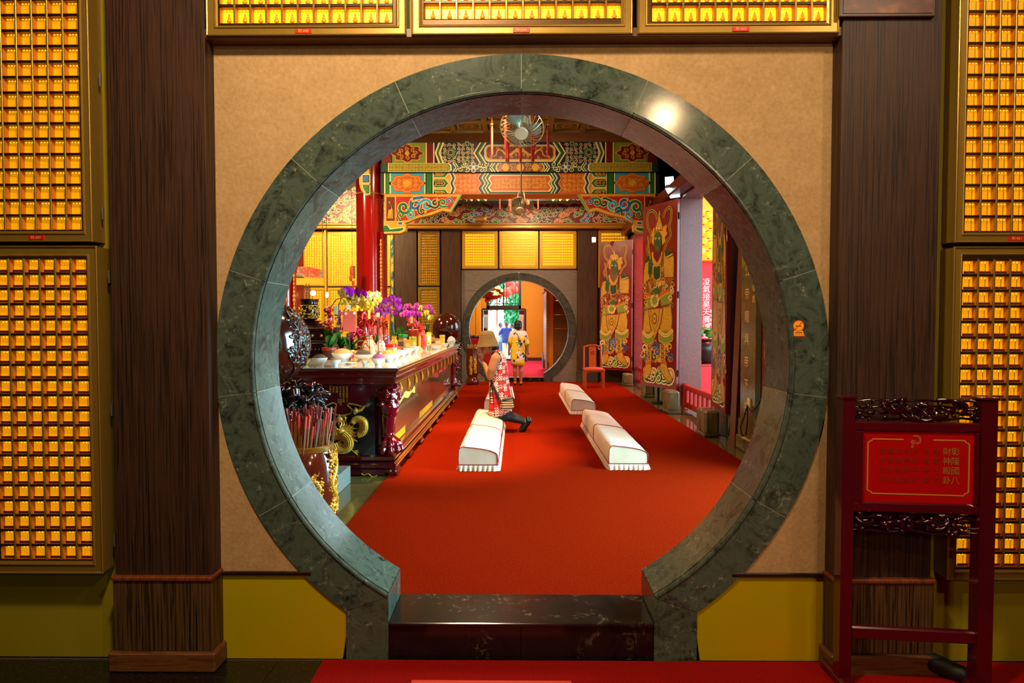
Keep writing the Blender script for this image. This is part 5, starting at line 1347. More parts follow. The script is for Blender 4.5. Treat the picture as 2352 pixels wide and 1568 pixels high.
# ------------------------------------------------------------------ kneelers
n = NT('cream_satin'); v = n.coords(); n.base(n.ramp(n.noise(v, 3, 3), [(.3, '#dcbc98'), (.7, '#efd4b8')])); n.bump(n.noise(v, 14, 4), .12, .02); n.set(Roughness=.42, Sheen_Weight=.3); SATIN = n.m
PIPE = M('crimson_piping', '#9a1830', .5)
def kneeler(label, xl, xr, y0, y1, seam=True):
    t = thing('kneeler', label, 'kneeler', ((xl+xr)/2, (y0+y1)/2, .009), 'cream kneeling cushions on the carpet')
    zl, zr, zb = .262, .205, .072
    w_ = xr-xl
    segs = [(y0, (y0+y1)/2-.006), ((y0+y1)/2+.006, y1)] if seam else [(y0, y1)]
    def prof(ex=0.0):
        # cross-section in x, z (higher on the altar side), rounded upper edges, slight crown
        L = [(xl+.004, zb), (xl, zb+.06), (xl+.004, zl-.035), (xl+.022, zl-.008), (xl+.05, zl+.002)]
        for q in range(1, 5): L.append((xl+w_*q/5, zl+(zr-zl)*q/5+.012*math.sin(PI*q/5)))
        L += [(xr-.045, zr+.003), (xr-.018, zr-.008), (xr-.003, zr-.03), (xr, zb+.05), (xr-.004, zb)]
        return L
    for a, b in segs:
        mb = MB(); rings = []
        nseg = 10
        for q in range(nseg+1):
            y = a+(b-a)*q/nseg; sh = .012 if q in (0, nseg) else 0
            cx, cz = (xl+xr)/2, .16
            rings.append([(cx+(x-cx)*(1-sh*1.2)+R.uniform(-.002, .002), y, cz+(z-cz)*(1-sh*2)+R.uniform(-.0015, .0015)) for x, z in prof()])
        mb.loft(rings); mb.build('cushion', SATIN, t, 50)
        # piping around both end faces
        for y in ((a, b) if a == y0 else (b,)):
            pp = [(x, y+(-.003 if y == a else .003), z) for x, z in prof()]
            MB().tube(pp, .0040, 6, 0, True).build('piping', PIPE, t, 80)
    if seam: MB().tube([(x, (y0+y1)/2, z+.002) for x, z in prof()[1:-1]], .0038, 6).build('seam_piping', PIPE, t, 80)
    loop = [(xl-.002, y0-.003), (xr+.002, y0-.003), (xr+.002, y1+.003), (xl-.002, y1+.003)]
    MB().tube([(x, y, zb+.002) for x, y in loop], .005, 6, 0, True).build('lower_piping', PIPE, t)
    # pleated skirt
    mb = MB(); top = []; bot = []
    per = []
    for k in range(4):
        (ax, ay), (bx, by) = loop[k], loop[(k+1) % 4]; L = math.hypot(bx-ax, by-ay); m_ = max(4, int(L/.0125))
        nx, ny = (by-ay)/L, -(bx-ax)/L
        for q in range(m_):
            s_ = q/m_; ph = q % 4
            per.append((ax+(bx-ax)*s_, ay+(by-ay)*s_, nx, ny, (0, .014, .017, .003)[ph]+R.uniform(0, .004)))
    n_ = len(per)
    top = [(x, y, zb) for x, y, a, b, d in per]; bot = [(x+a*(d+.008), y+b*(d+.008), .011) for x, y, a, b, d in per]; mid = [(x+a*(d*.7+.003), y+b*(d*.7+.003), .042) for x, y, a, b, d in per]
    mb.loft([bot, mid, top], 0, None, False); mb.build('pleated_skirt', SATIN, t)
    return t
kneeler('near left cream kneeler, with the praying woman on its far end', -.615, -.205, 6.55, 9.40)
kneeler('far left cream kneeler, partly hidden behind the praying woman', -.56, -.13, 10.55, 13.3)
kneeler('near right cream kneeler with pinkish lit front end', .955, 1.365, 6.62, 9.40)
kneeler('far right cream kneeler, left of the wooden chair', .90, 1.31, 10.6, 13.5)

# ------------------------------------------------------------------ altar table
LAQ = M('dark_red_lacquer', '#4a0810', .18, 0, .5, .6); LAQ2 = M('red_brown_lacquer', '#58120a', .15, 0, .5, .7); LAQC = M('cherry_lacquer', '#6e0612', .12, 0, .5, .8)
GILT = M('gilt', '#e0a83a', .3, .5); GILT2 = M('gilt_line', '#c88f2a', .32, .5)
TX0, TX1, TY0, TY1, TZ = -2.55, -1.235, 6.33, 13.0, 1.098
at = thing('altar_table', 'long dark red lacquered altar table with carved lion legs and gold dragon end panel', 'table', ((TX0+TX1)/2, (TY0+TY1)/2, 0))
def rectring(o, z): return [(TX0-o, TY0-o, z), (TX1+o, TY0-o, z), (TX1+o, TY1+o, z), (TX0-o, TY1+o, z)]
def band(name, prof, mat):
    mb = MB(); mb.loft([rectring(o, z) for o, z in prof]); return mb.build(name, mat, at)
band('top_moulding', [(.0, .93), (.012, .935), (.012, .955), (.0, .962), (.0, .99), (.022, 1.0), (.026, 1.02), (.018, 1.03), (.018, 1.04), (.034, 1.052), (.046, 1.062), (.05, 1.078), (.045, TZ-.008), (.03, TZ-.006)], LAQ2)
MB().box((TX0-.04, TY0-.04, TZ-.006), (TX1+.04, TY1+.04, TZ)).build('glass_top', M('table_glass', '#c8bfae', .06, 0, .6), at)
band('frieze', [(-.03, .80), (-.03, .935)], LAQ)
band('base_moulding', [(-.10, .14), (-.02, .15), (.0, .17), (.0, .20), (-.02, .215), (-.05, .225), (-.12, .235)], LAQ2)
band('plinth_rail', [(-.01, .085), (.01, .09), (.012, .125), (-.01, .142)], LAQ)
MB().box((TX0+.1, TY0+.11, .2), (TX1-.11, TY1-.1, .9)).build('carcass', LAQ, at)
# feet
for i in range(9):
    y = TY0+.14+i*(TY1-TY0-.28)/8
    mb = MB(); mb.cbox((TX1-.045, y, .065), (.11, .20, .05), 0, None, .012); mb.cbox((TX1-.045, y, .030), (.14, .26, .041), 0, None, .012); mb.build('foot', LAQ2, at)
mb = MB(); mb.cbox((TX0+.9, TY0+.06, .045), (.75, .1, .09), 0, None, .02); mb.build('front_apron', LAQ, at)
# gold lines on the mouldings
for (o, z, w_) in ((.052, 1.068, .004), (.0135, .945, .004), (.004, .185, .005), (.015, .108, .004)):
    MB().tube([(TX1+o, TY0-.0, z), (TX1+o, TY1, z)], w_, 5).build('gilt_line', GILT2, at)
# glass front of the long side: glossy netted panel, gold fringe and scalloped cloth above
n = NT('netted_panel'); v = n.coords((1, 30, 30)); br = n.n('TexBrick'); br.inputs['Scale'].default_value = 1.0; br.inputs['Mortar Size'].default_value = .06; br.inputs['Color1'].default_value = lin('#a88a5a'); br.inputs['Color2'].default_value = lin('#96784a'); br.inputs['Mortar'].default_value = lin('#5a3a1c'); br.offset = 0
mpn = n.n('Mapping'); mpn.inputs['Rotation'].default_value = (0, PI/2, 0); sx = n.n('SeparateXYZ'); cx = n.n('CombineXYZ'); n.l(v, sx.inputs[0]); n.l(sx.outputs[1], cx.inputs[0]); n.l(sx.outputs[2], cx.inputs[1]); n.l(cx.outputs[0], br.inputs['Vector'])
n.base(br.outputs['Color']); n.set(Roughness=.16, Specular_IOR_Level=.8, Coat_Weight=1.0); n.b.inputs['Coat Roughness'].default_value = .02; NET = n.m
MB().box((TX1-.115, TY0+.30, .235), (TX1-.10, TY1-.25, .86)).build('netted_glass_panel', NET, at)
mb = MB()
for (a, b, c) in ((6.75, 7.5, .30), (8.6, 9.9, .30)): mb.box((TX1-.0995, a, .245), (TX1-.0985, b, .33))
mb.build('gold_sign_strip', M('gold_strip', '#e8b81c', .35), at)
mb = MB(); fr_ = []
m_ = 60
rows = []
for i in range(m_+1):
    y = TY0+.16+i*(TY1-TY0-.30)/m_; s_ = i % 2
    z1_ = .80-.05*abs(math.sin(i*PI/6))-.02*s_
    rows.append([(TX1-.004-.010*s_, y, .935), (TX1-.006-.012*s_, y, .87), (TX1-.014-.014*s_, y, z1_)])
mb.loft([[r_[k] for r_ in rows] for k in range(3)], 0, None, False, False)
mb.build('scalloped_valance', M('gold_brown_cloth', '#8a4a14', .28, .35), at, 60)
for i in range(13):
    y = TY0+.33+i*.5
    mb = MB(); mb.tube([(TX1+.002, y-.03, .925), (TX1+.004, y, .88), (TX1, y+.02, .83), (TX1-.006, y+.06, .78)], [.008, .016, .012, .006], 6); mb.ball((TX1+.0, y+.09, .84), (.012, .02, .035), 6); mb.build('gilt_scroll', GILT, at, 60)
mb = MB()
for i in range(70): y = TY0+.30+i*.0165; mb.tube([(TX1-.03, y, .78-.02*math.sin(i*.2)), (TX1-.03, y, .70-.015*math.sin(i*.2))], .006, 4)
tag(mb.build('gold_fringe', M('gold_thread', '#e8c04a', .6), at), kind='stuff')
# end panel with black ground, gold dragon relief, cartouche and verse
BLKL = M('black_lacquer', '#120e0c', .22, 0, .5, .5)
YE = TY0+.024
MB().box((TX0+.12, YE, .205), (TX1-.20, YE+.03, .80)).build('end_panel', BLKL, at)
def E(u, v): p = P(u, v, YE); return p.x, p.z
c2 = lambda x, y: E(620+x*.2551, 820+y*.2551)
f = Flat(lambda x, z, h: (x, YE-h, z), .006)
top = [c2(470, 250), c2(900, 250), c2(900, 430), c2(845, 445), c2(770, 425), c2(715, 415), c2(700, 430), c2(745, 470), c2(730, 505), c2(680, 520), c2(630, 525), c2(580, 510), c2(560, 480), c2(600, 450), c2(600, 420), c2(570, 408), c2(520, 430), c2(470, 445)]
f.poly(top, 0, 1); f.line(top[2:], .014, 1, 2)
f.mb.build('red_cartouche', [LAQ, GILT], at)
wr = MB()
verse = '福德光明照十方慈悲普度眾生願佛日增輝法輪常轉國泰民安風調雨順吉祥如意萬事亨通'
k = 0
for ci, (x, y0_, n_) in enumerate(((695, 270, 7), (665, 270, 7), (635, 270, 5), (605, 270, 3), (575, 270, 3), (545, 262, 3), (640, 385, 3), (620, 385, 2))):
    for r_ in range(n_):
        p = c2(x, y0_+r_*21); q = text_mb(verse[k % len(verse)], .023, Matrix.Translation((p[0], YE-.008, p[1])) @ Matrix.Rotation(PI/2, 4, 'X')); wr.add(q.v, q.f, 0); k += 1
wr.build('gold_verse', GILT, at)
def dragon(pts, r0, mb, face=None, plane_y=None):
    """serpent body as a tapered tube with spines"""
    n_ = len(pts)
    rad = [r0*(.55+.45*math.sin(PI*min(1, (i+1.5)/n_))) for i in range(n_)]
    mb.tube(pts, rad, 8, 0, False)
    for i in range(1, n_-1):
        t_ = (Vector(pts[i+1])-Vector(pts[i-1])).normalized(); nn = Vector((-t_.z, 0, t_.x))
        for s_ in (1,):
            b = Vector(pts[i])+nn*rad[i]*.8*s_; tp = Vector(pts[i])+nn*rad[i]*2.1*s_-t_*rad[i]*.6
            mb.tube([b, (b+tp)/2, tp], [rad[i]*.4, rad[i]*.28, rad[i]*.05], 5)
mb = MB()
d3 = lambda x, y, h=.012: Vector((c2(x, y)[0], YE-h, c2(x, y)[1]))
body = [d3(590, 790), d3(640, 810), d3(690, 790), d3(700, 730), d3(680, 680), d3(650, 650)]
def spl(P_, m_=5):
    L = []
    for i in range(len(P_)-1):
        a = P_[max(i-1, 0)]; b = P_[i]; c_ = P_[i+1]; d = P_[min(i+2, len(P_)-1)]
        for k_ in range(m_):
            t_ = k_/m_; L.append(0.5*((2*b)+(c_-a)*t_+(2*a-5*b+4*c_-d)*t_*t_+(3*b-a-3*c_+d)*t_**3))
    return L+[P_[-1]]
def scales(L, r_):
    for i in range(0, len(L), 1):
        t_ = (L[min(i+1, len(L)-1)]-L[max(i-1, 0)]).normalized(); nn = Vector((-t_.z, 0, t_.x))
        for q in (-.6, -.2, .2, .6): mb.ball(L[i]+nn*r_*q+Vector((0, -r_*math.sqrt(1-q*q)*.75, 0)), (r_*.2, r_*.16, r_*.2), 6)
L1 = spl([d3(585, 775), d3(600, 815), d3(640, 835), d3(690, 830), d3(722, 795), d3(722, 750), d3(700, 710), d3(670, 685)]); dragon(L1, .040, mb); scales(L1, .043)
L2 = spl([d3(800, 700), d3(845, 680), d3(862, 630), d3(850, 575), d3(805, 548), d3(765, 560), d3(752, 590)]); dragon(L2, .032, mb); scales(L2, .034)
rr_ = random.Random(4)
for q in range(15):
    a_ = -2.4+q*.30; st_ = Vector((math.cos(a_), 0, math.sin(a_))); b0 = d3(660, 672); ln_ = rr_.uniform(.10, .17)
    sd = Vector((-st_.z, 0, st_.x))
    mb.tube([b0+st_*.02, b0+st_*ln_*.5+sd*.016, b0+st_*ln_*.8-sd*.012, b0+st_*ln_+sd*.010], [.016, .013, .008, .002], 6)
for q in range(5): mb.tube([d3(600+q*14, 690), d3(590+q*14, 725), d3(600+q*12, 745)], [.014, .010, .002], 5)
for (x_, y_) in ((622, 668), (632, 650), (612, 645), (648, 655), (606, 672)): mb.ball(d3(x_, y_, .03), (.02, .018, .014), 7)
mb.ball(d3(640, 665, .02), (.05, .03, .035), 10); mb.ball(d3(595, 655, .02), (.035, .025, .025), 8); mb.ball(d3(600, 690, .02), (.03, .02, .016), 8)
for a, b in (((660, 640), (740, 620)), ((670, 660), (800, 640)), ((680, 690), (820, 720)), ((690, 700), (790, 760)), ((600, 640), (560, 600)), ((560, 700), (520, 690)), ((640, 640), (620, 590))):
    A, B = d3(*a), d3(*b); mid = (A+B)/2+Vector((0, 0, .012)); mb.tube([A, mid, B], [.012, .009, .003], 5)
for a, b in (((690, 800), (760, 850)), ((760, 850), (795, 880)), ((760, 850), (805, 855)), ((760, 850), (800, 835)), ((575, 790), (560, 770))): mb.tube([d3(*a), d3(*b)], [.012, .005], 6)
dragon([d3(760, 500), d3(790, 480), d3(830, 470), d3(850, 440)], .022, mb)
mb.ball(d3(775, 480, .02), (.03, .02, .025), 8); mb.ball(d3(625, 560, .015), (.04, .015, .035), 8); mb.ball(d3(682, 548, .015), (.012, .01, .022), 6)
for i in range(9): a = R.uniform(0, 6); mb.tube([d3(625, 560), d3(625+70*math.cos(a), 560+50*math.sin(a))], [.014, .003], 5)
mb.build('gold_dragon_relief', GILT, at, 60)
# beaded wisp on the base
pts = [d3(830+i*14, 1040+10*math.sin(i*1.1)+i*3, -.07+.0) for i in range(11)]
mb = MB(); mb.tube([Vector((p.x, TY0-.004, p.z)) for p in pts], .006, 5); mb.build('gilt_wisp', GILT, at)
# carved lion legs at the corners
def lion_leg(cx, cy, mirror_y=1):
    mb = MB(); s = mirror_y
    # knee mass with mane curls, waist, ankle and paw
    mb.ball((cx, cy, .80), (.115, .115, .12), 12); mb.ball((cx+.02, cy-.02*s, .70), (.10, .10, .12), 12); mb.cap((cx+.01, cy, .70), (cx-.01, cy+.01*s, .42), .09, .068, 12); mb.cap((cx-.01, cy+.01*s, .42), (cx+.015, cy-.02*s, .31), .068, .085, 12)
    mb.ball((cx+.01, cy-.015*s, .285), (.12, .12, .055), 12)
    for q in range(4):
        a = -1.9+q*.62 if s > 0 else 1.9-q*.62
        d = Vector((math.cos(a), math.sin(a), 0)); p = Vector((cx+.01, cy-.015*s, 0))+d*.10
        mb.cap((cx+d.x*.03, cy+d.y*.03, .40), (p.x, p.y, .34), .03, .034, 8); mb.ball((p.x+d.x*.01, p.y+d.y*.01, .325), .034, 8); mb.ball((p.x+d.x*.025, p.y+d.y*.025, .27), (.034, .034, .04), 8)
    rr = random.Random(int(cy*100))
    for q in range(46):
        a = rr.uniform(0, 2*PI); z = rr.uniform(.68, .91)
        rad_ = .112*math.sqrt(max(.1, 1-((z-.80)/.16)**2))+.012
        mb.ball((cx+rad_*math.cos(a), cy+rad_*math.sin(a), z), rr.uniform(.016, .028), 7)
    o = remesh(mb, .0095, 2)
    o.build('lion_leg', LAQC, at, 179)
lion_leg(TX1-.075, TY0+.07); lion_leg(TX1-.085, TY1-.12, -1)

# ------------------------------------------------------------------ wooden fish (great lacquered balls) on carved dragon stands
MUYU = M('dark_brown_lacquer', '#3a130a', .12, 0, .5, .8, bump=.03, bs=9); MUYUC = M('carved_brown_lacquer', '#34130c', .3, 0, .5, .35); STANDC = M('carved_black_lacquer', '#180a0c', .14, 0, .5, .8)
def wooden_fish(label, c, r, zs, seed, carve=True):
    rr = random.Random(seed)
    t = thing('wooden_fish', label, 'temple block', (c[0], c[1], zs), 'great lacquered wooden fish beside the altar table')
    mb = MB(); rings = []
    mb.ball(c, (r, r, r*1.02), 40); mb.build('ball_body', MUYU, t, 179)
    # carved dragon relief wrapping the right side and crown
    mb = MB()
    for q in range(7000):
        d = Vector((rr.uniform(-1, 1), rr.uniform(-1, .4), rr.uniform(-1, 1)))
        if not .2 < d.length < 1: continue
        d.normalize()
        w_ = (d.x if d.z < .25 else d.x*.66+d.z*.62)+.05*math.sin(d.z*11+d.x*5)
        if w_ < (.79 if carve else .84): continue
        s_ = rr.uniform(.016, .038)*r
        mb.ball(Vector(c)+d*r*.992, (s_*rr.uniform(.7, 1.9), s_, s_*rr.uniform(.7, 1.5)), 6, 0, (rr.uniform(0, 3), rr.uniform(0, 3), rr.uniform(0, 3)))
    for q in range(3):
        L = []
        for i in range(16):
            b = -.9+i*.14; a = .25+.07*q+.10*math.sin(i*.9+q*2); d = Vector((math.cos(a)*math.cos(b), -math.sin(a)*math.cos(b), math.sin(b))); L.append(Vector(c)+d.normalized()*r*1.01)
        mb.tube(L, [r*.030*(1+.4*math.sin(i*1.3)) for i in range(16)], 6)
    o = remesh(mb, r*.013, 1).build('carved_relief', MUYUC, t, 179)
    if carve:
        for (a, b, col) in ((.35, .95, '#1838e0'), (.62, .1, '#10b040'), (.62, -.33, '#30a0f0'), (.45, 1.1, '#20a0a0')):
            d = Vector((math.sin(a+.75), -math.cos(a+.75), 0))*math.cos(b)+Vector((0, 0, math.sin(b)))
            MB().ball(Vector(c)+d.normalized()*r*1.01, .012, 8).build('glass_stud', M('stud_'+col[1:], col, .08, 0, .7), t, 60)
        mb = MB(); mb.tube([Vector(c)+Vector((r*.65, -r*.72, -r*.45)), Vector(c)+Vector((r*.5, -r*.72, -r*.75)), Vector(c)+Vector((r*.2, -r*.8, -r*.98))], [.012, .02, .028], 8); mb.build('jaw_rib', MUYUC, t, 60)
    return t
def carved_stand(label, x, y, z0, z1, wx, seed):
    rr = random.Random(seed)
    t = thing('carved_stand', label, 'stand', (x, y, z0))
    mb = MB(); mb.cbox((x, y, z0+.04), (wx*1.5, wx*1.5, .08), 0, None, .015); mb.cbox((x, y, z0+.105), (wx*1.35, wx*1.35, .05), 0, None, .015); mb.build('base_block', STANDC, t)
    for sx in (-1, 1):
        for sy in (-1, 1):
            mb = MB(); mb.tube([(x+sx*wx*.62, y+sy*wx*.62, z0+.13), (x+sx*wx*.55, y+sy*wx*.55, z0+(z1-z0)*.35), (x+sx*wx*.66, y+sy*wx*.66, z0+(z1-z0)*.6), (x+sx*wx*.52, y+sy*wx*.52, z1-.02)], [.05, .035, .045, .05], 8); mb.build('leg', STANDC, t, 60)
    mb = MB(); mb.lathe([(wx*.40, z0+(z1-z0)*.36), (wx*.50, z0+(z1-z0)*.5), (wx*.52, z1-.09), (wx*.50, z1-.03)], (x, y, 0), 24); mb.build('collar', STANDC, t, 50)
    # dragons coiled in tiers round the collar, heads and manes outward
    for q in range(6):
        mb = MB(); a0 = q*PI/3+.25; L = []; rd = []
        for i in range(20):
            s_ = i/19; a = a0-1.5+s_*1.7; rr_ = wx*(.66+.12*math.sin(s_*10+q)+.16*s_)
            L.append((x+rr_*math.cos(a), y+rr_*math.sin(a), z0+(z1-z0)*(.42+.46*s_+.05*math.sin(s_*13+q)))); rd.append(.030+.030*math.sin(PI*s_))
        mb.tube(L, rd, 8)
        for i in range(1, 20):
            for k_ in range(3): mb.ball((L[i][0]+(L[i][0]-x)*.11+rr.uniform(-.02, .02), L[i][1]+(L[i][1]-y)*.11+rr.uniform(-.02, .02), L[i][2]+rr.uniform(-.05, .05)), (rr.uniform(.012, .024), rr.uniform(.012, .024), rr.uniform(.010, .02)), 6)
        hx, hy, hz = L[-1]; ca, sa = math.cos(a), math.sin(a)
        mb.ball((hx+.03*ca, hy+.03*sa, hz), (.062, .062, .05), 9); mb.cap((hx+.05*ca, hy+.05*sa, hz+.005), (hx+.13*ca, hy+.13*sa, hz-.015), .036, .024, 8); mb.cap((hx+.05*ca, hy+.05*sa, hz-.035), (hx+.11*ca, hy+.11*sa, hz-.06), .022, .014, 8)
        for w_ in (-1, 1):
            mb.ball((hx+.07*ca-.035*w_*sa, hy+.07*sa+.035*w_*ca, hz+.035), .018, 7)
            for k_ in range(4):
                bx_ = Vector((hx-.01*k_*ca-.03*w_*sa, hy-.01*k_*sa+.03*w_*ca, hz+.03-.025*k_)); o_ = Vector((-.10*w_*sa+.04*ca, .10*w_*ca+.04*sa, .05-.04*k_))
                mb.tube([bx_, bx_+o_*.55+Vector((0, 0, .02)), bx_+o_, bx_+o_*1.45+Vector((0, 0, -.03))], [.020, .016, .011, .003], 6)
        mb.build('carved_dragon', STANDC, t, 60)
    mb = MB()
    for q in range(420):
        a = rr.uniform(0, 2*PI); z = rr.uniform(.30, .98); q_ = wx*rr.uniform(.48, .78)
        mb.ball((x+q_*math.cos(a), y+q_*math.sin(a), z0+(z1-z0)*z), (rr.uniform(.016, .045), rr.uniform(.016, .045), rr.uniform(.014, .03)), 7, 0, (q, a, 0))
    mb.build('carved_clouds', STANDC, t, 60)
    return t
bc = P(607, 790, 5.3)
tag(MB().cbox((-2.26, 5.35, .0835), (1.285, 1.5, .167), 0, None, .006).build('granite_plinth', M('grey_granite', '#7a7c78', .45, var=.35, vs=70)), 'grey granite plinth left of the altar table end', 'plinth')
wooden_fish('big glossy brown wooden fish ball with glass studs, left edge of the gate opening', tuple(bc), .365, bc.z-.37, 3)
carved_stand('black carved dragon stand under the near brown ball', bc.x+.12, 5.3, .168, 1.03, .36, 5)
fb = P(1025, 752, 13.9)
wooden_fish('far brown lacquered ball behind the far end of the altar table', tuple(fb), .315, fb.z-.32, 8, False)
carved_stand('black carved stand under the far brown ball', fb.x, 13.9, .0, fb.z-.27, .31, 9)

# ------------------------------------------------------------------ tall barrels
BAR = M('barrel_lacquer', '#5a1c0c', .16, 0, .5, .7); RIMB = M('barrel_rim_gold', '#8a5a1c', .3, .3)
def relief(mb, cx, cy, r, a0, z0, z1, seed, sc_=1.0):
    rr = random.Random(seed); L = []; rd = []
    R_ = lambda a, z, k=1.0: Vector((cx+r*k*math.cos(a), cy+r*k*math.sin(a), z))
    for i in range(30):
        s_ = i/29; a = a0+.30*sc_*math.sin(s_*10); L.append(R_(a, z0+(z1-z0)*s_)); rd.append(.014*(.6+.6*math.sin(PI*s_)))
        for k_ in range(3): mb.ball(R_(a+rr.uniform(-.09, .09), z0+(z1-z0)*s_+rr.uniform(-.006, .006), 1.03), (.007, .007, .006), 6)
    mb.tube(L, rd, 7)
    for i in range(90):
        s_ = rr.random(); a = a0+.45*sc_*rr.uniform(-1, 1); mb.ball(R_(a, z0+(z1-z0)*s_), (rr.uniform(.005, .012),)*3, 6)
    for i in range(56):
        s_ = rr.random(); a = a0+.34*sc_*rr.uniform(-1, 1); b = a+rr.choice((-1, 1))*rr.uniform(.1, .26)*sc_; z = z0+(z1-z0)*s_
        mb.tube([R_(a, z), R_((a+b)/2, z+.018, 1.03), R_(b, z+.012, 1.02), R_(b+(b-a)*.2, z+.035, 1.01)], [.008, .007, .005, .001], 5)
def barrel(label, x, y, H, rmax, prof, z0=.0105):
    t = thing('divination_barrel', label, 'barrel', (x, y, z0))
    MB().lathe([(r*rmax, z0+z*H) for r, z in prof], (x, y, 0), 32).build('barrel_body', BAR, t, 50)
    return t
bx, by = -1.262, 3.80
z_r = P(704, 1020, by).z
bt = barrel('near red brown barrel full of red tipped fortune sticks with gold dragon relief', bx, by, z_r-.0105, .172, [(.82, 0), (.88, .02), (.86, .08), (.78, .12), (.82, .2), (.95, .45), (1.0, .68), (.97, .86), (.84, .97), (.82, .975), (.80, .92)])
mb = MB(); mb.lathe([(.135, z_r-.035), (.149, z_r-.03), (.149, z_r-.002), (.14, z_r+.004), (.128, z_r)], (bx, by, 0), 32); mb.build('gold_rim', RIMB, bt, 50)
mb = MB(); relief(mb, bx, by, .172*.985, -1.15, .30, .66, 3, .9); relief(mb, bx, by, .168, -.2, .42, .78, 4, .6); mb.build('gold_dragon_relief', GILT, bt, 60)
# fortune sticks
stg = None
rr = random.Random(21)
SB = [M('stick_wood_'+str(i), c, .5) for i, c in enumerate(('#7a4418', '#8e5a2a', '#5a2e10'))]; SR = [M('stick_red_'+str(i), c, .45) for i, c in enumerate(('#8a1a12', '#b03c2c', '#5e100c'))]
stick0 = []
for q in range(6):
    mb = MB(); h = .40+.02*q
    mb.box((-.0055, -.003, 0), (.0055, .003, h-.075), 0); mb.box((-.006, -.0035, h-.075), (.006, .0035, h), 1); stick0.append(mb)
ms = []
for q in range(110):
    rad_ = .115*math.sqrt(rr.random()); a = rr.uniform(0, 2*PI)
    p = Vector((bx+rad_*math.cos(a), by+rad_*math.sin(a), z_r-.27+rr.uniform(-.015, .015)))
    k = q % 6
    if q < 6:
        o = stick0[k].build('fortune_stick', [SB[k % 3], SR[(k*2+1) % 3]], bt, 0, True); ms.append(o)
    else: o = dup(ms[k], bt)
    o.location = p-wloc(bt); lean = rad_/.115*.16
    o.rotation_euler = (-math.sin(a)*lean+rr.uniform(-.04, .04), math.cos(a)*lean+rr.uniform(-.04, .04), rr.uniform(0, PI))
fx = P(1085, 800, 15.6)
bt2 = barrel('far brown barrel vase with gold relief and sticks, beside the far gate', fx.x, 15.6, fx.z, .148, [(.95, 0), (1.05, .03), (1.1, .08), (1.0, .14), (.78, .19), (.80, .22), (.98, .3), (1.03, .5), (1.0, .75), (.92, .96), (.95, .99), (.85, 1.0), (.8, .95)])
mb = MB(); relief(mb, fx.x, 15.6, .152, -1.75, .26, .70, 5, .5); relief(mb, fx.x, 15.6, .152, -1.0, .3, .66, 6, .5); mb.build('gold_relief', GILT, bt2, 60)
mb = MB()
for q in range(40): a = rr.uniform(0, 6.28); r_ = .1*math.sqrt(rr.random()); mb.tube([(fx.x+r_*math.cos(a), 15.6+r_*math.sin(a), fx.z-.1), (fx.x+r_*1.3*math.cos(a), 15.6+r_*1.3*math.sin(a), fx.z+.10)], .006, 4)
tag(mb.build('stick_bundle', M('pale_sticks', '#a87848', .6), bt2), kind='stuff')

# ------------------------------------------------------------------ wooden chair
CH = M('orange_chair_wood', '#a8481c', .35, 0, .5, .2); CSEAT = M('salmon_seat', '#c04a30', .6, bump=.1)
cp = PZ(1357, 886, 0.009); cx, cy = cp.x+.02, 14.9
chn = thing('wooden_chair', 'orange wooden chair with salmon seat standing before the dark far pilaster', 'chair', (cx, cy, .009))
sw, sd, sh = .47, .44, .46
for sx in (-1, 1):
    MB().loft([[(cx+sx*(sw/2-.025)+a, cy-sd/2+.03+b, z) for a, b in ((-.024, -.024), (.024, -.024), (.024, .024), (-.024, .024))] for z in (.0095, sh-.05)]).build('leg', CH, chn)
    MB().tube([(cx+sx*(sw/2-.025), cy+sd/2-.0, .0095), (cx+sx*(sw/2-.025), cy+sd/2-.03, sh), (cx+sx*(sw/2-.03), cy+sd/2+.0, .75), (cx+sx*(sw/2-.035), cy+sd/2+.03, .97)], [.026, .026, .024, .022], 6).build('leg', CH, chn, 60)
    MB().cbox((cx+sx*(sw/2-.025), cy, .2), (.03, sd-.05, .035), 0, None, .006).build('stretcher', CH, chn)
mb = MB(); mb.cbox((cx, cy, sh-.03), (sw, sd, .055), 0, None, .012); mb.build('seat_frame', CH, chn)
mb = MB()
for s_ in (-1, 1): mb.loft([[(cx+s_*(sw/2-.05)-s_*q[0], cy-sd/2+.02+yy, q[1]) for yy in (0, .02) for q in ()] for _ in ()]) if False else None
mb.prism([(cx-sw/2+.05, sh-.05), (cx+sw/2-.05, sh-.05), (cx+sw/2-.05, sh-.10), (cx+sw/2-.09, sh-.075), (cx-sw/2+.09, sh-.075), (cx-sw/2+.05, sh-.10)], .02, lambda x, z, h: (x, cy-sd/2+.02+h, z)); mb.build('front_apron', CH, chn)
mb = MB(); mb.ball((cx, cy, sh+.0), (sw/2-.005, sd/2-.005, .035), 20); mb.build('seat', CSEAT, chn, 60)
mb = MB(); L = [(cx+(sw/2-.035)*q/6, cy+sd/2+.03+.012*(1-abs(q/6)), .955+(.035 if abs(q) < 4 else .01)*(1 if abs(q) < 6 else .4)) for q in range(-6, 7)]; mb.tube(L, [.024]*13, 6); mb.build('crest_rail', CH, chn, 60)
mb = MB(); mb.loft([[(cx-.085, cy+sd/2-.03+k_, z), (cx+.085, cy+sd/2-.03+k_, z), (cx+.085, cy+sd/2-.012+k_, z), (cx-.085, cy+sd/2-.012+k_, z)] for z, k_ in ((sh, 0), (.7, .02), (.96, .045))]); mb.build('back_splat', CH, chn, 40)
mb = MB(); mb.tube([(cx+.032*math.cos(q*PI/6), cy+sd/2-.018, .82+.032*math.sin(q*PI/6)) for q in range(12)], .008, 6, 0, True); mb.build('ring_carving', M('dark_carving', '#4a1808', .5), chn, 60)

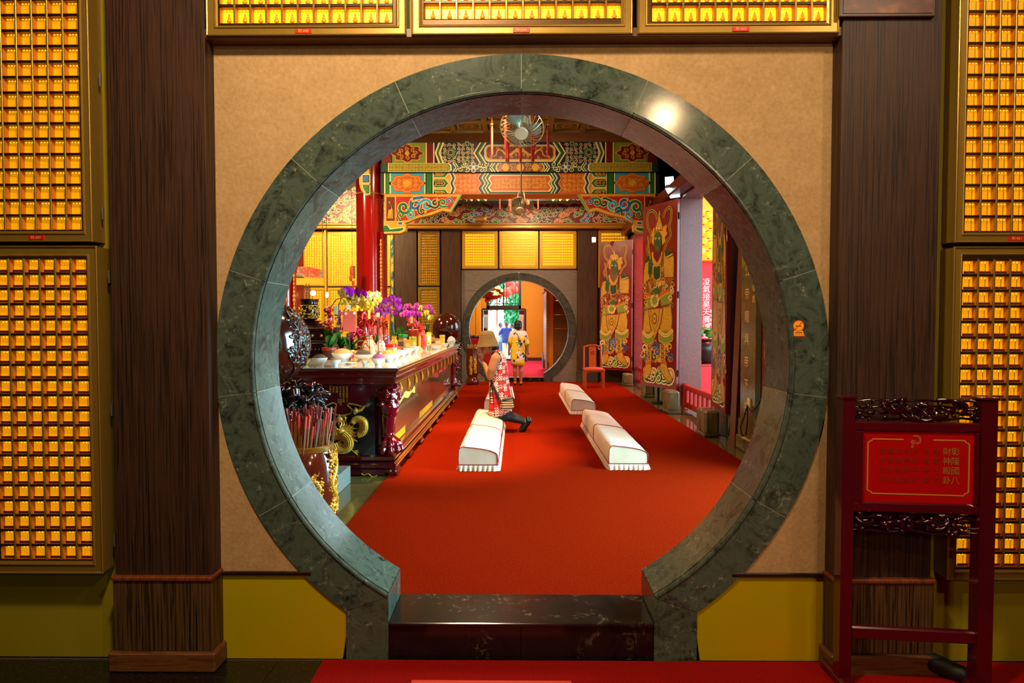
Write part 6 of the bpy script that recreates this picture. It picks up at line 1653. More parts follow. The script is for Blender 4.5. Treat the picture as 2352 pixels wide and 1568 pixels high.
# ------------------------------------------------------------------ caged fans
WIRE = M('brass_wire', '#c8b478', .25, .8); HUB = M('fan_hub_cream', '#c8b89a', .35, .3); BLADE = M('fan_blade_grey', '#8a8274', .3, .2)
def cage_fan(label, c, r, tilt, ztop):
    t = thing('caged_fan', label, 'fan', tuple(c))
    m = Matrix.Translation(c) @ Euler(tilt).to_matrix().to_4x4()          # local z = fan axis pointing down/front
    for nm, prof in (('front_cage', lambda s: (r*(.16+.84*s), -.10*math.cos(s*PI/2)*1.0)), ('rear_cage', lambda s: (r*(.2+.8*s), .09*math.cos(s*PI/2)))):
        mb = MB()
        for q in range(26):
            a = 2*PI*q/26; L = []
            for i in range(7):
                s_ = i/6; rr_, z = prof(s_); b = a+.35*(1-s_); L.append(m @ Vector((rr_*math.cos(b), rr_*math.sin(b), z)))
            mb.tube(L, .0032 if nm == 'front_cage' else .0026, 4)
        mb.build(nm, WIRE, t, 80)
    mb = MB(); mb.tube([m @ Vector((r*math.cos(q*PI/16), r*math.sin(q*PI/16), 0)) for q in range(32)], .008, 6, 0, True); mb.build('cage_rim', WIRE, t, 80)
    for q in range(3):
        a = q*2*PI/3; mb = MB()
        rows = []
        for i in range(5):
            s_ = .2+.7*i/4; w_ = .3+.35*math.sin(PI*i/5)
            rows.append([m @ Vector((r*s_*math.cos(a+w_*k_), r*s_*math.sin(a+w_*k_), .03*k_)) for k_ in (-1, -.3, .4, 1)])
        mb.loft([[r_[k] for r_ in rows] for k in range(4)], 0, None, False, False); mb.build('blade', BLADE, t, 80)
    mb = MB(); mb.lathe([(.02, -.125), (.075, -.12), (.08, -.095), (.06, -.09)], (0, 0, 0), 20, 0, m); mb.build('hub_cap', HUB, t, 40)
    mb = MB(); mb.lathe([(.06, .03), (.075, .08), (.06, .16), (.02, .18)], (0, 0, 0), 16, 0, m); mb.build('motor', HUB, t, 50)
    tp = m @ Vector((0, 0, .17))
    mb = MB(); mb.tube([tp, Vector((tp.x, tp.y, tp.z+.12)), Vector((tp.x, tp.y, ztop))], [.03, .012, .010], 8); mb.build('ceiling_rod', M('rod_dark', '#4a4030', .4, .5), t)
    mb = MB(); mb.tube([m @ Vector((.09, 0, .1)), tp+Vector((.05, 0, .14)), tp+Vector((-.05, 0, .14)), m @ Vector((-.09, 0, .1))], .014, 6); mb.build('yoke', HUB, t)
cage_fan('near caged ceiling fan above the red tassels', P(1199, 294, 7.4), .25, (-.68, .12, 0), ZC+.1)
cage_fan('smaller looking caged fan hanging in front of the cloud frieze', P(1196, 474, 12.0), .235, (-.62, .08, 0), ZC+.1)

# ------------------------------------------------------------------ palace lanterns with long red tassels (their frames hang just above view)
TS = M('long_tassel_red', '#d82a10', .6); TSG = M('tassel_gold', '#e8a020', .35, .4)
def palace_lantern(label, u0, u1, vtop, vbot, Y, ring_u):
    c = P((u0+u1)/2, vtop, Y); zt = c.z
    t = thing('palace_lantern', label, 'lantern', (c.x, Y, zt))
    rad_ = (P(u1, vtop, Y).x-P(u0, vtop, Y).x)/2
    mb = MB(); mb.lathe([(rad_*.96, zt+.14), (rad_*1.02, zt+.16), (rad_*1.02, zt+.18), (rad_*.96, zt+.20)], (c.x, Y, 0), 6); mb.build('hexagon_frame', M('lantern_frame_red', '#7a1408', .4), t)
    mb = MB(); mb.lathe([(.03, zt+.18), (rad_*.6, zt+.20), (rad_*.7, ZC-.05), (.03, ZC+.0)], (c.x, Y, 0), 6); mb.build('lantern_glass', M('lantern_glass', '#e8d8b0', .4), t)
    mb = MB(); mb.tube([(c.x, Y, ZC-.05), (c.x, Y, ZC+.12)], .012, 6); mb.build('hanging_rod', BLKC, t)
    L = P(1000, vtop, Y).z-P(1000, vbot, Y).z
    pos = []
    for q in range(6): a = q*PI/3; pos.append((c.x+rad_*math.cos(a), Y+rad_*math.sin(a), 1.0))
    for q in range(6): a = q*PI/3+.5; pos.append((c.x+rad_*.5*math.cos(a), Y+rad_*.5*math.sin(a), 1.15))
    for x, y, k_ in pos:
        o = MB().tube([(x, y, zt+.19), (x, y, zt+.02)], [.006, .012], 6).build('tassel_cord', TSG, t)
        mb = MB(); mb.ball((x, y, zt-.01), .022, 8, 1); mb.tube([(x, y, zt-.03), (x, y, zt-.08), (x, y, zt-.03-L*k_)], [.012, .019, .017], 7, 0); mb.build('tassel', [TS, TSG], t, 60)
palace_lantern('near ceiling lantern with two rings of long red tassels, behind the near fan', 1130, 1259, 284, 352, 9.6, 0)
palace_lantern('far ceiling lantern with red tassels, behind the smaller looking fan', 1148, 1236, 430, 476, 14.3, 0)

# ------------------------------------------------------------------ red sign stand in the outer room
SL = M('sign_lacquer', '#4a0612', .2, 0, .5, .6); SLC = M('sign_carving_lacquer', '#26060c', .14, 0, .5, .8)
YS = 2.78
sg = thing('sign_stand', 'red lacquered sign stand with carved panels and gold writing, right of the near gate', 'sign', (P(2100, 1500, YS).x, YS, ZF+.008))
rot = 0.10
def S(u, v, dy=0.0):                      # point in the stand's slightly turned plane
    x0 = P(2100, v, YS).x; p = P(u, v, YS); return Vector((p.x, YS-(p.x-x0)*rot+dy, p.z))
zbot = ZF+.0085
for u0, u1, vb, name in ((1938, 1966, 1558, 'post'), (2236, 2272, 1556, 'post')):
    mb = MB(); a = S((u0+u1)/2, 910); wd = (P(u1, 1200, YS).x-P(u0, 1200, YS).x)
    mb.loft([[(a.x+k_*0-wd/2, a.y-.025, z), (a.x+wd/2, a.y-.025, z), (a.x+wd/2, a.y+.03, z), (a.x-wd/2, a.y+.03, z)] for z, k_ in ((zbot, 0), (a.z-.012, 0))]); mb.cbox((a.x, a.y, a.z-.006), (wd+.014, .066, .012), 0, None, .004); mb.build(name, SL, sg)
    mb = MB(); mb.cbox((a.x, a.y, zbot+.02), (wd+.01, .30, .04), 0, None, .01); mb.build('foot', SL, sg)
def bar(nm, v0, v1, u0, u1, th, mat, bev=.006):
    a, b = S(u0, v0), S(u1, v1); c = (a+b)/2
    return MB().cbox(tuple(c), ((b-a).length if False else (b.x-a.x)*1.005, th, a.z-b.z), 0, (0, 0, -rot), bev).build(nm, mat, sg)
bar('lower_rail', 1441, 1470, 1958, 2240, .035, SL)
bar('frame_rail', 968, 990, 1962, 2238, .045, SL); bar('frame_rail', 1152, 1176, 1958, 2236, .045, SL)
bar('frame_stile', 988, 1154, 1960, 1982, .045, SL); bar('frame_stile', 988, 1154, 2226, 2240, .045, SL)
for uu in ((1976, 1982), (2226, 2231)): bar('inner_bead', 990, 1153, uu[0], uu[1], .055, SL, .004)
bar('red_board', 988, 1154, 1978, 2230, .02, M('sign_red_gloss', '#a80a0a', .14, 0, .5, .6), .002)
# writing
o = S(2104, 1071, -.0115); ax = Vector((1, -rot, 0)).normalized(); nr = Vector((-rot, -1, 0)).normalized(); k = YS/F
frs = lambda x, z, h: tuple(o+ax*(x*k)+Vector((0, 0, z*k))+nr*h)
f = Flat(frs, .0006)
w2, h2 = 109, 63
for a, b in (((-w2+10, h2), (-32, h2)), ((32, h2), (w2-9, h2)), ((w2, h2-8), (w2, -h2+8)), ((w2-9, -h2), (-w2+9, -h2)), ((-w2, -h2+8), (-w2, h2-9))): f.line([a, b], 3.2, 0, 1)
for sx, sy in ((1, 1), (1, -1), (-1, 1), (-1, -1)): f.line([(sx*(w2-10), sy*h2), (sx*(w2-8), sy*(h2-4)), (sx*(w2-3), sy*(h2-6)), (sx*w2, sy*(h2-9))], 3.2, 0, 1)
f.spiral(-4, 60, 13, 5, 1, 1, .8, 2.2, -1, 14); f.disc(-11, 57, 6, 1, 1, 10); f.disc(-13, 47, 3.5, 1, 1, 8)
f.mb.build('gold_border_and_emblem', [M('sign_gold', '#c8822a', .35, .2), M('sign_gold_faded', '#a8452a', .4)], sg)
wr = MB(); wf = MB()
cols = [(80, '彰化縣八', 17), (62, '財神殿卦', 16), (-6, '祈求平安', 13), (-24, '光明燈座', 13), (-42, '功德無量', 13), (-60, '福祿壽喜', 13), (-75, '吉祥如意', 13)]
cols = [(80, '彰隆國八', 17), (62, '財神殿卦', 16), (40, '敬獻十方', 13), (18, '大德平安', 13), (-6, '祈求平安', 13), (-24, '光明燈座', 13), (-42, '功德無量', 13), (-60, '福祿壽喜', 13), (-78, '吉祥如意', 13)]
for x, s_, sz in cols:
    for i, ch in enumerate(s_):
        q = text_mb(ch, sz*k*1.15, Matrix.Translation(o+ax*(x*k)+Vector((0, 0, (36-i*22)*k))+nr*.0008) @ Matrix.Rotation(-rot, 4, 'Z') @ Matrix.Rotation(PI/2, 4, 'X'))
        (wr if x > 50 else wf).add(q.v, q.f, 0)
wr.build('gold_characters', M('sign_gold_dull', '#9a6a2a', .4), sg); wf.build('faded_characters', M('sign_char_faded', '#84240c', .4), sg)
# carved openwork panels
def carve(nm, v0, v1, u0, u1, seed):
    rr = random.Random(seed); mb = MB()
    a, b = S(u0, v0), S(u1, v1); W_, H_ = b.x-a.x, a.z-b.z
    def T(x, z, h=0): p = a+Vector((x, -x*rot, -H_+z)); return (p.x, p.y-h, p.z)
    for q in range(13):
        x, z = rr.uniform(.06, .94)*W_, rr.uniform(.2, .8)*H_; a0 = rr.uniform(0, 6); r_ = rr.uniform(.3, .5)*H_; d = rr.choice((-1, 1)); L = []
        for i in range(12):
            s_ = i/11; qq = r_*(1-.75*s_); an = a0+d*s_*4.6; L.append(T(min(max(x+qq*math.cos(an)*1.6, .01), W_-.01), min(max(z+qq*math.sin(an), .006), H_-.006), .012*math.sin(s_*6)))
        mb.tube(L, [.011*(1-.4*i/11) for i in range(12)], 7)
    for q in range(30): mb.ball(T(rr.uniform(.02, .98)*W_, rr.uniform(.1, .9)*H_, rr.uniform(-.005, .018)), (rr.uniform(.008, .019), .010, rr.uniform(.006, .013)), 7, 0, (0, rr.uniform(0, 3), 0))
    for q in range(4): z = H_*(q+.5)/4; mb.tube([T(W_*i/8, z+.006*math.sin(i*2+q*1.7), -.008) for i in range(9)], .006, 6)
    mb.build(nm, SLC, sg, 60)
carve('carved_top_panel', 914, 969, 1966, 2238, 2); carve('carved_lower_panel', 1177, 1228, 1960, 2236, 6)
# dark shoe-like lump on the floor behind the stand
p = PZ(2180, 1560, ZF+.01); tag(remesh(MB().cap((p.x-.04, p.y+.06, ZF+.058), (p.x+.05, p.y-.02, ZF+.046), .045, .035, 12), .01, 2).build('dark_slipper', M('black_slipper', '#0a0808', .6), None, 179), 'dark rounded slipper on the floor behind the sign stand', 'slipper')
# ------------------------------------------------------------------ people
SKIN = M('skin_tan', '#a8663c', .5, var=.06, vs=8); SKIN2 = M('skin_warm', '#a8683e', .5); HAIR = M('black_hair', '#0c0807', .45, bump=.3, bs=120)
TIGHT = M('black_tights', '#120c0a', .6); SHOE = M('black_shoe_leather', '#0a0908', .3)
def bodymesh(mb, voxel, it, mats, pick, name, t):
    o = remesh(mb, voxel, it, .5)
    if pick:
        for i, f in enumerate(o.f):
            c = Vector((0, 0, 0))
            for k in f: c += Vector(o.v[k])
            o.m[i] = pick(c/len(f))
    return o.build(name, mats, t, 179)
# ---- kneeling woman, facing the altar (-x)
YK = 8.95
def K(x, y, dy=0.0):
    p = P(1000+x*.2551, 720+y*.2551, YK); return Vector((p.x, YK+dy, p.z))
kp = K(570, 930)
kw = thing('person', 'woman kneeling in red checked dress and straw hat, hands pressed to her bowed face', 'person', (kp.x, YK, .27))
mb = MB(); c = mb.cap
N_ = .10
hd = K(487, 285)
mb.ball(hd, (.092, .074, .112), 16, 0, (0, -.42, 0))                                     # skull
c(K(462, 318), K(440, 338), .052, .036); c(K(480, 335), K(450, 348), .042, .028)        # face and jaw
c(K(464, 288), K(447, 318), .060, .046); c(K(423, 322), K(415, 331), .013, .010, 8)                                               # nose
mb.ball(K(500, 312, -.075), (.014, .012, .024), 8)                                      # ear
c(K(515, 325), K(560, 380), .048, .056)                                                 # neck
for s in (-1, 1):
    c(K(566, 405, s*.06), K(576, 560, s*.055), .088, .090); c(K(576, 560, s*.055), K(590, 725, s*.065), .090, .105)
    c(K(555, 385, s*.10), K(548, 395, s*.165), .066, .070)                              # shoulder
    c(K(548, 395, s*.165), K(515, 490, s*.18), .072, .064); c(K(515, 490, s*.18), K(494, 560, s*.155), .064, .047)
    c(K(494, 560, s*.155), K(470, 505, s*.10), .047, .042); c(K(470, 505, s*.10), K(434, 432, s*.032), .042, .026)
    # hand: palm, four fingers of unequal length, thumb
    c(K(434, 432, s*.032), K(412, 375, s*.022), .026, .028); mb.ball(K(418, 392, s*.022), (.034, .014, .042), 10, 0, (0, .35, 0))
    for i, (x0, y0, x1, y1, x2, y2) in enumerate(((392, 384, 380, 352, 379, 325), (404, 374, 391, 338, 388, 305), (416, 370, 403, 336, 400, 310), (427, 368, 416, 342, 412, 324))):
        c(K(x0, y0, s*.016), K(x1, y1, s*.012), .0090, .0084, 8); c(K(x1, y1, s*.012), K(x2, y2, s*.010), .0084, .0070, 8)
    c(K(425, 400, s*.026), K(436, 372, s*.020), .012, .010, 8); c(K(436, 372, s*.020), K(432, 352, s*.014), .010, .008, 8)
    # thighs, shins along the cushion, feet hanging behind
    c(K(592, 730, s*.078), K(548, 900, s*.085), .088, .066); c(K(545, 912, s*.09), K(640, 918, s*.095), .064, .070); c(K(640, 915, s*.095), K(775, 958, s*.09), .070, .040)
    c(K(775, 958, s*.09), K(812, 975, s*.088), .038, .034); c(K(812, 975, s*.088), K(782, 1026, s*.088), .032, .026)
zt_ = K(0, 800).z
def pick(p):
    if p.z > zt_: return 0
    return 0 if p.x > K(806, 0).x and p.z > K(0, 962).z else 1
bodymesh(mb, .0044, 4, [SKIN, TIGHT], pick, 'body', kw)
# dress
n = NT('red_check_dress'); sx = n.n('SeparateXYZ'); n.l(n.co.outputs['Object'], sx.inputs[0])
def mth(op, a, b=None):
    q = n.n('Math', operation=op)
    for i, val in enumerate((a, b)):
        if val is None: continue
        if hasattr(val, 'links'): n.l(val, q.inputs[i])
        else: q.inputs[i].default_value = val
    return q.outputs[0]
u_ = mth('ADD', sx.outputs[0], mth('MULTIPLY', sx.outputs[1], .75)); v_ = mth('ADD', sx.outputs[2], mth('MULTIPLY', sx.outputs[0], -.12))
def band_(src, per, wd): return mth('LESS_THAN', mth('FRACT', mth('MULTIPLY', src, 1/per)), wd)
cu, cv = band_(u_, .034, .5), band_(v_, .034, .5)
chk = mth('ABSOLUTE', mth('SUBTRACT', cu, cv))
cb = n.n('CombineXYZ'); n.l(mth('FLOOR', mth('MULTIPLY', u_, 1/.068)), cb.inputs[0]); n.l(mth('FLOOR', mth('MULTIPLY', v_, 1/.051)), cb.inputs[1])
wn = n.n('TexWhiteNoise'); n.l(cb.outputs[0], wn.inputs['Vector'])
c1 = n.mix(chk, '#c8120e', '#ecd0bc'); c2_ = n.mix(mth('LESS_THAN', wn.outputs['Value'], .24), c1, n.mix(chk, '#f0dcd0', '#d88068')); c3_ = n.mix(mth('GREATER_THAN', wn.outputs['Value'], .70), c2_, n.mix(chk, '#d01a14', '#c81812'))
ln = mth('MAXIMUM', band_(u_, .068, .10), band_(v_, .0765, .10))
n.base(n.mix(ln, c3_, '#16080a')); n.set(Roughness=.75); DRESS = n.m
mb = MB(); rings = []
for y, xc_, a, b in ((322, 538, .048, .055), (338, 552, .062, .085), (362, 562, .082, .135), (395, 568, .106, .152), (450, 570, .122, .162), (520, 572, .134, .168), (590, 574, .140, .174), (650, 579, .146, .182), (720, 588, .158, .195), (790, 594, .168, .202), (850, 585, .164, .204), (890, 574, .154, .200), (912, 570, .148, .194)):
    sg_ = lambda q: math.copysign(abs(q)**(.72 if y > 600 else .9), q)
    rings.append([tuple(K(xc_, y)+Vector((a*sg_(math.cos(t_))*(1+.02*math.sin(5*t_+y)), b*sg_(math.sin(t_)), (.055*math.cos(t_) if y > 840 else 0)*((y-840)/72 if y > 840 else 0)))) for t_ in [2*PI*i/32 for i in range(32)]])
mb.loft(rings); mb.build('dress', DRESS, kw, 179)
mb = MB()
for s in (-1, 1):
    mb.tube([tuple(K(545, 400, s*.158)+Vector((.075*math.cos(t_), s*.012*math.sin(2*t_), .10*math.sin(t_)))) for t_ in [2*PI*i/18 for i in range(18)]], .007, 6, 0, True)
mb.tube([tuple(K(538, 322)+Vector((.05*math.cos(t_), .058*math.sin(t_), .012*math.cos(t_)))) for t_ in [2*PI*i/18 for i in range(18)]], .006, 6, 0, True)
mb.tube([r for r in rings[-1]], .006, 6, 0, True)
mb.build('black_piping', M('black_piping', '#14080a', .6), kw, 80)
# hair and hat
mb = MB(); mb.ball(K(505, 280), (.098, .083, .10), 16); mb.ball(K(545, 300), (.052, .07, .045), 12); mb.build('hair', HAIR, kw, 60)
n = NT('straw_weave'); v = n.coords(); wv = n.n('TexWave', wave_type='BANDS', bands_direction='Z'); wv.inputs['Scale'].default_value = 34; wv.inputs['Distortion'].default_value = .6; n.l(v, wv.inputs['Vector'])
n.base(n.mix(n.noise(v, 60, 3), n.ramp(wv.outputs['Fac'], [(.2, '#5c4214'), (.7, '#92692a')]), '#7e5a24')); n.bump(wv.outputs['Fac'], .6, .006); n.set(Roughness=.8); STRAW = n.m
ht = K(472, 288)
mh = Matrix.Translation(ht) @ Euler((.0, -.07, 0)).to_matrix().to_4x4()
mb = MB(); mb.lathe([(.158, -.012), (.150, .012), (.132, .06), (.117, .11), (.110, .15), (.097, .185), (.066, .208), (.0, .214)], (0, 0, 0), 36, 0, mh, False); mb.lathe([(.152, -.013), (.144, .012), (.126, .06), (.111, .11), (.104, .147), (.09, .18), (.06, .202), (.0, .207)], (0, 0, 0), 36, 0, mh, False); mb.lathe([(.158, -.012), (.152, -.013)], (0, 0, 0), 36, 0, mh, False)
mb.build('straw_hat', STRAW, kw, 50)
# face details
mb = MB()
mb.ball(K(440, 312, -.048), (.012, .006, .004), 8, 0, (0, .5, 0)); mb.tube([K(428, 300, -.045), K(440, 300, -.056), K(452, 305, -.064)], .0035, 5); mb.build('eyes_and_brows', HAIR, kw, 60)
mb = MB(); mb.ball(K(424, 342, -.018), (.010, .014, .005), 8); mb.build('lips', M('lip_red', '#8a3428', .5), kw, 60)
mb = MB(); mb.tube([K(440+16*math.cos(t_), 432, -.032+.03*math.sin(t_))+Vector((0, 0, -.012*math.cos(t_))) for t_ in [2*PI*i/12 for i in range(12)]], .006, 6, 0, True); mb.build('bracelet', M('bracelet', '#8a5a30', .4), kw, 60)
# shoes
for s in (-1, 1):
    mb = MB(); mb.cap(K(835, 958, s*.088), K(802, 1014, s*.088), .040, .042); mb.cap(K(802, 1014, s*.088), K(770, 1042, s*.088), .042, .027); mb.cap(K(852, 958, s*.088), K(802, 1042, s*.088), .022, .020)
    o = remesh(mb, .008, 3); o.build('shoe', SHOE, kw, 179)
# bag with strap
BAGM = NT('striped_bag'); v = BAGM.coords((10, 10, 10)); wv = BAGM.n('TexWave', wave_type='BANDS', bands_direction='Z'); wv.inputs['Scale'].default_value = .95; wv.inputs['Distortion'].default_value = 1.2; BAGM.l(v, wv.inputs['Vector']); BAGM.base(BAGM.ramp(wv.outputs['Fac'], [(.35, '#1c1822'), (.45, '#c08a58'), (.7, '#d8a878')])); BAGM.set(Roughness=.7)
bgc = K(648, 795, -.225)
bag = MB().cbox(tuple(bgc), (.175, .07, .165), 0, (0, -.22, 0), .028).build('bag', BAGM.m, kw, 40)
MB().cbox(tuple(bgc+Vector((.01, -.005, .07))), (.165, .075, .03), 0, (0, -.22, 0), .012).build('zip_band', M('dark_brown_strap', '#1c0e0a', .5), bag, 40)
mb = MB(); mb.tube([K(520, 430, .16), K(480, 500, .08), K(487, 560, -.08), K(520, 630, -.165), K(560, 715, -.215), K(598, 790, -.245)], [.02]*6, 8, 0, False, .22); mb.build('strap', M('dark_brown_strap', '#1c0e0a', .5), bag, 60)
mb = MB(); p = K(594, 765, -.25); mb.tube([p+Vector((.02*a, -.004, .022*b)) for a, b in ((-1, -1), (1, -1), (1, 1), (-1, 1))], .004, 6, 0, True); mb.build('buckle', M('brass', '#d8a018', .2, .9), bag)
mb = MB(); mb.tube([K(688, 650, -.10), K(694, 690, -.12), K(702, 730, -.13), K(708, 752, -.13)], [.012, .018, .026, .016], 8, 0, False, .5); mb.build('white_towel', M('white_towel', '#f4f0f0', .8), kw, 60)

# ---- generic standing figure
def standing(label, base, H, face, col, arms, voxel=.012, legs=((-.085, 0), (.085, 0)), skirt=None, shirt=None, trousers=None, hairc=None, hair_kind='short', skin=SKIN2, loc_name='person'):
    """face = heading angle of the front (radians, 0 = +x); local x right, y front, z up"""
    t = thing(loc_name, label, 'person', base)
    m = Matrix.Translation(base) @ Matrix.Rotation(face-PI/2, 4, 'Z')
    V = lambda x, y, z: m @ Vector((x*H, y*H, z*H))
    mb = MB(); c = mb.cap
    mb.ball(V(0, 0, .935), (.048*H, .055*H, .066*H), 14)
    c(V(0, .012, .905), V(0, .022, .885), .034*H, .026*H); c(V(0, .056, .928), V(0, .060, .922), .008*H, .009*H, 8)
    for s in (-1, 1): mb.ball(V(s*.048, 0, .928), (.008*H, .010*H, .017*H), 6)
    c(V(0, -.004, .88), V(0, -.008, .82), .029*H, .034*H)
    for s in (-1, 1):
        c(V(s*.05, 0, .79), V(s*.045, 0, .62), .060*H, .058*H); c(V(s*.045, 0, .62), V(s*.045, 0, .50), .058*H, .062*H); c(V(s*.05, 0, .80), V(s*.105, 0, .80), .040*H, .036*H)
    for s, (el, wr, ft) in zip((-1, 1), arms):
        sh = V(s*.108, 0, .80); e_, w_, f_ = V(*el), V(*wr), V(*ft)
        c(sh, e_, .033*H, .026*H); c(e_, w_, .026*H, .018*H)
        d = (f_-w_); pal = w_+d*.45; c(w_, pal, .017*H, .019*H)
        side = d.normalized().cross(Vector((0, 0, 1))); side = side.normalized() if side.length > .1 else Vector((1, 0, 0))
        for q, ln_ in enumerate((.85, 1.0, .95, .78)): a = pal+side*(q-1.5)*.0095*H; c(a, a+d*.55*ln_, .0062*H, .0050*H, 6)
        c(w_+d*.2, w_+d*.55+side*.028*H, .007*H, .0055*H, 6)
    for s, (lx, ly) in zip((-1, 1), legs):
        c(V(s*.05, 0, .50), V(lx*.62, ly*.4, .275), .056*H, .036*H); c(V(lx*.62, ly*.4, .275), V(lx*.62, ly*.4-.012, .22), .034*H, .036*H); c(V(lx*.62, ly*.4-.012, .22), V(lx*.62, ly, .045), .036*H, .021*H)
        c(V(lx*.62, ly-.015, .03), V(lx*.66, ly+.085, .018), .022*H, .016*H)
    bodymesh(mb, voxel, 3, [skin], None, 'body', t)
    mb = MB()
    if hair_kind == 'bob':
        mb.ball(V(0, -.012, .945), (.062*H, .066*H, .066*H), 16); mb.ball(V(0, -.022, .905), (.064*H, .056*H, .052*H), 16)
    else: mb.ball(V(0, -.010, .950), (.053*H, .060*H, .056*H), 16); mb.ball(V(0, -.03, .925), (.046*H, .036*H, .04*H), 12)
    remesh(mb, .012, 3).build('hair', hairc or HAIR, t, 179)
    mb = MB()
    for s in (-1, 1): mb.ball(V(s*.019, .052, .938), .0065*H, 8)
    mb.build('eyes', HAIR, t, 60)
    mb = MB(); mb.ball(V(0, .050, .902), (.015*H, .006*H, .005*H), 8); mb.build('mouth', M('lip_red', '#8a3428', .5), t, 60)
    def loft(name, rows, mat, extra=None):
        mb = MB(); mb.loft([[V(xc_+a*math.cos(q), yc_+b*math.sin(q), z+(0.004*math.sin(6*q) if i == 0 else 0)) for q in [2*PI*k/28 for k in range(28)]] for i, (z, xc_, yc_, a, b) in enumerate(rows)])
        if extra: extra(mb, V)
        o = mb.build(name, mat, t, 179); return o
    def sleeves(frac, ra, rb):
        def f_(mb, V):
            for s, (el, wr, ft) in zip((-1, 1), arms):
                sh = V(s*.090, -.002, .800); e_ = V(*el); mid = sh+(e_-sh)*frac
                mb.cap(sh, mid, ra*H, rb*H)
        return f_
    if skirt: loft('dress', skirt[0], skirt[1], sleeves(.95, .047, .043))
    if shirt: loft('shirt', shirt[0], shirt[1], sleeves(.7, .050, .044))
    if trousers:
        mb = MB()
        mb.loft([[V(a*math.cos(q), b*math.sin(q), z) for q in [2*PI*k/20 for k in range(20)]] for z, a, b in ((.575, .092, .066), (.52, .098, .074), (.46, .104, .078))])
        for s, (lx, ly) in zip((-1, 1), legs): mb.cap(V(s*.052, 0, .50), V(lx*.62, ly*.4, .27), .056*H, .046*H); mb.cap(V(lx*.62, ly*.4, .27), V(lx*.62, ly, .045), .048*H, .040*H)
        mb.build('trousers', trousers, t, 179)
    mb = MB()
    for s, (lx, ly) in zip((-1, 1), legs):
        mb = MB(); mb.cap(V(lx*.62, ly-.022, .017), V(lx*.66, ly+.088, .015), .018*H, .0165*H); mb.build('shoe', col, t, 179)
    return t, V
# standing woman in the yellow floral dress, seen from behind
n = NT('yellow_rose_dress'); v = n.coords((1, 1, 1)); vo = n.n('TexVoronoi'); vo.inputs['Scale'].default_value = 7.0; n.l(v, vo.inputs['Vector'])
vo2 = n.n('TexVoronoi'); vo2.inputs['Scale'].default_value = 20; n.l(n.coords((1, 1, 1), 'Object', (3, 1, 2)), vo2.inputs['Vector'])
rose = n.ramp(vo.outputs['Distance'], [(0, '#d89a08'), (.12, '#f0c010'), (.2, '#d8a008'), (.3, '#f4c818'), (.42, '#e0b010')])
ba = n.ramp(vo.outputs['Distance'], [(.60, 0.0), (.63, 1.0)])
gr = n.ramp(vo2.outputs['Color'], [(.35, '#e0c0b8'), (.42, '#243018'), (.55, '#6a7a14'), (.66, '#181414'), (.75, '#d8bcb4')], 'CONSTANT')
col_ = n.mix(ba, rose, gr)
sx = n.n('SeparateXYZ'); n.l(n.co.outputs['Object'], sx.inputs[0]); up = n.ramp(sx.outputs[2], [(.78, 0.0), (.86, .85)]); 
mr = n.n('MapRange'); mr.inputs['From Min'].default_value = 1.12; mr.inputs['From Max'].default_value = 1.22; n.l(sx.outputs[2], mr.inputs['Value'])
upc = n.ramp(vo2.outputs['Color'], [(.3, '#dcc0b8'), (.62, '#2c3a18'), (.7, '#e4cac2')], 'CONSTANT')
n.base(n.mix(mr.outputs[0], col_, upc)); n.set(Roughness=.7); FLOR = n.m
wp = PZ(1190, 884, .0095)
H2 = 1.565
standing('woman standing with her back turned in a yellow rose patterned dress before the far gate', (wp.x, wp.y, .0125), H2, PI/2, M('purple_black_slipper', '#241024', .4),
    (((-.125, -.01, .645), (-.142, .01, .53), (-.138, .02, .455)), ((.140, -.01, .640), (.150, .015, .53), (.158, .03, .468))), .0085, ((-.075, .0), (.070, .0)),
    skirt=([(.305, 0, 0, .100, .078), (.36, 0, 0, .108, .085), (.44, 0, 0, .112, .088), (.52, 0, 0, .113, .088), (.62, 0, 0, .108, .082), (.72, 0, 0, .110, .080), (.80, 0, 0, .122, .074), (.832, 0, -.004, .095, .058), (.845, 0, -.006, .046, .042)], FLOR), hair_kind='bob')
pw_ = [o for o in COL.objects if o.name.startswith('person')][-1]
mb = MB(); q4 = lambda x, y, dy: Vector((P(1060+x*.15944, 640, wp.y).x, wp.y+dy, P(1176, 640+y*.15944, wp.y).z))
mb.tube([q4(770, 762, -.10), q4(805, 800, -.135), q4(860, 900, -.142), q4(905, 1020, -.135), q4(925, 1085, -.10)], [.012]*5, 6, 0, False, .35); st_ = mb.build('bag_strap', M('purple_strap', '#1c1030', .5), pw_, 60)
MB().cbox(tuple(q4(932, 1150, -.02)), (.06, .10, .14), 0, None, .02).build('small_bag', M('maroon_bag', '#4a1420', .5), pw_, 40)
# people outside the far doorway
def outp(x, Y, yb=1190): p = P(1060+x*.15944, 640, Y); return (p.x, Y, -.14)
BLUE = M('blue_polo', '#2c4cb4', .7); WHT = M('white_trousers', '#ece6e0', .7); LBL = M('pale_blue_shirt', '#a8c8ec', .7); DEN = M('denim_blue', '#4a78b0', .7); GREYH = M('grey_hair', '#6a6462', .6)
SH_ = [(.47, 0, 0, .112, .082), (.56, 0, 0, .108, .08), (.66, 0, 0, .110, .08), (.76, 0, 0, .118, .078), (.80, 0, 0, .124, .074), (.832, 0, 0, .095, .060), (.84, 0, -.006, .046, .044)]
standing('man outside in blue polo shirt and white trousers, back turned', outp(648, 27.0), 1.70, 1.45, M('pale_shoe', '#b8a898', .5), (((-.185, -.03, .665), (-.20, .09, .66), (-.19, .15, .69)), ((.15, -.01, .65), (.13, .07, .60), (.10, .13, .62))), .016, shirt=(SH_, BLUE), trousers=WHT, hairc=GREYH)
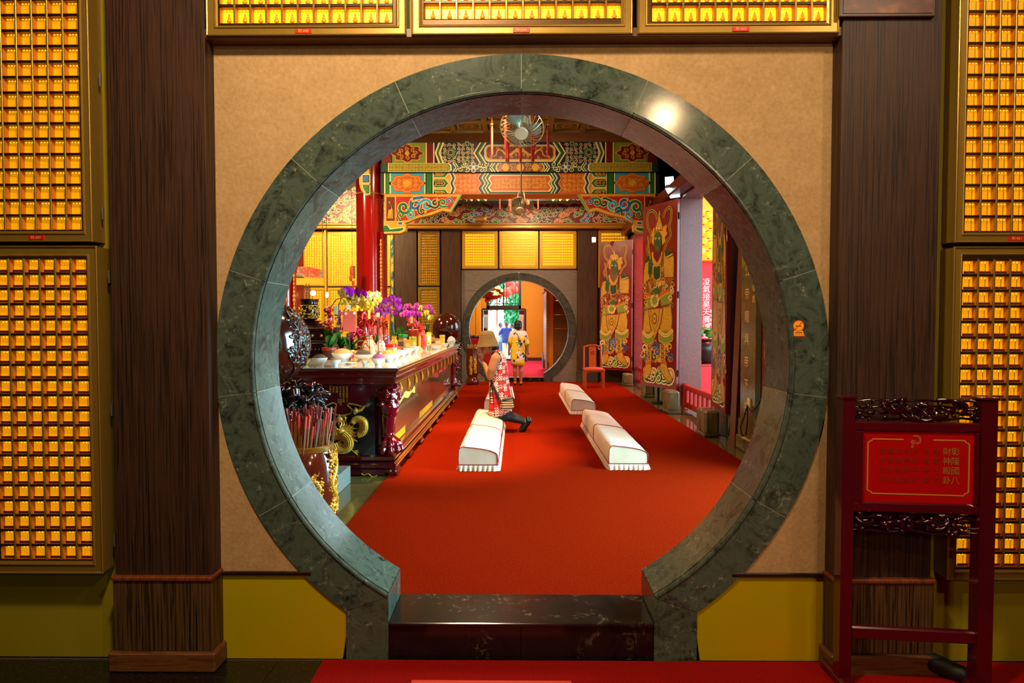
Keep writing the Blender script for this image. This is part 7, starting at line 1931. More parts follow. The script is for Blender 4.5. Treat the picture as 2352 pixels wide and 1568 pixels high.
standing('man outside in a pale blue shirt and jeans, facing the blue polo man', outp(563, 28.2), 1.66, .35, SHOE, (((-.13, 0, .64), (-.10, .09, .55), (-.08, .15, .56)), ((.13, .0, .64), (.12, .08, .54), (.10, .14, .53))), .016, shirt=(SH_, LBL), trousers=DEN, hairc=GREYH)
standing('person outside in a pink top, partly hidden right of the man in the blue polo', outp(722, 29.0), 1.60, 3.6, SHOE, (((-.13, 0, .64), (-.12, .05, .53), (-.12, .07, .46)), ((.13, .0, .64), (.12, .05, .53), (.12, .07, .46))), .016, shirt=(SH_, M('pink_top', '#e8b0a8', .7)), trousers=DEN)
p_ = P(1115, 757, 23.4)
standing('dark haired person in a dark top far behind the straw hat, only the hair showing', (p_.x, 23.4, 0.0), 1.33, 1.5, SHOE, (((-.13, 0, .64), (-.12, .05, .53), (-.12, .07, .46)), ((.13, .0, .64), (.12, .05, .53), (.12, .07, .46))), .016, shirt=(SH_, M('dark_top', '#2a2028', .7)), trousers=M('dark_trousers', '#1c1a20', .7))
# ------------------------------------------------------------------ offerings on the altar table
TT = TZ+.0005
def T(u, v): return PZ(u, v, TT)
CHINA = M('white_china', '#e8e6ea', .12, 0, .6, .3); CHIPAT = M('china_pattern', '#b87ab0', .3)
def bowl(label, u, v, wpx, fill, kind='bowl', hgt=.5):
    p = T(u, v); k = p.y/F; r = wpx/2*k; h = r*2*hgt
    t = thing('china_bowl', label, 'bowl', tuple(p), 'white offering bowls on the altar table')
    x, y, z = p
    mb = MB(); mb.lathe([(r*.42, z), (r*.45, z+h*.14), (r*.42, z+h*.18), (r*.75, z+h*.5), (r, z+h), (r*.96, z+h), (r*.70, z+h*.55), (r*.2, z+h*.3)], (x, y, 0), 24); mb.build('bowl_body', CHINA, t, 50)
    if fill:
        c, top, rough = fill
        mb = MB(); mb.lathe([(r*.93, z+h*.86), (r*.85, z+h*1.02), (r*.6, z+h*1.02+top*h*.6), (r*.3, z+h*1.02+top*h*.9), (.0, z+h*1.02+top*h)], (x, y, 0), 20)
        rr = random.Random(int(u*7))
        mb.v = [(a+rr.uniform(-1, 1)*rough*r, b+rr.uniform(-1, 1)*rough*r, c_+rr.uniform(-1, 1)*rough*r) for a, b, c_ in mb.v]
        mb.build('heaped_grain' if kind == 'bowl' else 'filling', M('fill_'+c[1:], c, .8, var=.5, vs=90, bump=.8, bs=130), t, 60)
    return t
bowl('white bowl of brown beans, nearest the left end of the table front', 735, 839, 36, ('#6a4028', .42, .03))
bowl('white bowl of tan grain, second from the left along the table front', 770, 840, 28, ('#b48a50', .30, .02))
bowl('large white bowl heaped with tan grain behind the second front bowl', 787, 829, 52, ('#b8925a', .55, .02), 'bowl', .36)
bowl('large pale bowl heaped with dark seeds behind the flat saucer', 834, 829, 44, ('#3a3020', .6, .03), 'bowl', .36)
bowl('small patterned white bowl just right of the flat saucer', 838, 839, 22, ('#c8a878', .2, .03))
bowl('white bowl heaped with purple and white candies at the front right corner', 868, 839, 34, ('#9a4a8a', .5, .10))
bowl('white bowl of golden crackers right behind the candy bowl', 893, 831, 38, ('#c89040', .45, .06))
bowl('empty white bowl at the table edge before the red lidded jar', 909, 824, 30, None)
bowl('empty white bowl at the table edge, second behind the red lidded jar', 925, 818, 29, None)
bowl('empty white bowl at the table edge before the brown paper box', 938, 813, 27, None)
bowl('empty white bowl at the table edge before the yellow packet', 952, 809, 26, None)
bowl('tan saucer bowl holding the small brown carton near the far end', 1000, 803, 32, ('#a86a40', .3, .04), 'bowl', .34)
bowl('white bowl beside the tan saucer near the far end of the table', 1022, 797, 18, None)
bowl('white bowl heaped with wrapped sweets at the far right end of the table', 1037, 793, 22, ('#e4dce4', .9, .10))
bowl('white bowl behind the green carton near the far end', 976, 800, 20, None)
def saucer(label, u, v, wpx):
    p = T(u, v); r = wpx/2*p.y/F; t = thing('saucer', label, 'saucer', tuple(p))
    MB().lathe([(r*.5, p.z), (r*.55, p.z+.006), (r, p.z+.016), (r*.97, p.z+.018), (r*.5, p.z+.009)], (p.x, p.y, 0), 24).build('saucer_body', CHINA, t, 50)
    MB().lathe([(r*.6, p.z+.012), (r*.4, p.z+.022), (0, p.z+.024)], (p.x, p.y, 0), 14).build('filling', M('saucer_food', '#d8b070', .7, bump=.6, bs=120), t, 60)
saucer('flat white saucer of yellow food at the front table edge', 803, 836, 30)
def jar(label, u, v, wpx, hpx, body, lidc, marks):
    p = T(u, v); k = p.y/F; r = wpx/2*k; h = hpx*k; x, y, z = p
    t = thing('plastic_jar', label, 'jar', tuple(p))
    MB().lathe([(r*.9, z), (r, z+h*.06), (r, z+h*.68), (r*.92, z+h*.77), (r*.9, z+h*.8)], (x, y, 0), 22).build('jar_body', body, t, 50)
    mb = MB(); mb.lathe([(r*1.02, z+h*.79), (r*1.08, z+h*.81), (r*1.08, z+h*.97), (r*.98, z+h), (0, z+h)], (x, y, 0), 24); mb.build('lid', M('lid_'+lidc[1:], lidc, .3), t, 50)
    if marks:
        mb = MB()
        for i in range(7): a = -2.3+i*.22; q = Vector((x+r*1.008*math.cos(a), y+r*1.008*math.sin(a), z+h*.42)); mb.tube([q+Vector((0, 0, -.02)), q+Vector((.004, 0, .02*(i % 2))), q+Vector((.01, 0, -.005))], .0028, 4)
        mb.build('label_strokes', M('ink', '#1c1418', .6), t)
        mb = MB()
        for i in range(6): a = -2.1+i*.2; mb.ball((x+r*1.0*math.cos(a), y+r*1.0*math.sin(a), z+h*(.1+.05*(i % 2))), (.018, .008, .018), 7)
        for i in range(3): a = -1.7+i*.3; mb.ball((x+r*1.0*math.cos(a), y+r*1.0*math.sin(a), z+h*.62), (.012, .006, .012), 7)
        mb.build('label_picture', M('orange_print', '#e06a20', .5), t, 60)
COOK = M('cookie_jar_body', '#d8a46a', .2, 0, .5, .5, var=.5, vs=28)
jar('clear cookie jar with red lid standing among the front bowls', 899, 823, 27, 33, COOK, '#d81408', True)
jar('clear jar with green lid behind the yellow snack bags', 926, 803, 21, 36, M('brown_snack', '#a87a4a', .2, 0, .5, .5, var=.4, vs=30), '#108a28', False)
jar('yellow can standing near the far end of the altar table', 1016, 795, 12, 26, M('yellow_can', '#f0c018', .35, var=.4, vs=20), '#e8c020', False)
jar('short tan jar beside the yellow can at the far end', 1006, 797, 12, 20, M('tan_can', '#d8a878', .35, var=.4, vs=20), '#b86a50', False)
def carton(label, u, v, wpx, hpx, col, rot=.3, dep=.6, prints=(), name='carton'):
    p = T(u, v); k = p.y/F; w_, h = wpx*k, hpx*k; t = thing(name, label, 'box', tuple(p))
    m = Matrix.Translation(p) @ Matrix.Rotation(rot, 4, 'Z')
    MB().box((-w_/2, -w_*dep/2, 0), (w_/2, w_*dep/2, h), 0, m).build('box_body', M('carton_'+col[1:], col, .45), t)
    for i, (a, b, c, d, cc) in enumerate(prints):
        MB().box((-w_/2+w_*a, -w_*dep/2-.0015, h*b), (-w_/2+w_*c, -w_*dep/2, h*d), 0, m).build('printed_label', M('print_'+cc[1:], cc, .5), t)
    mb = MB(); mb.box((-w_/2-.001, -w_*dep/2-.001, h-.004), (w_/2+.001, w_*dep/2+.001, h+.001), 0, m); mb.build('lid_flap', M('carton_'+col[1:], col, .45), t)
carton('brown paper box with dark lettering behind the red lidded jar', 921, 812, 15, 30, '#b8845a', .15, .7, ((.08, .55, .92, .95, '#8a5a3c'), (.15, .62, .85, .7, '#2c1810'), (.15, .76, .85, .88, '#2c1810'), (.08, .05, .92, .45, '#6a3a24')))
carton('orange box between the cookie jar and the brown paper box', 917, 816, 9, 20, '#e8581c', .1, .8, ((.2, .5, .7, .7, '#f0c0a0'),))
carton('yellow snack packet with green base, middle of the table', 938, 807, 15, 27, '#f0a81c', .1, .5, ((.15, .4, .7, .7, '#f4d090'), (.05, .1, .9, .2, '#2a5a3a')))
carton('lime green box standing behind the yellow packet', 948, 803, 17, 30, '#a8b414', .25, .6, ((.1, .8, .9, .88, '#7a8a10'), (.55, .2, .9, .6, '#c8b890')))
carton('small blue and white box right of the lime green box', 960, 801, 6, 24, '#3050a0', .2, .8, ((.1, .1, .9, .5, '#e0e4f0'),))
carton('tall yellow green drink carton right of the red gift bag', 985, 797, 11, 34, '#d8d020', .2, .8, ((.15, .45, .85, .85, '#f0e8e0'), (.2, .12, .6, .3, '#2080d0')))
carton('small brown carton leaning in the tan saucer at the far end', 994, 796, 11, 22, '#a86a48', .2, .5, ((.1, .62, .9, .9, '#c89878'), (.1, .08, .9, .55, '#5a2c1c'), (.2, .7, .8, .8, '#2c1810')))
# red gift box with angled shoulders and a gold emblem
p = T(946, 804); k = p.y/F; t = thing('gift_box', 'dark red gift box with slanted shoulders and a small gold emblem', 'box', tuple(p))
W2, HH = 13.5*k, 46*k
mb = MB(); mb.prism([(-W2, 0), (W2, 0), (W2, HH*.72), (W2*.72, HH), (-W2*.72, HH), (-W2, HH*.72)], .12, lambda x, z, h: (p.x-.02+x, p.y+.22+h, p.z+z)); mb.build('box_body', M('gift_red', '#8a1a10', .4), t)
mb = MB(); mb.prism([(-W2*.74, HH), (W2*.74, HH), (W2*.74, HH+.012), (-W2*.74, HH+.012)], .125, lambda x, z, h: (p.x-.02+x, p.y+.217+h, p.z+z)); mb.prism([(W2, 0), (W2+.02, 0), (W2+.02, HH*.7), (W2, HH*.7)], .12, lambda x, z, h: (p.x-.02+x, p.y+.22+h, p.z+z)); mb.build('gold_edge', M('gift_edge', '#e0b060', .4), t)
f = Flat(lambda x, z, h: (p.x-.02+x, p.y+.22-h, p.z+z), .001)
cz = HH*.62; f.poly([(-.03, cz), (-.02, cz+.025), (0, cz+.02), (.012, cz+.03), (.02, cz+.01), (.03, cz), (.015, cz-.01), (.012, cz-.035), (.0, cz-.015), (-.015, cz-.035), (-.014, cz-.008)], 0, 1)
f.mb.build('gold_emblem', M('emblem_gold', '#e0a060', .4), t)
# crumpled bags
def sack(label, u, v, wpx, hpx, cols, seed, name='snack_bag', lift=0):
    rr = random.Random(seed); p = T(u, v); k = p.y/F; r = wpx/2*k; h = hpx*k
    t = thing(name, label, 'bag', tuple(p))
    mb = MB(); rings = []
    for i in range(9):
        s_ = i/8; q = r*(.72+.36*math.sin(PI*min(1, s_*1.25)))*(1 if s_ < .8 else 1-.55*(s_-.8)/.2)
        rings.append([(p.x+q*math.cos(a)*rr.uniform(.93, 1.07), p.y+q*.8*math.sin(a)*rr.uniform(.93, 1.07), p.z+h*s_) for a in [2*PI*j/18 for j in range(18)]])
    mb.loft(rings)
    n = NT('printed_film'); v = n.coords((1, 1, 1), 'Object', (seed*.37, 0, 0)); m_ = len(cols)
    n.base(n.ramp(n.noise(v, 16, 3, .6, .8), [(.0, cols[0])]+[(.40+.26*i/(m_-1), cols[i]) for i in range(1, m_)], 'CONSTANT')); n.bump(n.noise(v, 26, 3), .5, .02); n.set(Roughness=.2, Specular_IOR_Level=.6, Coat_Weight=.4)
    mb.build('bag_film', n.m, t, 60)
    mb = MB(); q = Vector((p.x, p.y, p.z+h)); mb.loft([[(q.x+r*.55*math.cos(a), q.y+r*.4*math.sin(a), q.z+.0) for a in [2*PI*j/12 for j in range(12)]], [(q.x+r*.3*math.cos(a), q.y+r*.06*math.sin(a), q.z+h*.06) for a in [2*PI*j/12 for j in range(12)]], [(q.x+r*.5*math.cos(a), q.y+r*.05*math.sin(a), q.z+h*.13+.008*math.sin(3*a)) for a in [2*PI*j/12 for j in range(12)]]]); mb.build('bag_neck', M('bag_'+cols[0][1:], cols[0], .18, 0, .6, .5), t, 40)
sack('big clear snack bag with red and orange print left of the cookie jar', 848, 822, 36, 46, ('#c8a074', '#d8b890', '#c84a28', '#f0e0c8', '#d88a30'), 4)
sack('white and brown snack packet behind the cookie jar', 875, 817, 22, 40, ('#e0d0c4', '#a87860', '#f0e8e4', '#8a5a44'), 6)
sack('yellow snack bag behind the cookie jar and green lidded jar', 906, 808, 22, 32, ('#e8b030', '#f0cc60', '#d89020'), 8)
sack('red plastic gift bag with shiny folds right of the dark red gift box', 970, 801, 20, 46, ('#c83020', '#e05030', '#a81c14', '#e8b0a0'), 9, 'gift_bag')
sack('red and blue candy packet behind the cookie jar', 889, 806, 14, 40, ('#c83a28', '#3048c0', '#e8e0e0', '#d84a30'), 12)
sack('crumpled clear wrapping with a bun before the brown pots', 858, 826, 14, 20, ('#e8d8c0', '#f0e8dc'), 13)
p = T(962, 805); t = thing('clear_wrapper', 'crumpled peach coloured wrapper lying at the table edge', 'wrapper', tuple(p))
mb = MB(); rr = random.Random(3); mb.loft([[(p.x+rr.uniform(.9, 1.1)*.07*math.cos(a)*(1-.2*i), p.y+.2*math.sin(a)*(1-.2*i), p.z+.02*i*rr.uniform(.6, 1.2)) for a in [2*PI*j/12 for j in range(12)]] for i in range(4)]); mb.build('wrapper_film', M('peach_wrapper', '#d8a080', .25), t, 25)
p = T(985, 806); t = thing('small_cup', 'small clear tumbler at the table edge near the far end', 'cup', tuple(p))
MB().lathe([(.03, p.z), (.036, p.z+.09), (.033, p.z+.09), (.027, p.z+.006)], (p.x, p.y, 0), 16).build('cup_glass', M('clear_cup', '#e8e0d0', .05, trans=.9), t, 50)

# ------------------------------------------------------------------ orchids
GLEAF = M('orchid_leaf', '#1c6a1c', .3, 0, .5, .2, var=.4, vs=6); STEM = M('orchid_stem', '#2c3414', .5)
def flower_mesh(name, colp, colc, lip):
    mb = MB()
    def petal(ang, ln, wd, mi, lift):
        m = Matrix.Rotation(ang, 4, 'Y'); L = []
        for s_, w_ in ((0.05, .15), (.3, .75), (.6, 1.0), (.85, .75), (1.0, .2)):
            L.append([(-wd*w_/2, -.10*math.sin(s_*2.2)*lift, s_*ln), (0, -.10*math.sin(s_*2.2)*lift-.03, s_*ln), (wd*w_/2, -.10*math.sin(s_*2.2)*lift, s_*ln)])
        vs = [m @ Vector(q) for r_ in L for q in r_]; fs = []
        for i in range(4):
            for j in range(2): fs.append((i*3+j, i*3+j+1, i*3+j+4, i*3+j+3))
        mb.add(vs, fs, mi)
    for a in (0, 2.25, -2.25): petal(a, .50, .36, 0, .4)
    for a in (1.25, -1.25): petal(a, .54, .56, 1, 1.0)
    mb.ball((0, -.10, -.05), (.08, .12, .10), 7, 2); mb.ball((0, -.14, -.14), (.10, .05, .07), 6, 2)
    return mb, [M('petal_'+colp[1:], colp, .5, spec=.3), M('petal_'+colc[1:], colc, .5, spec=.3), M('lip_'+lip[1:], lip, .5)]
FK = {'yellow': ('#f0ec94', '#fafab4', '#d89a48'), 'yellow2': ('#e8d830', '#f4ea58', '#c08a20'), 'purple': ('#9010b0', '#b018d0', '#6a0858'), 'magenta': ('#c828dc', '#e048ec', '#8a1280'), 'pink': ('#c040b0', '#d868c4', '#901a70')}
FPROTO = {}
def flower(t, kind, pos, size, rz, rx):
    if kind not in FPROTO:
        mb, mats = flower_mesh(kind, *FK[kind]); o = mb.build('flower', mats, t, 60, True); FPROTO[kind] = o
    else:
        o = FPROTO[kind].copy(); COL.objects.link(o); o.parent = t
    o.location = pos-wloc(t); o.scale = (size,)*3; o.rotation_euler = (rx, 0, rz)
def leaf(mb, base, tip, wd, droop):
    base, tip = Vector(base), Vector(tip); L = []
    d = tip-base; side = d.cross(Vector((0, 0, 1)));
    if side.length < 1e-4: side = Vector((1, 0, 0))
    side.normalize()
    for i in range(7):
        s_ = i/6; c = base+d*s_+Vector((0, 0, droop*4*s_*(1-s_))); w_ = wd*math.sin(PI*min(.97, s_*.9+.08))
        L.append([c-side*w_+Vector((0, 0, .15*w_)), c, c+side*w_+Vector((0, 0, .15*w_))])
    vs = [q for r_ in L for q in r_]; fs = []
    for i in range(6):
        for j in range(2): fs.append((i*3+j, i*3+j+1, i*3+j+4, i*3+j+3))
    mb.add(vs, fs, 0)
def orchid(label, u, v, potw, poth, potc, rimc, leaves, stems, flowers, Yoff=0.0, seed=1):
    rr = random.Random(seed)
    p = T(u, v); k = p.y/F; t = thing('potted_orchid', label, 'plant', tuple(p), 'potted orchids on the altar table')
    r, h = potw/2*k, poth*k
    MB().lathe([(r*.75, p.z), (r*.95, p.z+h*.75), (r*1.0, p.z+h*.76), (r*1.02, p.z+h), (r*.9, p.z+h), (r*.85, p.z+h*.85), (0, p.z+h*.85)], (p.x, p.y, 0), 20).build('pot', M('pot_'+potc[1:], potc, .35), t, 40)
    MB().lathe([(r*1.03, p.z+h*.76), (r*1.06, p.z+h*.78), (r*1.06, p.z+h*.97), (r*1.02, p.z+h)], (p.x, p.y, 0), 20).build('pot_rim', M('rim_'+rimc[1:], rimc, .4), t, 40)
    b = Vector((p.x, p.y, p.z+h*.85))
    for (lu, lv, w_, dr_) in leaves:
        mb = MB(); q = P(lu, lv, p.y+rr.uniform(-.12, .12)); leaf(mb, b, q, w_*k/2, dr_); mb.build('leaf', GLEAF, t, 80)
    for pts in stems:
        mb = MB(); L = [b]+[P(a, c, p.y+.03*math.sin(i)) for i, (a, c) in enumerate(pts)]; mb.tube(L, [.008]+[.0065]*(len(L)-1), 6); mb.build('flower_stem', STEM, t, 60)
    for (fu, fv, kind, s_) in flowers:
        flower(t, kind, P(fu, fv, p.y+rr.uniform(-.14, .10)), s_*k, rr.uniform(-.5, .5)-.25, rr.uniform(-.35, .25))
    return t
A_FL = [(787, 673, 'yellow', 25), (799, 671, 'purple', 29), (820, 673, 'purple', 27), (833, 677, 'purple', 25), (804, 687, 'yellow', 23), (817, 692, 'yellow', 24), (829, 686, 'yellow2', 22), (843, 688, 'yellow', 23), (858, 680, 'yellow', 20), (868, 688, 'yellow2', 20), (835, 700, 'yellow2', 24), (850, 700, 'yellow2', 22), (861, 700, 'yellow', 21), (790, 695, 'yellow2', 18), (806, 678, 'yellow2', 20), (848, 676, 'yellow2', 18), (866, 676, 'yellow', 18)]
orchid('orchid with yellow and deep purple blooms in a brown pot, nearest the left', 757, 825, 32, 28, '#5a2c18', '#c04028', [(749, 752, 22, .10), (770, 760, 20, .10), (785, 775, 26, .08), (744, 793, 18, .03), (778, 798, 18, .05), (790, 762, 22, .06), (762, 770, 24, .05), (775, 785, 20, .05)], [[(754, 745), (757, 710), (772, 688), (790, 682), (815, 690)], [(776, 760), (778, 700), (786, 680), (800, 672)], [(788, 760), (790, 712), (803, 700), (830, 696)]], A_FL, 0, 3)
orchid('yellow orchid in a small red pot with gold rim, second from the left', 804, 822, 22, 19, '#b81a14', '#d8a84a', [(822, 775, 34, .05), (842, 785, 26, .06), (795, 775, 24, .08), (832, 800, 30, .04), (812, 795, 22, .06), (850, 776, 22, .08)], [[(806, 760), (800, 712), (815, 700), (845, 698)], [(830, 770), (833, 730), (840, 706)]], [(812, 701, 'yellow2', 18), (826, 708, 'yellow2', 20), (843, 710, 'yellow2', 20), (855, 712, 'yellow2', 16)], 0, 5)
B_FL = [(862+rr.uniform(-4, 4), 700, 'magenta', 17)]
rr = random.Random(77)
B_FL = [(u_+rr.uniform(-3, 3), v_+rr.uniform(-3, 3), R.choice(('magenta', 'magenta', 'pink')), rr.uniform(15, 19)) for u_, v_ in ((858, 705), (868, 700), (878, 703), (866, 714), (876, 716), (890, 710), (884, 692), (893, 687), (903, 686), (914, 691), (908, 700), (899, 697), (897, 714), (906, 720), (912, 706), (888, 720), (880, 690), (902, 708), (916, 702), (872, 708))]
orchid('magenta orchid before the red column in a dark pot', 862, 813, 24, 30, '#3a1a14', '#8a2018', [(845, 770, 20, .08), (880, 775, 22, .08), (855, 788, 18, .05), (872, 790, 18, .05)], [[(864, 770), (862, 720), (880, 696), (905, 690)], [(870, 770), (874, 735), (890, 712), (912, 704)]], B_FL+[(895, 704, 'yellow', 13), (884, 700, 'yellow', 11), (904, 706, 'yellow2', 11)], 0, 7)
C_FL = [(u_+rr.uniform(-3, 3), v_+rr.uniform(-3, 3), R.choice(('pink', 'magenta', 'pink')), rr.uniform(13, 16)) for u_, v_ in ((930, 712), (938, 705), (947, 706), (955, 709), (934, 720), (944, 716), (953, 720), (962, 718), (928, 725), (941, 726), (950, 728), (963, 726), (936, 700), (958, 702), (950, 738), (960, 742), (942, 735))]
orchid('pink orchid with red bow behind the dark red gift box', 944, 800, 22, 28, '#8a1c14', '#c04a28', [(928, 765, 16, .06), (962, 768, 16, .06), (935, 775, 14, .05)], [[(946, 760), (944, 725), (955, 708)], [(946, 762), (938, 730), (932, 714)]], C_FL, 0, 9)
D_FL = [(u_+rr.uniform(-2, 2), v_+rr.uniform(-2, 2), kd, rr.uniform(12, 15)) for u_, v_, kd in ((966, 708, 'yellow2'), (974, 711, 'yellow2'), (982, 716, 'yellow2'), (972, 720, 'yellow2'), (980, 725, 'yellow2'), (988, 729, 'yellow'), (993, 726, 'yellow2'), (976, 706, 'pink'), (986, 709, 'pink'), (992, 716, 'pink'), (984, 703, 'pink'))]
orchid('yellow orchid with a few pink blooms, farthest along the table', 978, 792, 18, 24, '#6a8a20', '#c8c030', [(972, 755, 14, .06), (992, 750, 14, .06), (985, 745, 12, .07), (996, 762, 12, .03)], [[(981, 750), (980, 726), (986, 714)], [(979, 752), (974, 724), (970, 710)]], D_FL, 0, 11)
# spiky and round leaved plants
p = T(906, 798); k = p.y/F; t = thing('spiky_plant', 'spiky green pot plant between the magenta orchid and the gift box', 'plant', tuple(p))
MB().lathe([(.06, p.z), (.085, p.z+.12), (.075, p.z+.12), (0, p.z+.1)], (p.x, p.y, 0), 16).build('pot', M('pot_brown', '#4a2414', .4), t, 40)
for i in range(22):
    a = i*.9; mb = MB(); q = Vector((p.x+.14*math.cos(a), p.y+.14*math.sin(a), p.z+.22+.12*((i*7) % 5)/4)); leaf(mb, (p.x, p.y, p.z+.11), q, .011, .05); mb.build('leaf', M('spiky_leaf', '#3a6a20', .4), t, 80)
p = T(921, 801); t = thing('broad_leaf_plant', 'small broad leaved plant left of the gift box', 'plant', tuple(p))
MB().lathe([(.05, p.z), (.07, p.z+.1), (.06, p.z+.1), (0, p.z+.08)], (p.x, p.y, 0), 16).build('pot', M('pot_brown', '#4a2414', .4), t, 40)
for i, (a, b) in enumerate(((913, 752), (922, 748), (928, 756), (916, 762), (909, 765))):
    mb = MB(); leaf(mb, (p.x, p.y, p.z+.09), P(a, b, p.y+.04*i-.08), .05, .06); mb.build('leaf', GLEAF, t, 80)
# red ribbons, cards and tags tied to the orchids
RIB = M('red_ribbon', '#c01414', .3, 0, .5, .3); RIB2 = M('orange_ribbon', '#d83a14', .3, 0, .5, .3); PINKR = M('pink_ribbon', '#c02060', .3, 0, .5, .3)
def bow(label, u, v, Y, s_, mat, tails, base=None):
    p = P(u, v, Y); k = Y/F; t = thing('ribbon_bow', label, 'ribbon', tuple(p))
    mb = MB()
    for a in (.5, 1.5, 2.6, 3.9, 5.2):
        L = [p]
        for q in range(1, 8): b = q/8*2*PI; L.append(p+Vector((math.cos(a)*s_*k*(1-math.cos(b))/2+.2*s_*k*math.sin(b)*math.sin(a), -.01*q, math.sin(a)*s_*k*(1-math.cos(b))/2-.2*s_*k*math.sin(b)*math.cos(a))))
        L.append(p); mb.tube(L, [.014]*len(L), 6, 0, False, .25)
    mb.build('loops', mat, t, 60)
    for (du, dv) in tails:
        mb = MB(); e = P(u+du, v+dv, Y-.02); md = (p+e)/2+Vector((.02, -.02, .0)); mb.tube([p, md, e], [.012, .026, .018], 6, 0, False, .2); mb.build('tail', mat, t, 60)
bow('red bow tied on the leftmost arching orchid stem', 757, 716, 7.75, 12, RIB, ((-2, 20), (6, 22), (1, 35)))
bow('lower red bow on the leftmost orchid stem, above its leaves', 757, 745, 7.7, 12, RIB2, ((-6, 12), (8, 10)))
bow('pink bow with long tails left of the red card', 780, 724, 7.9, 11, PINKR, ((0, 34), (4, 36), (-4, 22)))
bow('large red bow right of the red card under the yellow blooms', 838, 735, 8.0, 18, RIB, ((-4, 34), (6, 36), (14, 26)))
bow('orange red bow with wide tails under the magenta orchid', 866, 738, 8.3, 16, RIB2, ((-6, 44), (4, 46), (12, 44)))
bow('crimson bow low among the leaves below the red card', 822, 764, 7.9, 13, M('crimson_ribbon', '#c01040', .3), ((6, 8), (-8, 6)))
bow('red bow above the dark red gift box', 945, 738, 10.35, 12, RIB2, ((-8, 10), (10, 12), (2, 23)))
bow('small red bow on the pot beside the yellow carton', 962, 752, 10.6, 11, RIB, ((8, 18), (-4, 16)))
bow('wide red bow with hanging tails behind the pale yellow tag', 853, 730, 8.6, 17, RIB, ((-6, 38), (2, 42), (9, 36)))
bow('orange ribbon knot between the magenta orchid and the orange paper tag', 880, 742, 8.8, 15, RIB2, ((-8, 36), (3, 40), (10, 30)))
bow('deep red ribbon knot low behind the big clear snack bag', 846, 760, 8.25, 15, RIB, ((-10, 18), (8, 20), (0, 50)))
bow('small crimson bow just above the second pot', 808, 772, 8.05, 11, M('crimson_ribbon', '#c01040', .3), ((3, 33), (-6, 12)))
p = T(783, 819); t = thing('leafy_plant', 'bushy green leafed pot plant behind the large heaped grain bowl', 'plant', tuple(p))
MB().lathe([(.06, p.z), (.085, p.z+.1), (.075, p.z+.1), (0, p.z+.08)], (p.x, p.y, 0), 16).build('pot', M('pot_brown', '#4a2414', .4), t, 40)
for i, (a, b) in enumerate(((757, 775), (764, 765), (773, 762), (783, 768), (792, 772), (800, 780), (806, 790), (812, 800), (768, 790), (778, 783), (790, 788), (799, 800), (764, 800), (822, 784), (834, 778), (846, 786))):
    mb = MB(); leaf(mb, (p.x, p.y, p.z+.09), P(a, b, p.y+.05*math.sin(i*2.1)), .042, .05); mb.build('leaf', GLEAF, t, 80)
def card(label, u0, v0, u1, v1, Y, col, extra=None, hx=None, string=None):
    a, b = P(u0, v0, Y), P(u1, v1, Y); t = thing('paper_card', label, 'card', ((a.x+b.x)/2, Y, b.z))
    MB().cbox(((a.x+b.x)/2, Y, (a.z+b.z)/2), (b.x-a.x, .006, a.z-b.z), 0, (0, .03, 0), .001).build('card_sheet', M('card_'+col[1:], col, .4), t)
    for e in extra or (): c = P(e[0], e[1], Y-.006); MB().lathe([(e[2]*Y/F, 0), (e[2]*Y/F, .004)], (0, 0, 0), 8, 0, Matrix.Translation(c) @ Matrix.Rotation(PI/2, 4, 'X')).build('flower_print', M('print_'+e[3][1:], e[3], .5), t)
    mb = MB(); mb.tube([((a.x+b.x)/2, Y+.005, b.z+.01), ((a.x+b.x)/2, Y+.02, string if string else TT)], .004, 5); mb.build('pick', M('card_pick', '#3a2a14', .6), t)
card('large pinkish red paper card standing among the orchid ribbons', 788, 714, 818, 762, 7.45, '#f4685a', ((794, 720, 3.6, '#f0d090'), (814, 719, 3.4, '#f8f0e8')))
card('cream tag on the arching stem left of the red card', 767, 702, 776, 722, 7.6, '#e8dca0')
card('white shield tag above the red card', 796, 700, 805, 711, 7.5, '#f8f4ec')
card('yellow tag hanging right of the red card', 845, 712, 850.5, 732, 7.9, '#e8d860')
card('pale yellow tag below the magenta orchid', 865, 718, 872, 728, 8.2, '#ece090')
card('orange paper tag at the right of the ribbons', 886, 722, 894, 737, 8.4, '#e06a28')
card('small yellow tags over the dark red gift box', 943, 729, 948, 742, 10.0, '#e8d470')
# yellow leaf tip beside the near ball
p = T(704, 837); t = thing('yellow_flower', 'wilted yellow green flower at the left edge of the table', 'flower', tuple(p))
for i, (a, b) in enumerate(((696, 818), (714, 826), (690, 835))):
    mb = MB(); leaf(mb, tuple(p), P(a, b, p.y-.02*i), .03, .02); mb.build('petal', M('wilted_yellow', '#a8b020', .5), t, 80)

# ------------------------------------------------------------------ the altar behind the table
DRW = M('altar_wood', '#3a100c', .2, 0, .5, .5)
Ya = 9.4
a = P(672, 752, Ya); b = P(752, 752, Ya)
ba = thing('back_altar', 'dark carved back altar table left of the orchids, carrying the incense pot', 'table', ((a.x+b.x)/2, Ya+.4, 0))
zt0 = a.z
def ab(name, z0, z1, o, mat=DRW): MB().cbox(((a.x+b.x)/2, Ya+.4, (z0+z1)/2), (b.x-a.x+2*o, .8+2*o, z1-z0), 0, None, .012).build(name, mat, ba)
ab('altar_top', zt0-.05, zt0, .02); ab('drawer_band', zt0-.19, zt0-.05, -.03); ab('ledge', zt0-.24, zt0-.19, .03); ab('carved_band', zt0-.42, zt0-.24, -.05); ab('lower_ledge', zt0-.47, zt0-.42, .02); ab('altar_body', .10, zt0-.47, -.04); ab('altar_foot', 0.0, .10, .03)
for i in range(3): MB().ball((a.x+(b.x-a.x)*(.3+.25*i), Ya+.02, zt0-.12), .025, 10).build('drawer_knob', GILT, ba, 60)
mb = MB()
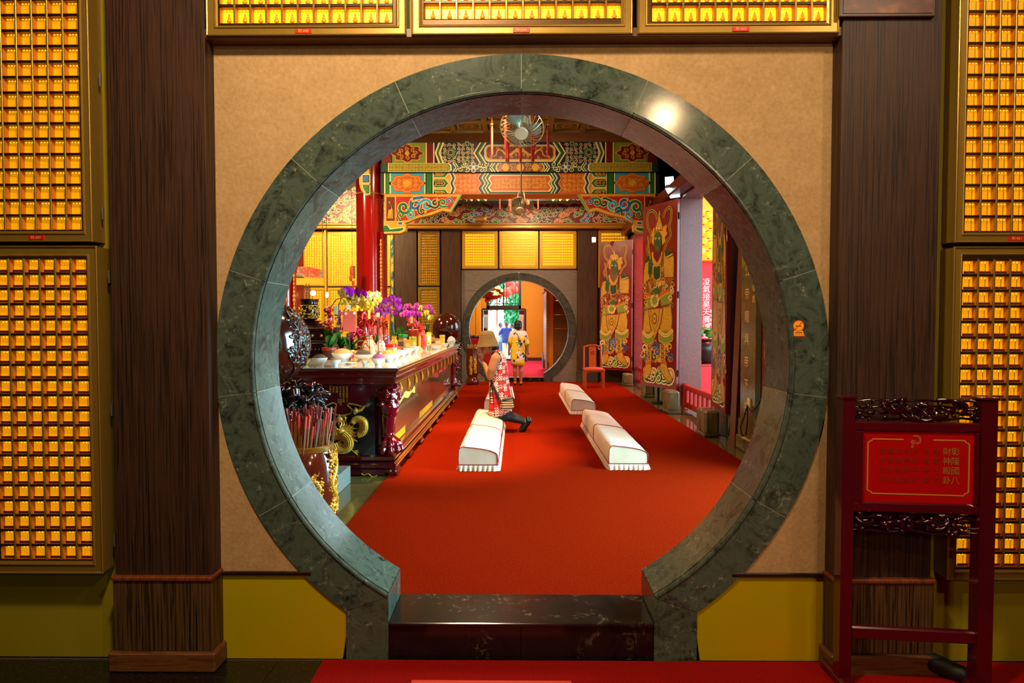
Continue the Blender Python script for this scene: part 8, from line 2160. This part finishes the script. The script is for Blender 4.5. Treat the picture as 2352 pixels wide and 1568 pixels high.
for i in range(9): mb.ball((a.x+(b.x-a.x)*(.1+.1*i), Ya+.04, zt0-.33), (.03, .015, .04), 8)
mb.build('carved_relief', DRW, ba, 60)
# incense pot with pedestal
pc = P(711, 715, Ya+.3); k = (Ya+.3)/F; r = 23*k
t = thing('incense_pot', 'black and gold incense pot with figures on a stepped dark pedestal', 'incense burner', (pc.x, Ya+.3, zt0))
zb_, zp = P(711, 736, Ya+.3).z, P(711, 687, Ya+.3).z
ph = zb_-zt0
mb = MB()
for i, (w_, z0, z1) in enumerate(((1.25, 0, .25), (1.05, .25, .45), (1.15, .45, .6), (.8, .6, .8), (.95, .8, 1.0))): mb.cbox((pc.x, Ya+.3, zt0+ph*(z0+z1)/2), (r*2*w_, r*1.6*w_, ph*(z1-z0)), 0, None, .008)
mb.build('pedestal', DRW, t)
BG = M('black_pot_glaze', '#1a1006', .15, 0, .5, .6)
mb = MB(); H_ = zp-zb_; mb.lathe([(r*.5, zb_), (r*.75, zb_+H_*.06), (r*.98, zb_+H_*.25), (r, zb_+H_*.5), (r*.9, zb_+H_*.70), (r*.8, zb_+H_*.78), (r*.86, zb_+H_*.9), (r*.92, zb_+H_), (r*.78, zb_+H_), (0, zb_+H_*.92)], (pc.x, Ya+.3, 0), 28); mb.build('pot_body', BG, t, 50)
mb = MB(); rr = random.Random(5)
for i in range(90):
    a_ = rr.uniform(-PI, 0); z = zb_+H_*rr.uniform(.16, .66); q = r*(.98 if z < zb_+H_*.6 else .93); mb.ball((pc.x+q*math.cos(a_), Ya+.3+q*math.sin(a_), z), (rr.uniform(.008, .02), rr.uniform(.006, .01), rr.uniform(.008, .022)), 6)
for z in (.12, .70): mb.tube([(pc.x+r*(.93 if z > .5 else .92)*math.cos(q*PI/12), Ya+.3+r*(.93 if z > .5 else .92)*math.sin(q*PI/12), zb_+H_*z) for q in range(24)], .006, 6, 0, True)
mb.build('gilt_relief', GILT, t, 60)
mb = MB()
for i in range(7): mb.tube([(pc.x-.06+.012*i, Ya+.3, zp-.05), (pc.x-.075+.014*i, Ya+.3, zp+.18+.03*(i % 3))], .005, 4)
mb.build('incense_sticks', M('incense_red', '#8a2014', .6), t)
# globe lamp
gp = P(719, 673, Ya+.62); t = thing('globe_lamp', 'glowing white globe lamp on a stem behind the incense pot', 'lamp', (gp.x, Ya+.62, zt0))
MB().ball(tuple(gp), .040, 18).build('globe', M('globe_glow', '#fff4c8', .3, emit='#fff0b0', es=28), t, 179)
MB().tube([(gp.x, gp.y, zt0), (gp.x, gp.y, gp.z-.035)], .012, 8).build('stem', M('brass', '#d8a018', .2, .9), t, 60)
gp2 = P(751, 677, 12.0); t = thing('small_bulb', 'small white bulb on the gilt post between the left cabinets', 'lamp', (gp2.x, 12.0, gp2.z))
MB().ball(tuple(gp2), (.03, .02, .055), 10).build('bulb', M('bulb_glow', '#fff8d8', .3, emit='#fff4d0', es=14), t, 60); MB().tube([(gp2.x, 12.0, gp2.z+.05), (gp2.x, 12.0, ZC+.12)], .006, 5).build('cord', BLKC, t)
# embroidered hanging plaque
n = NT('embroidered_dragon_cloth'); v = n.coords((6, 6, 9)); c_ = n.noise(v, 1.3, 6, .7, 1.5)
n.base(n.ramp(c_, [(.36, '#e0401c'), (.47, '#e8502a'), (.5, '#1a5a2c'), (.545, '#e8d8c0'), (.57, '#20304a'), (.61, '#e0501c'), (.68, '#f0a020')], 'CONSTANT')); n.set(Roughness=.7); EMB = n.m
Yp = 11.0
pts = [P(u, v, Yp) for u, v in ((684, 612), (708, 612), (742, 620), (742, 637), (712, 636), (680, 634))]
t = thing('embroidered_banner', 'orange embroidered altar cloth with a green dragon hung high on the left', 'banner', (P(711, 630, Yp).x, Yp, pts[-1].z))
mb = MB(); mb.prism([(q.x, q.z) for q in pts], .03, lambda x, z, h: (x, Yp+h, z)); mb.build('embroidered_cloth', EMB, t)
pts = [P(u, v, Yp) for u, v in ((680, 638), (742, 638.5), (742, 654), (680, 654))]
mb = MB(); mb.prism([(q.x, q.z) for q in pts], .02, lambda x, z, h: (x, Yp+.01+h, z)); mb.build('yellow_hem', M('yellow_hem', '#e8a81c', .6), t)
mb = MB(); mb.tube([(P(684, 612, Yp).x, Yp+.01, P(684, 613, Yp).z), (P(684, 612, Yp).x, Yp+.01, ZC+.12)], .006, 5); mb.tube([(P(742, 620, Yp).x-.01, Yp+.01, P(742, 621, Yp).z), (P(742, 620, Yp).x-.01, Yp+.01, ZC+.12)], .006, 5); mb.build('hanging_cords', M('dark_cord', '#5a3a10', .6), t)
# orange pendant by the column
Yp = 12.4; q = P(808, 625, Yp); t = thing('pendant_charm', 'orange knotted pendant with a small picture tablet hanging left of the red column', 'pendant', tuple(q))
mb = MB(); mb.ball(P(808, 622, Yp), (.04, .015, .11), 10); mb.ball(P(806, 638, Yp), (.035, .015, .07), 10); mb.tube([P(811, 645, Yp), P(812, 664, Yp)], [.03, .02], 6, 0); mb.build('orange_knot', M('orange_knot', '#e0481c', .6), t, 60)
mb = MB(); e_ = P(813.5, 625, Yp); mb.cbox(tuple(e_), (.045, .02, .25), 0, None, .005); mb.build('picture_tablet', M('tablet', '#6a5a1c', .5, var=.6, vs=30), t)
mb = MB(); mb.tube([P(809, 612, Yp), (P(809, 612, Yp).x, Yp, ZC+.12)], .005, 5); mb.build('cord', BLKC, t)
# small red table at the far left in the room beyond
p = P(1098, 800, 21.0); t = thing('red_shrine_table', 'red covered table with dark flowers on top, in the far room behind the straw hat', 'table', (p.x, 21.0, 0))
MB().box((p.x-.28, 20.75, 0), (p.x+.42, 21.3, P(1098, 777, 21).z)).build('red_cover', M('red_cloth', '#c81c14', .6, var=.3, vs=9), t)
mb = MB(); rr = random.Random(9); zz = P(1098, 777, 21).z
for i in range(16): mb.ball((p.x+rr.uniform(-.24, .38), 21.0+rr.uniform(-.1, .1), zz+rr.uniform(.02, .09)), rr.uniform(.04, .07), 7)
mb.build('dark_flowers', M('dark_flowers', '#2a1414', .6), t, 60)
# large carved cloud ornament hanging in the far room
p = P(1130, 676, 20.2); t = thing('carved_cloud_ornament', 'big lumpy brown carved ornament hanging high inside the far room', 'ornament', tuple(p))
mb = MB(); rr = random.Random(14); k = 20.2/F
for i in range(46):
    a_ = rr.uniform(0, 2*PI); b_ = rr.uniform(-1, 1); mb.ball((p.x+24*k*math.cos(a_)*math.sqrt(1-b_*b_)*rr.uniform(.5, 1), p.y+20*k*math.sin(a_)*math.sqrt(1-b_*b_), p.z+13*k*b_+4*k*math.cos(a_)), (rr.uniform(5, 9)*k, rr.uniform(5, 9)*k, rr.uniform(2.5, 4.5)*k), 8)
mb.ball(tuple(p), (24*k, 18*k, 12*k), 14)
remesh(mb, .022, 1).build('carved_body', M('carved_brown', '#c89468', .5, var=.3, vs=6), t, 179)
MB().tube([(p.x, p.y, p.z+.1), (p.x, p.y, 5.02)], .012, 6).build('cord', BLKC, t)
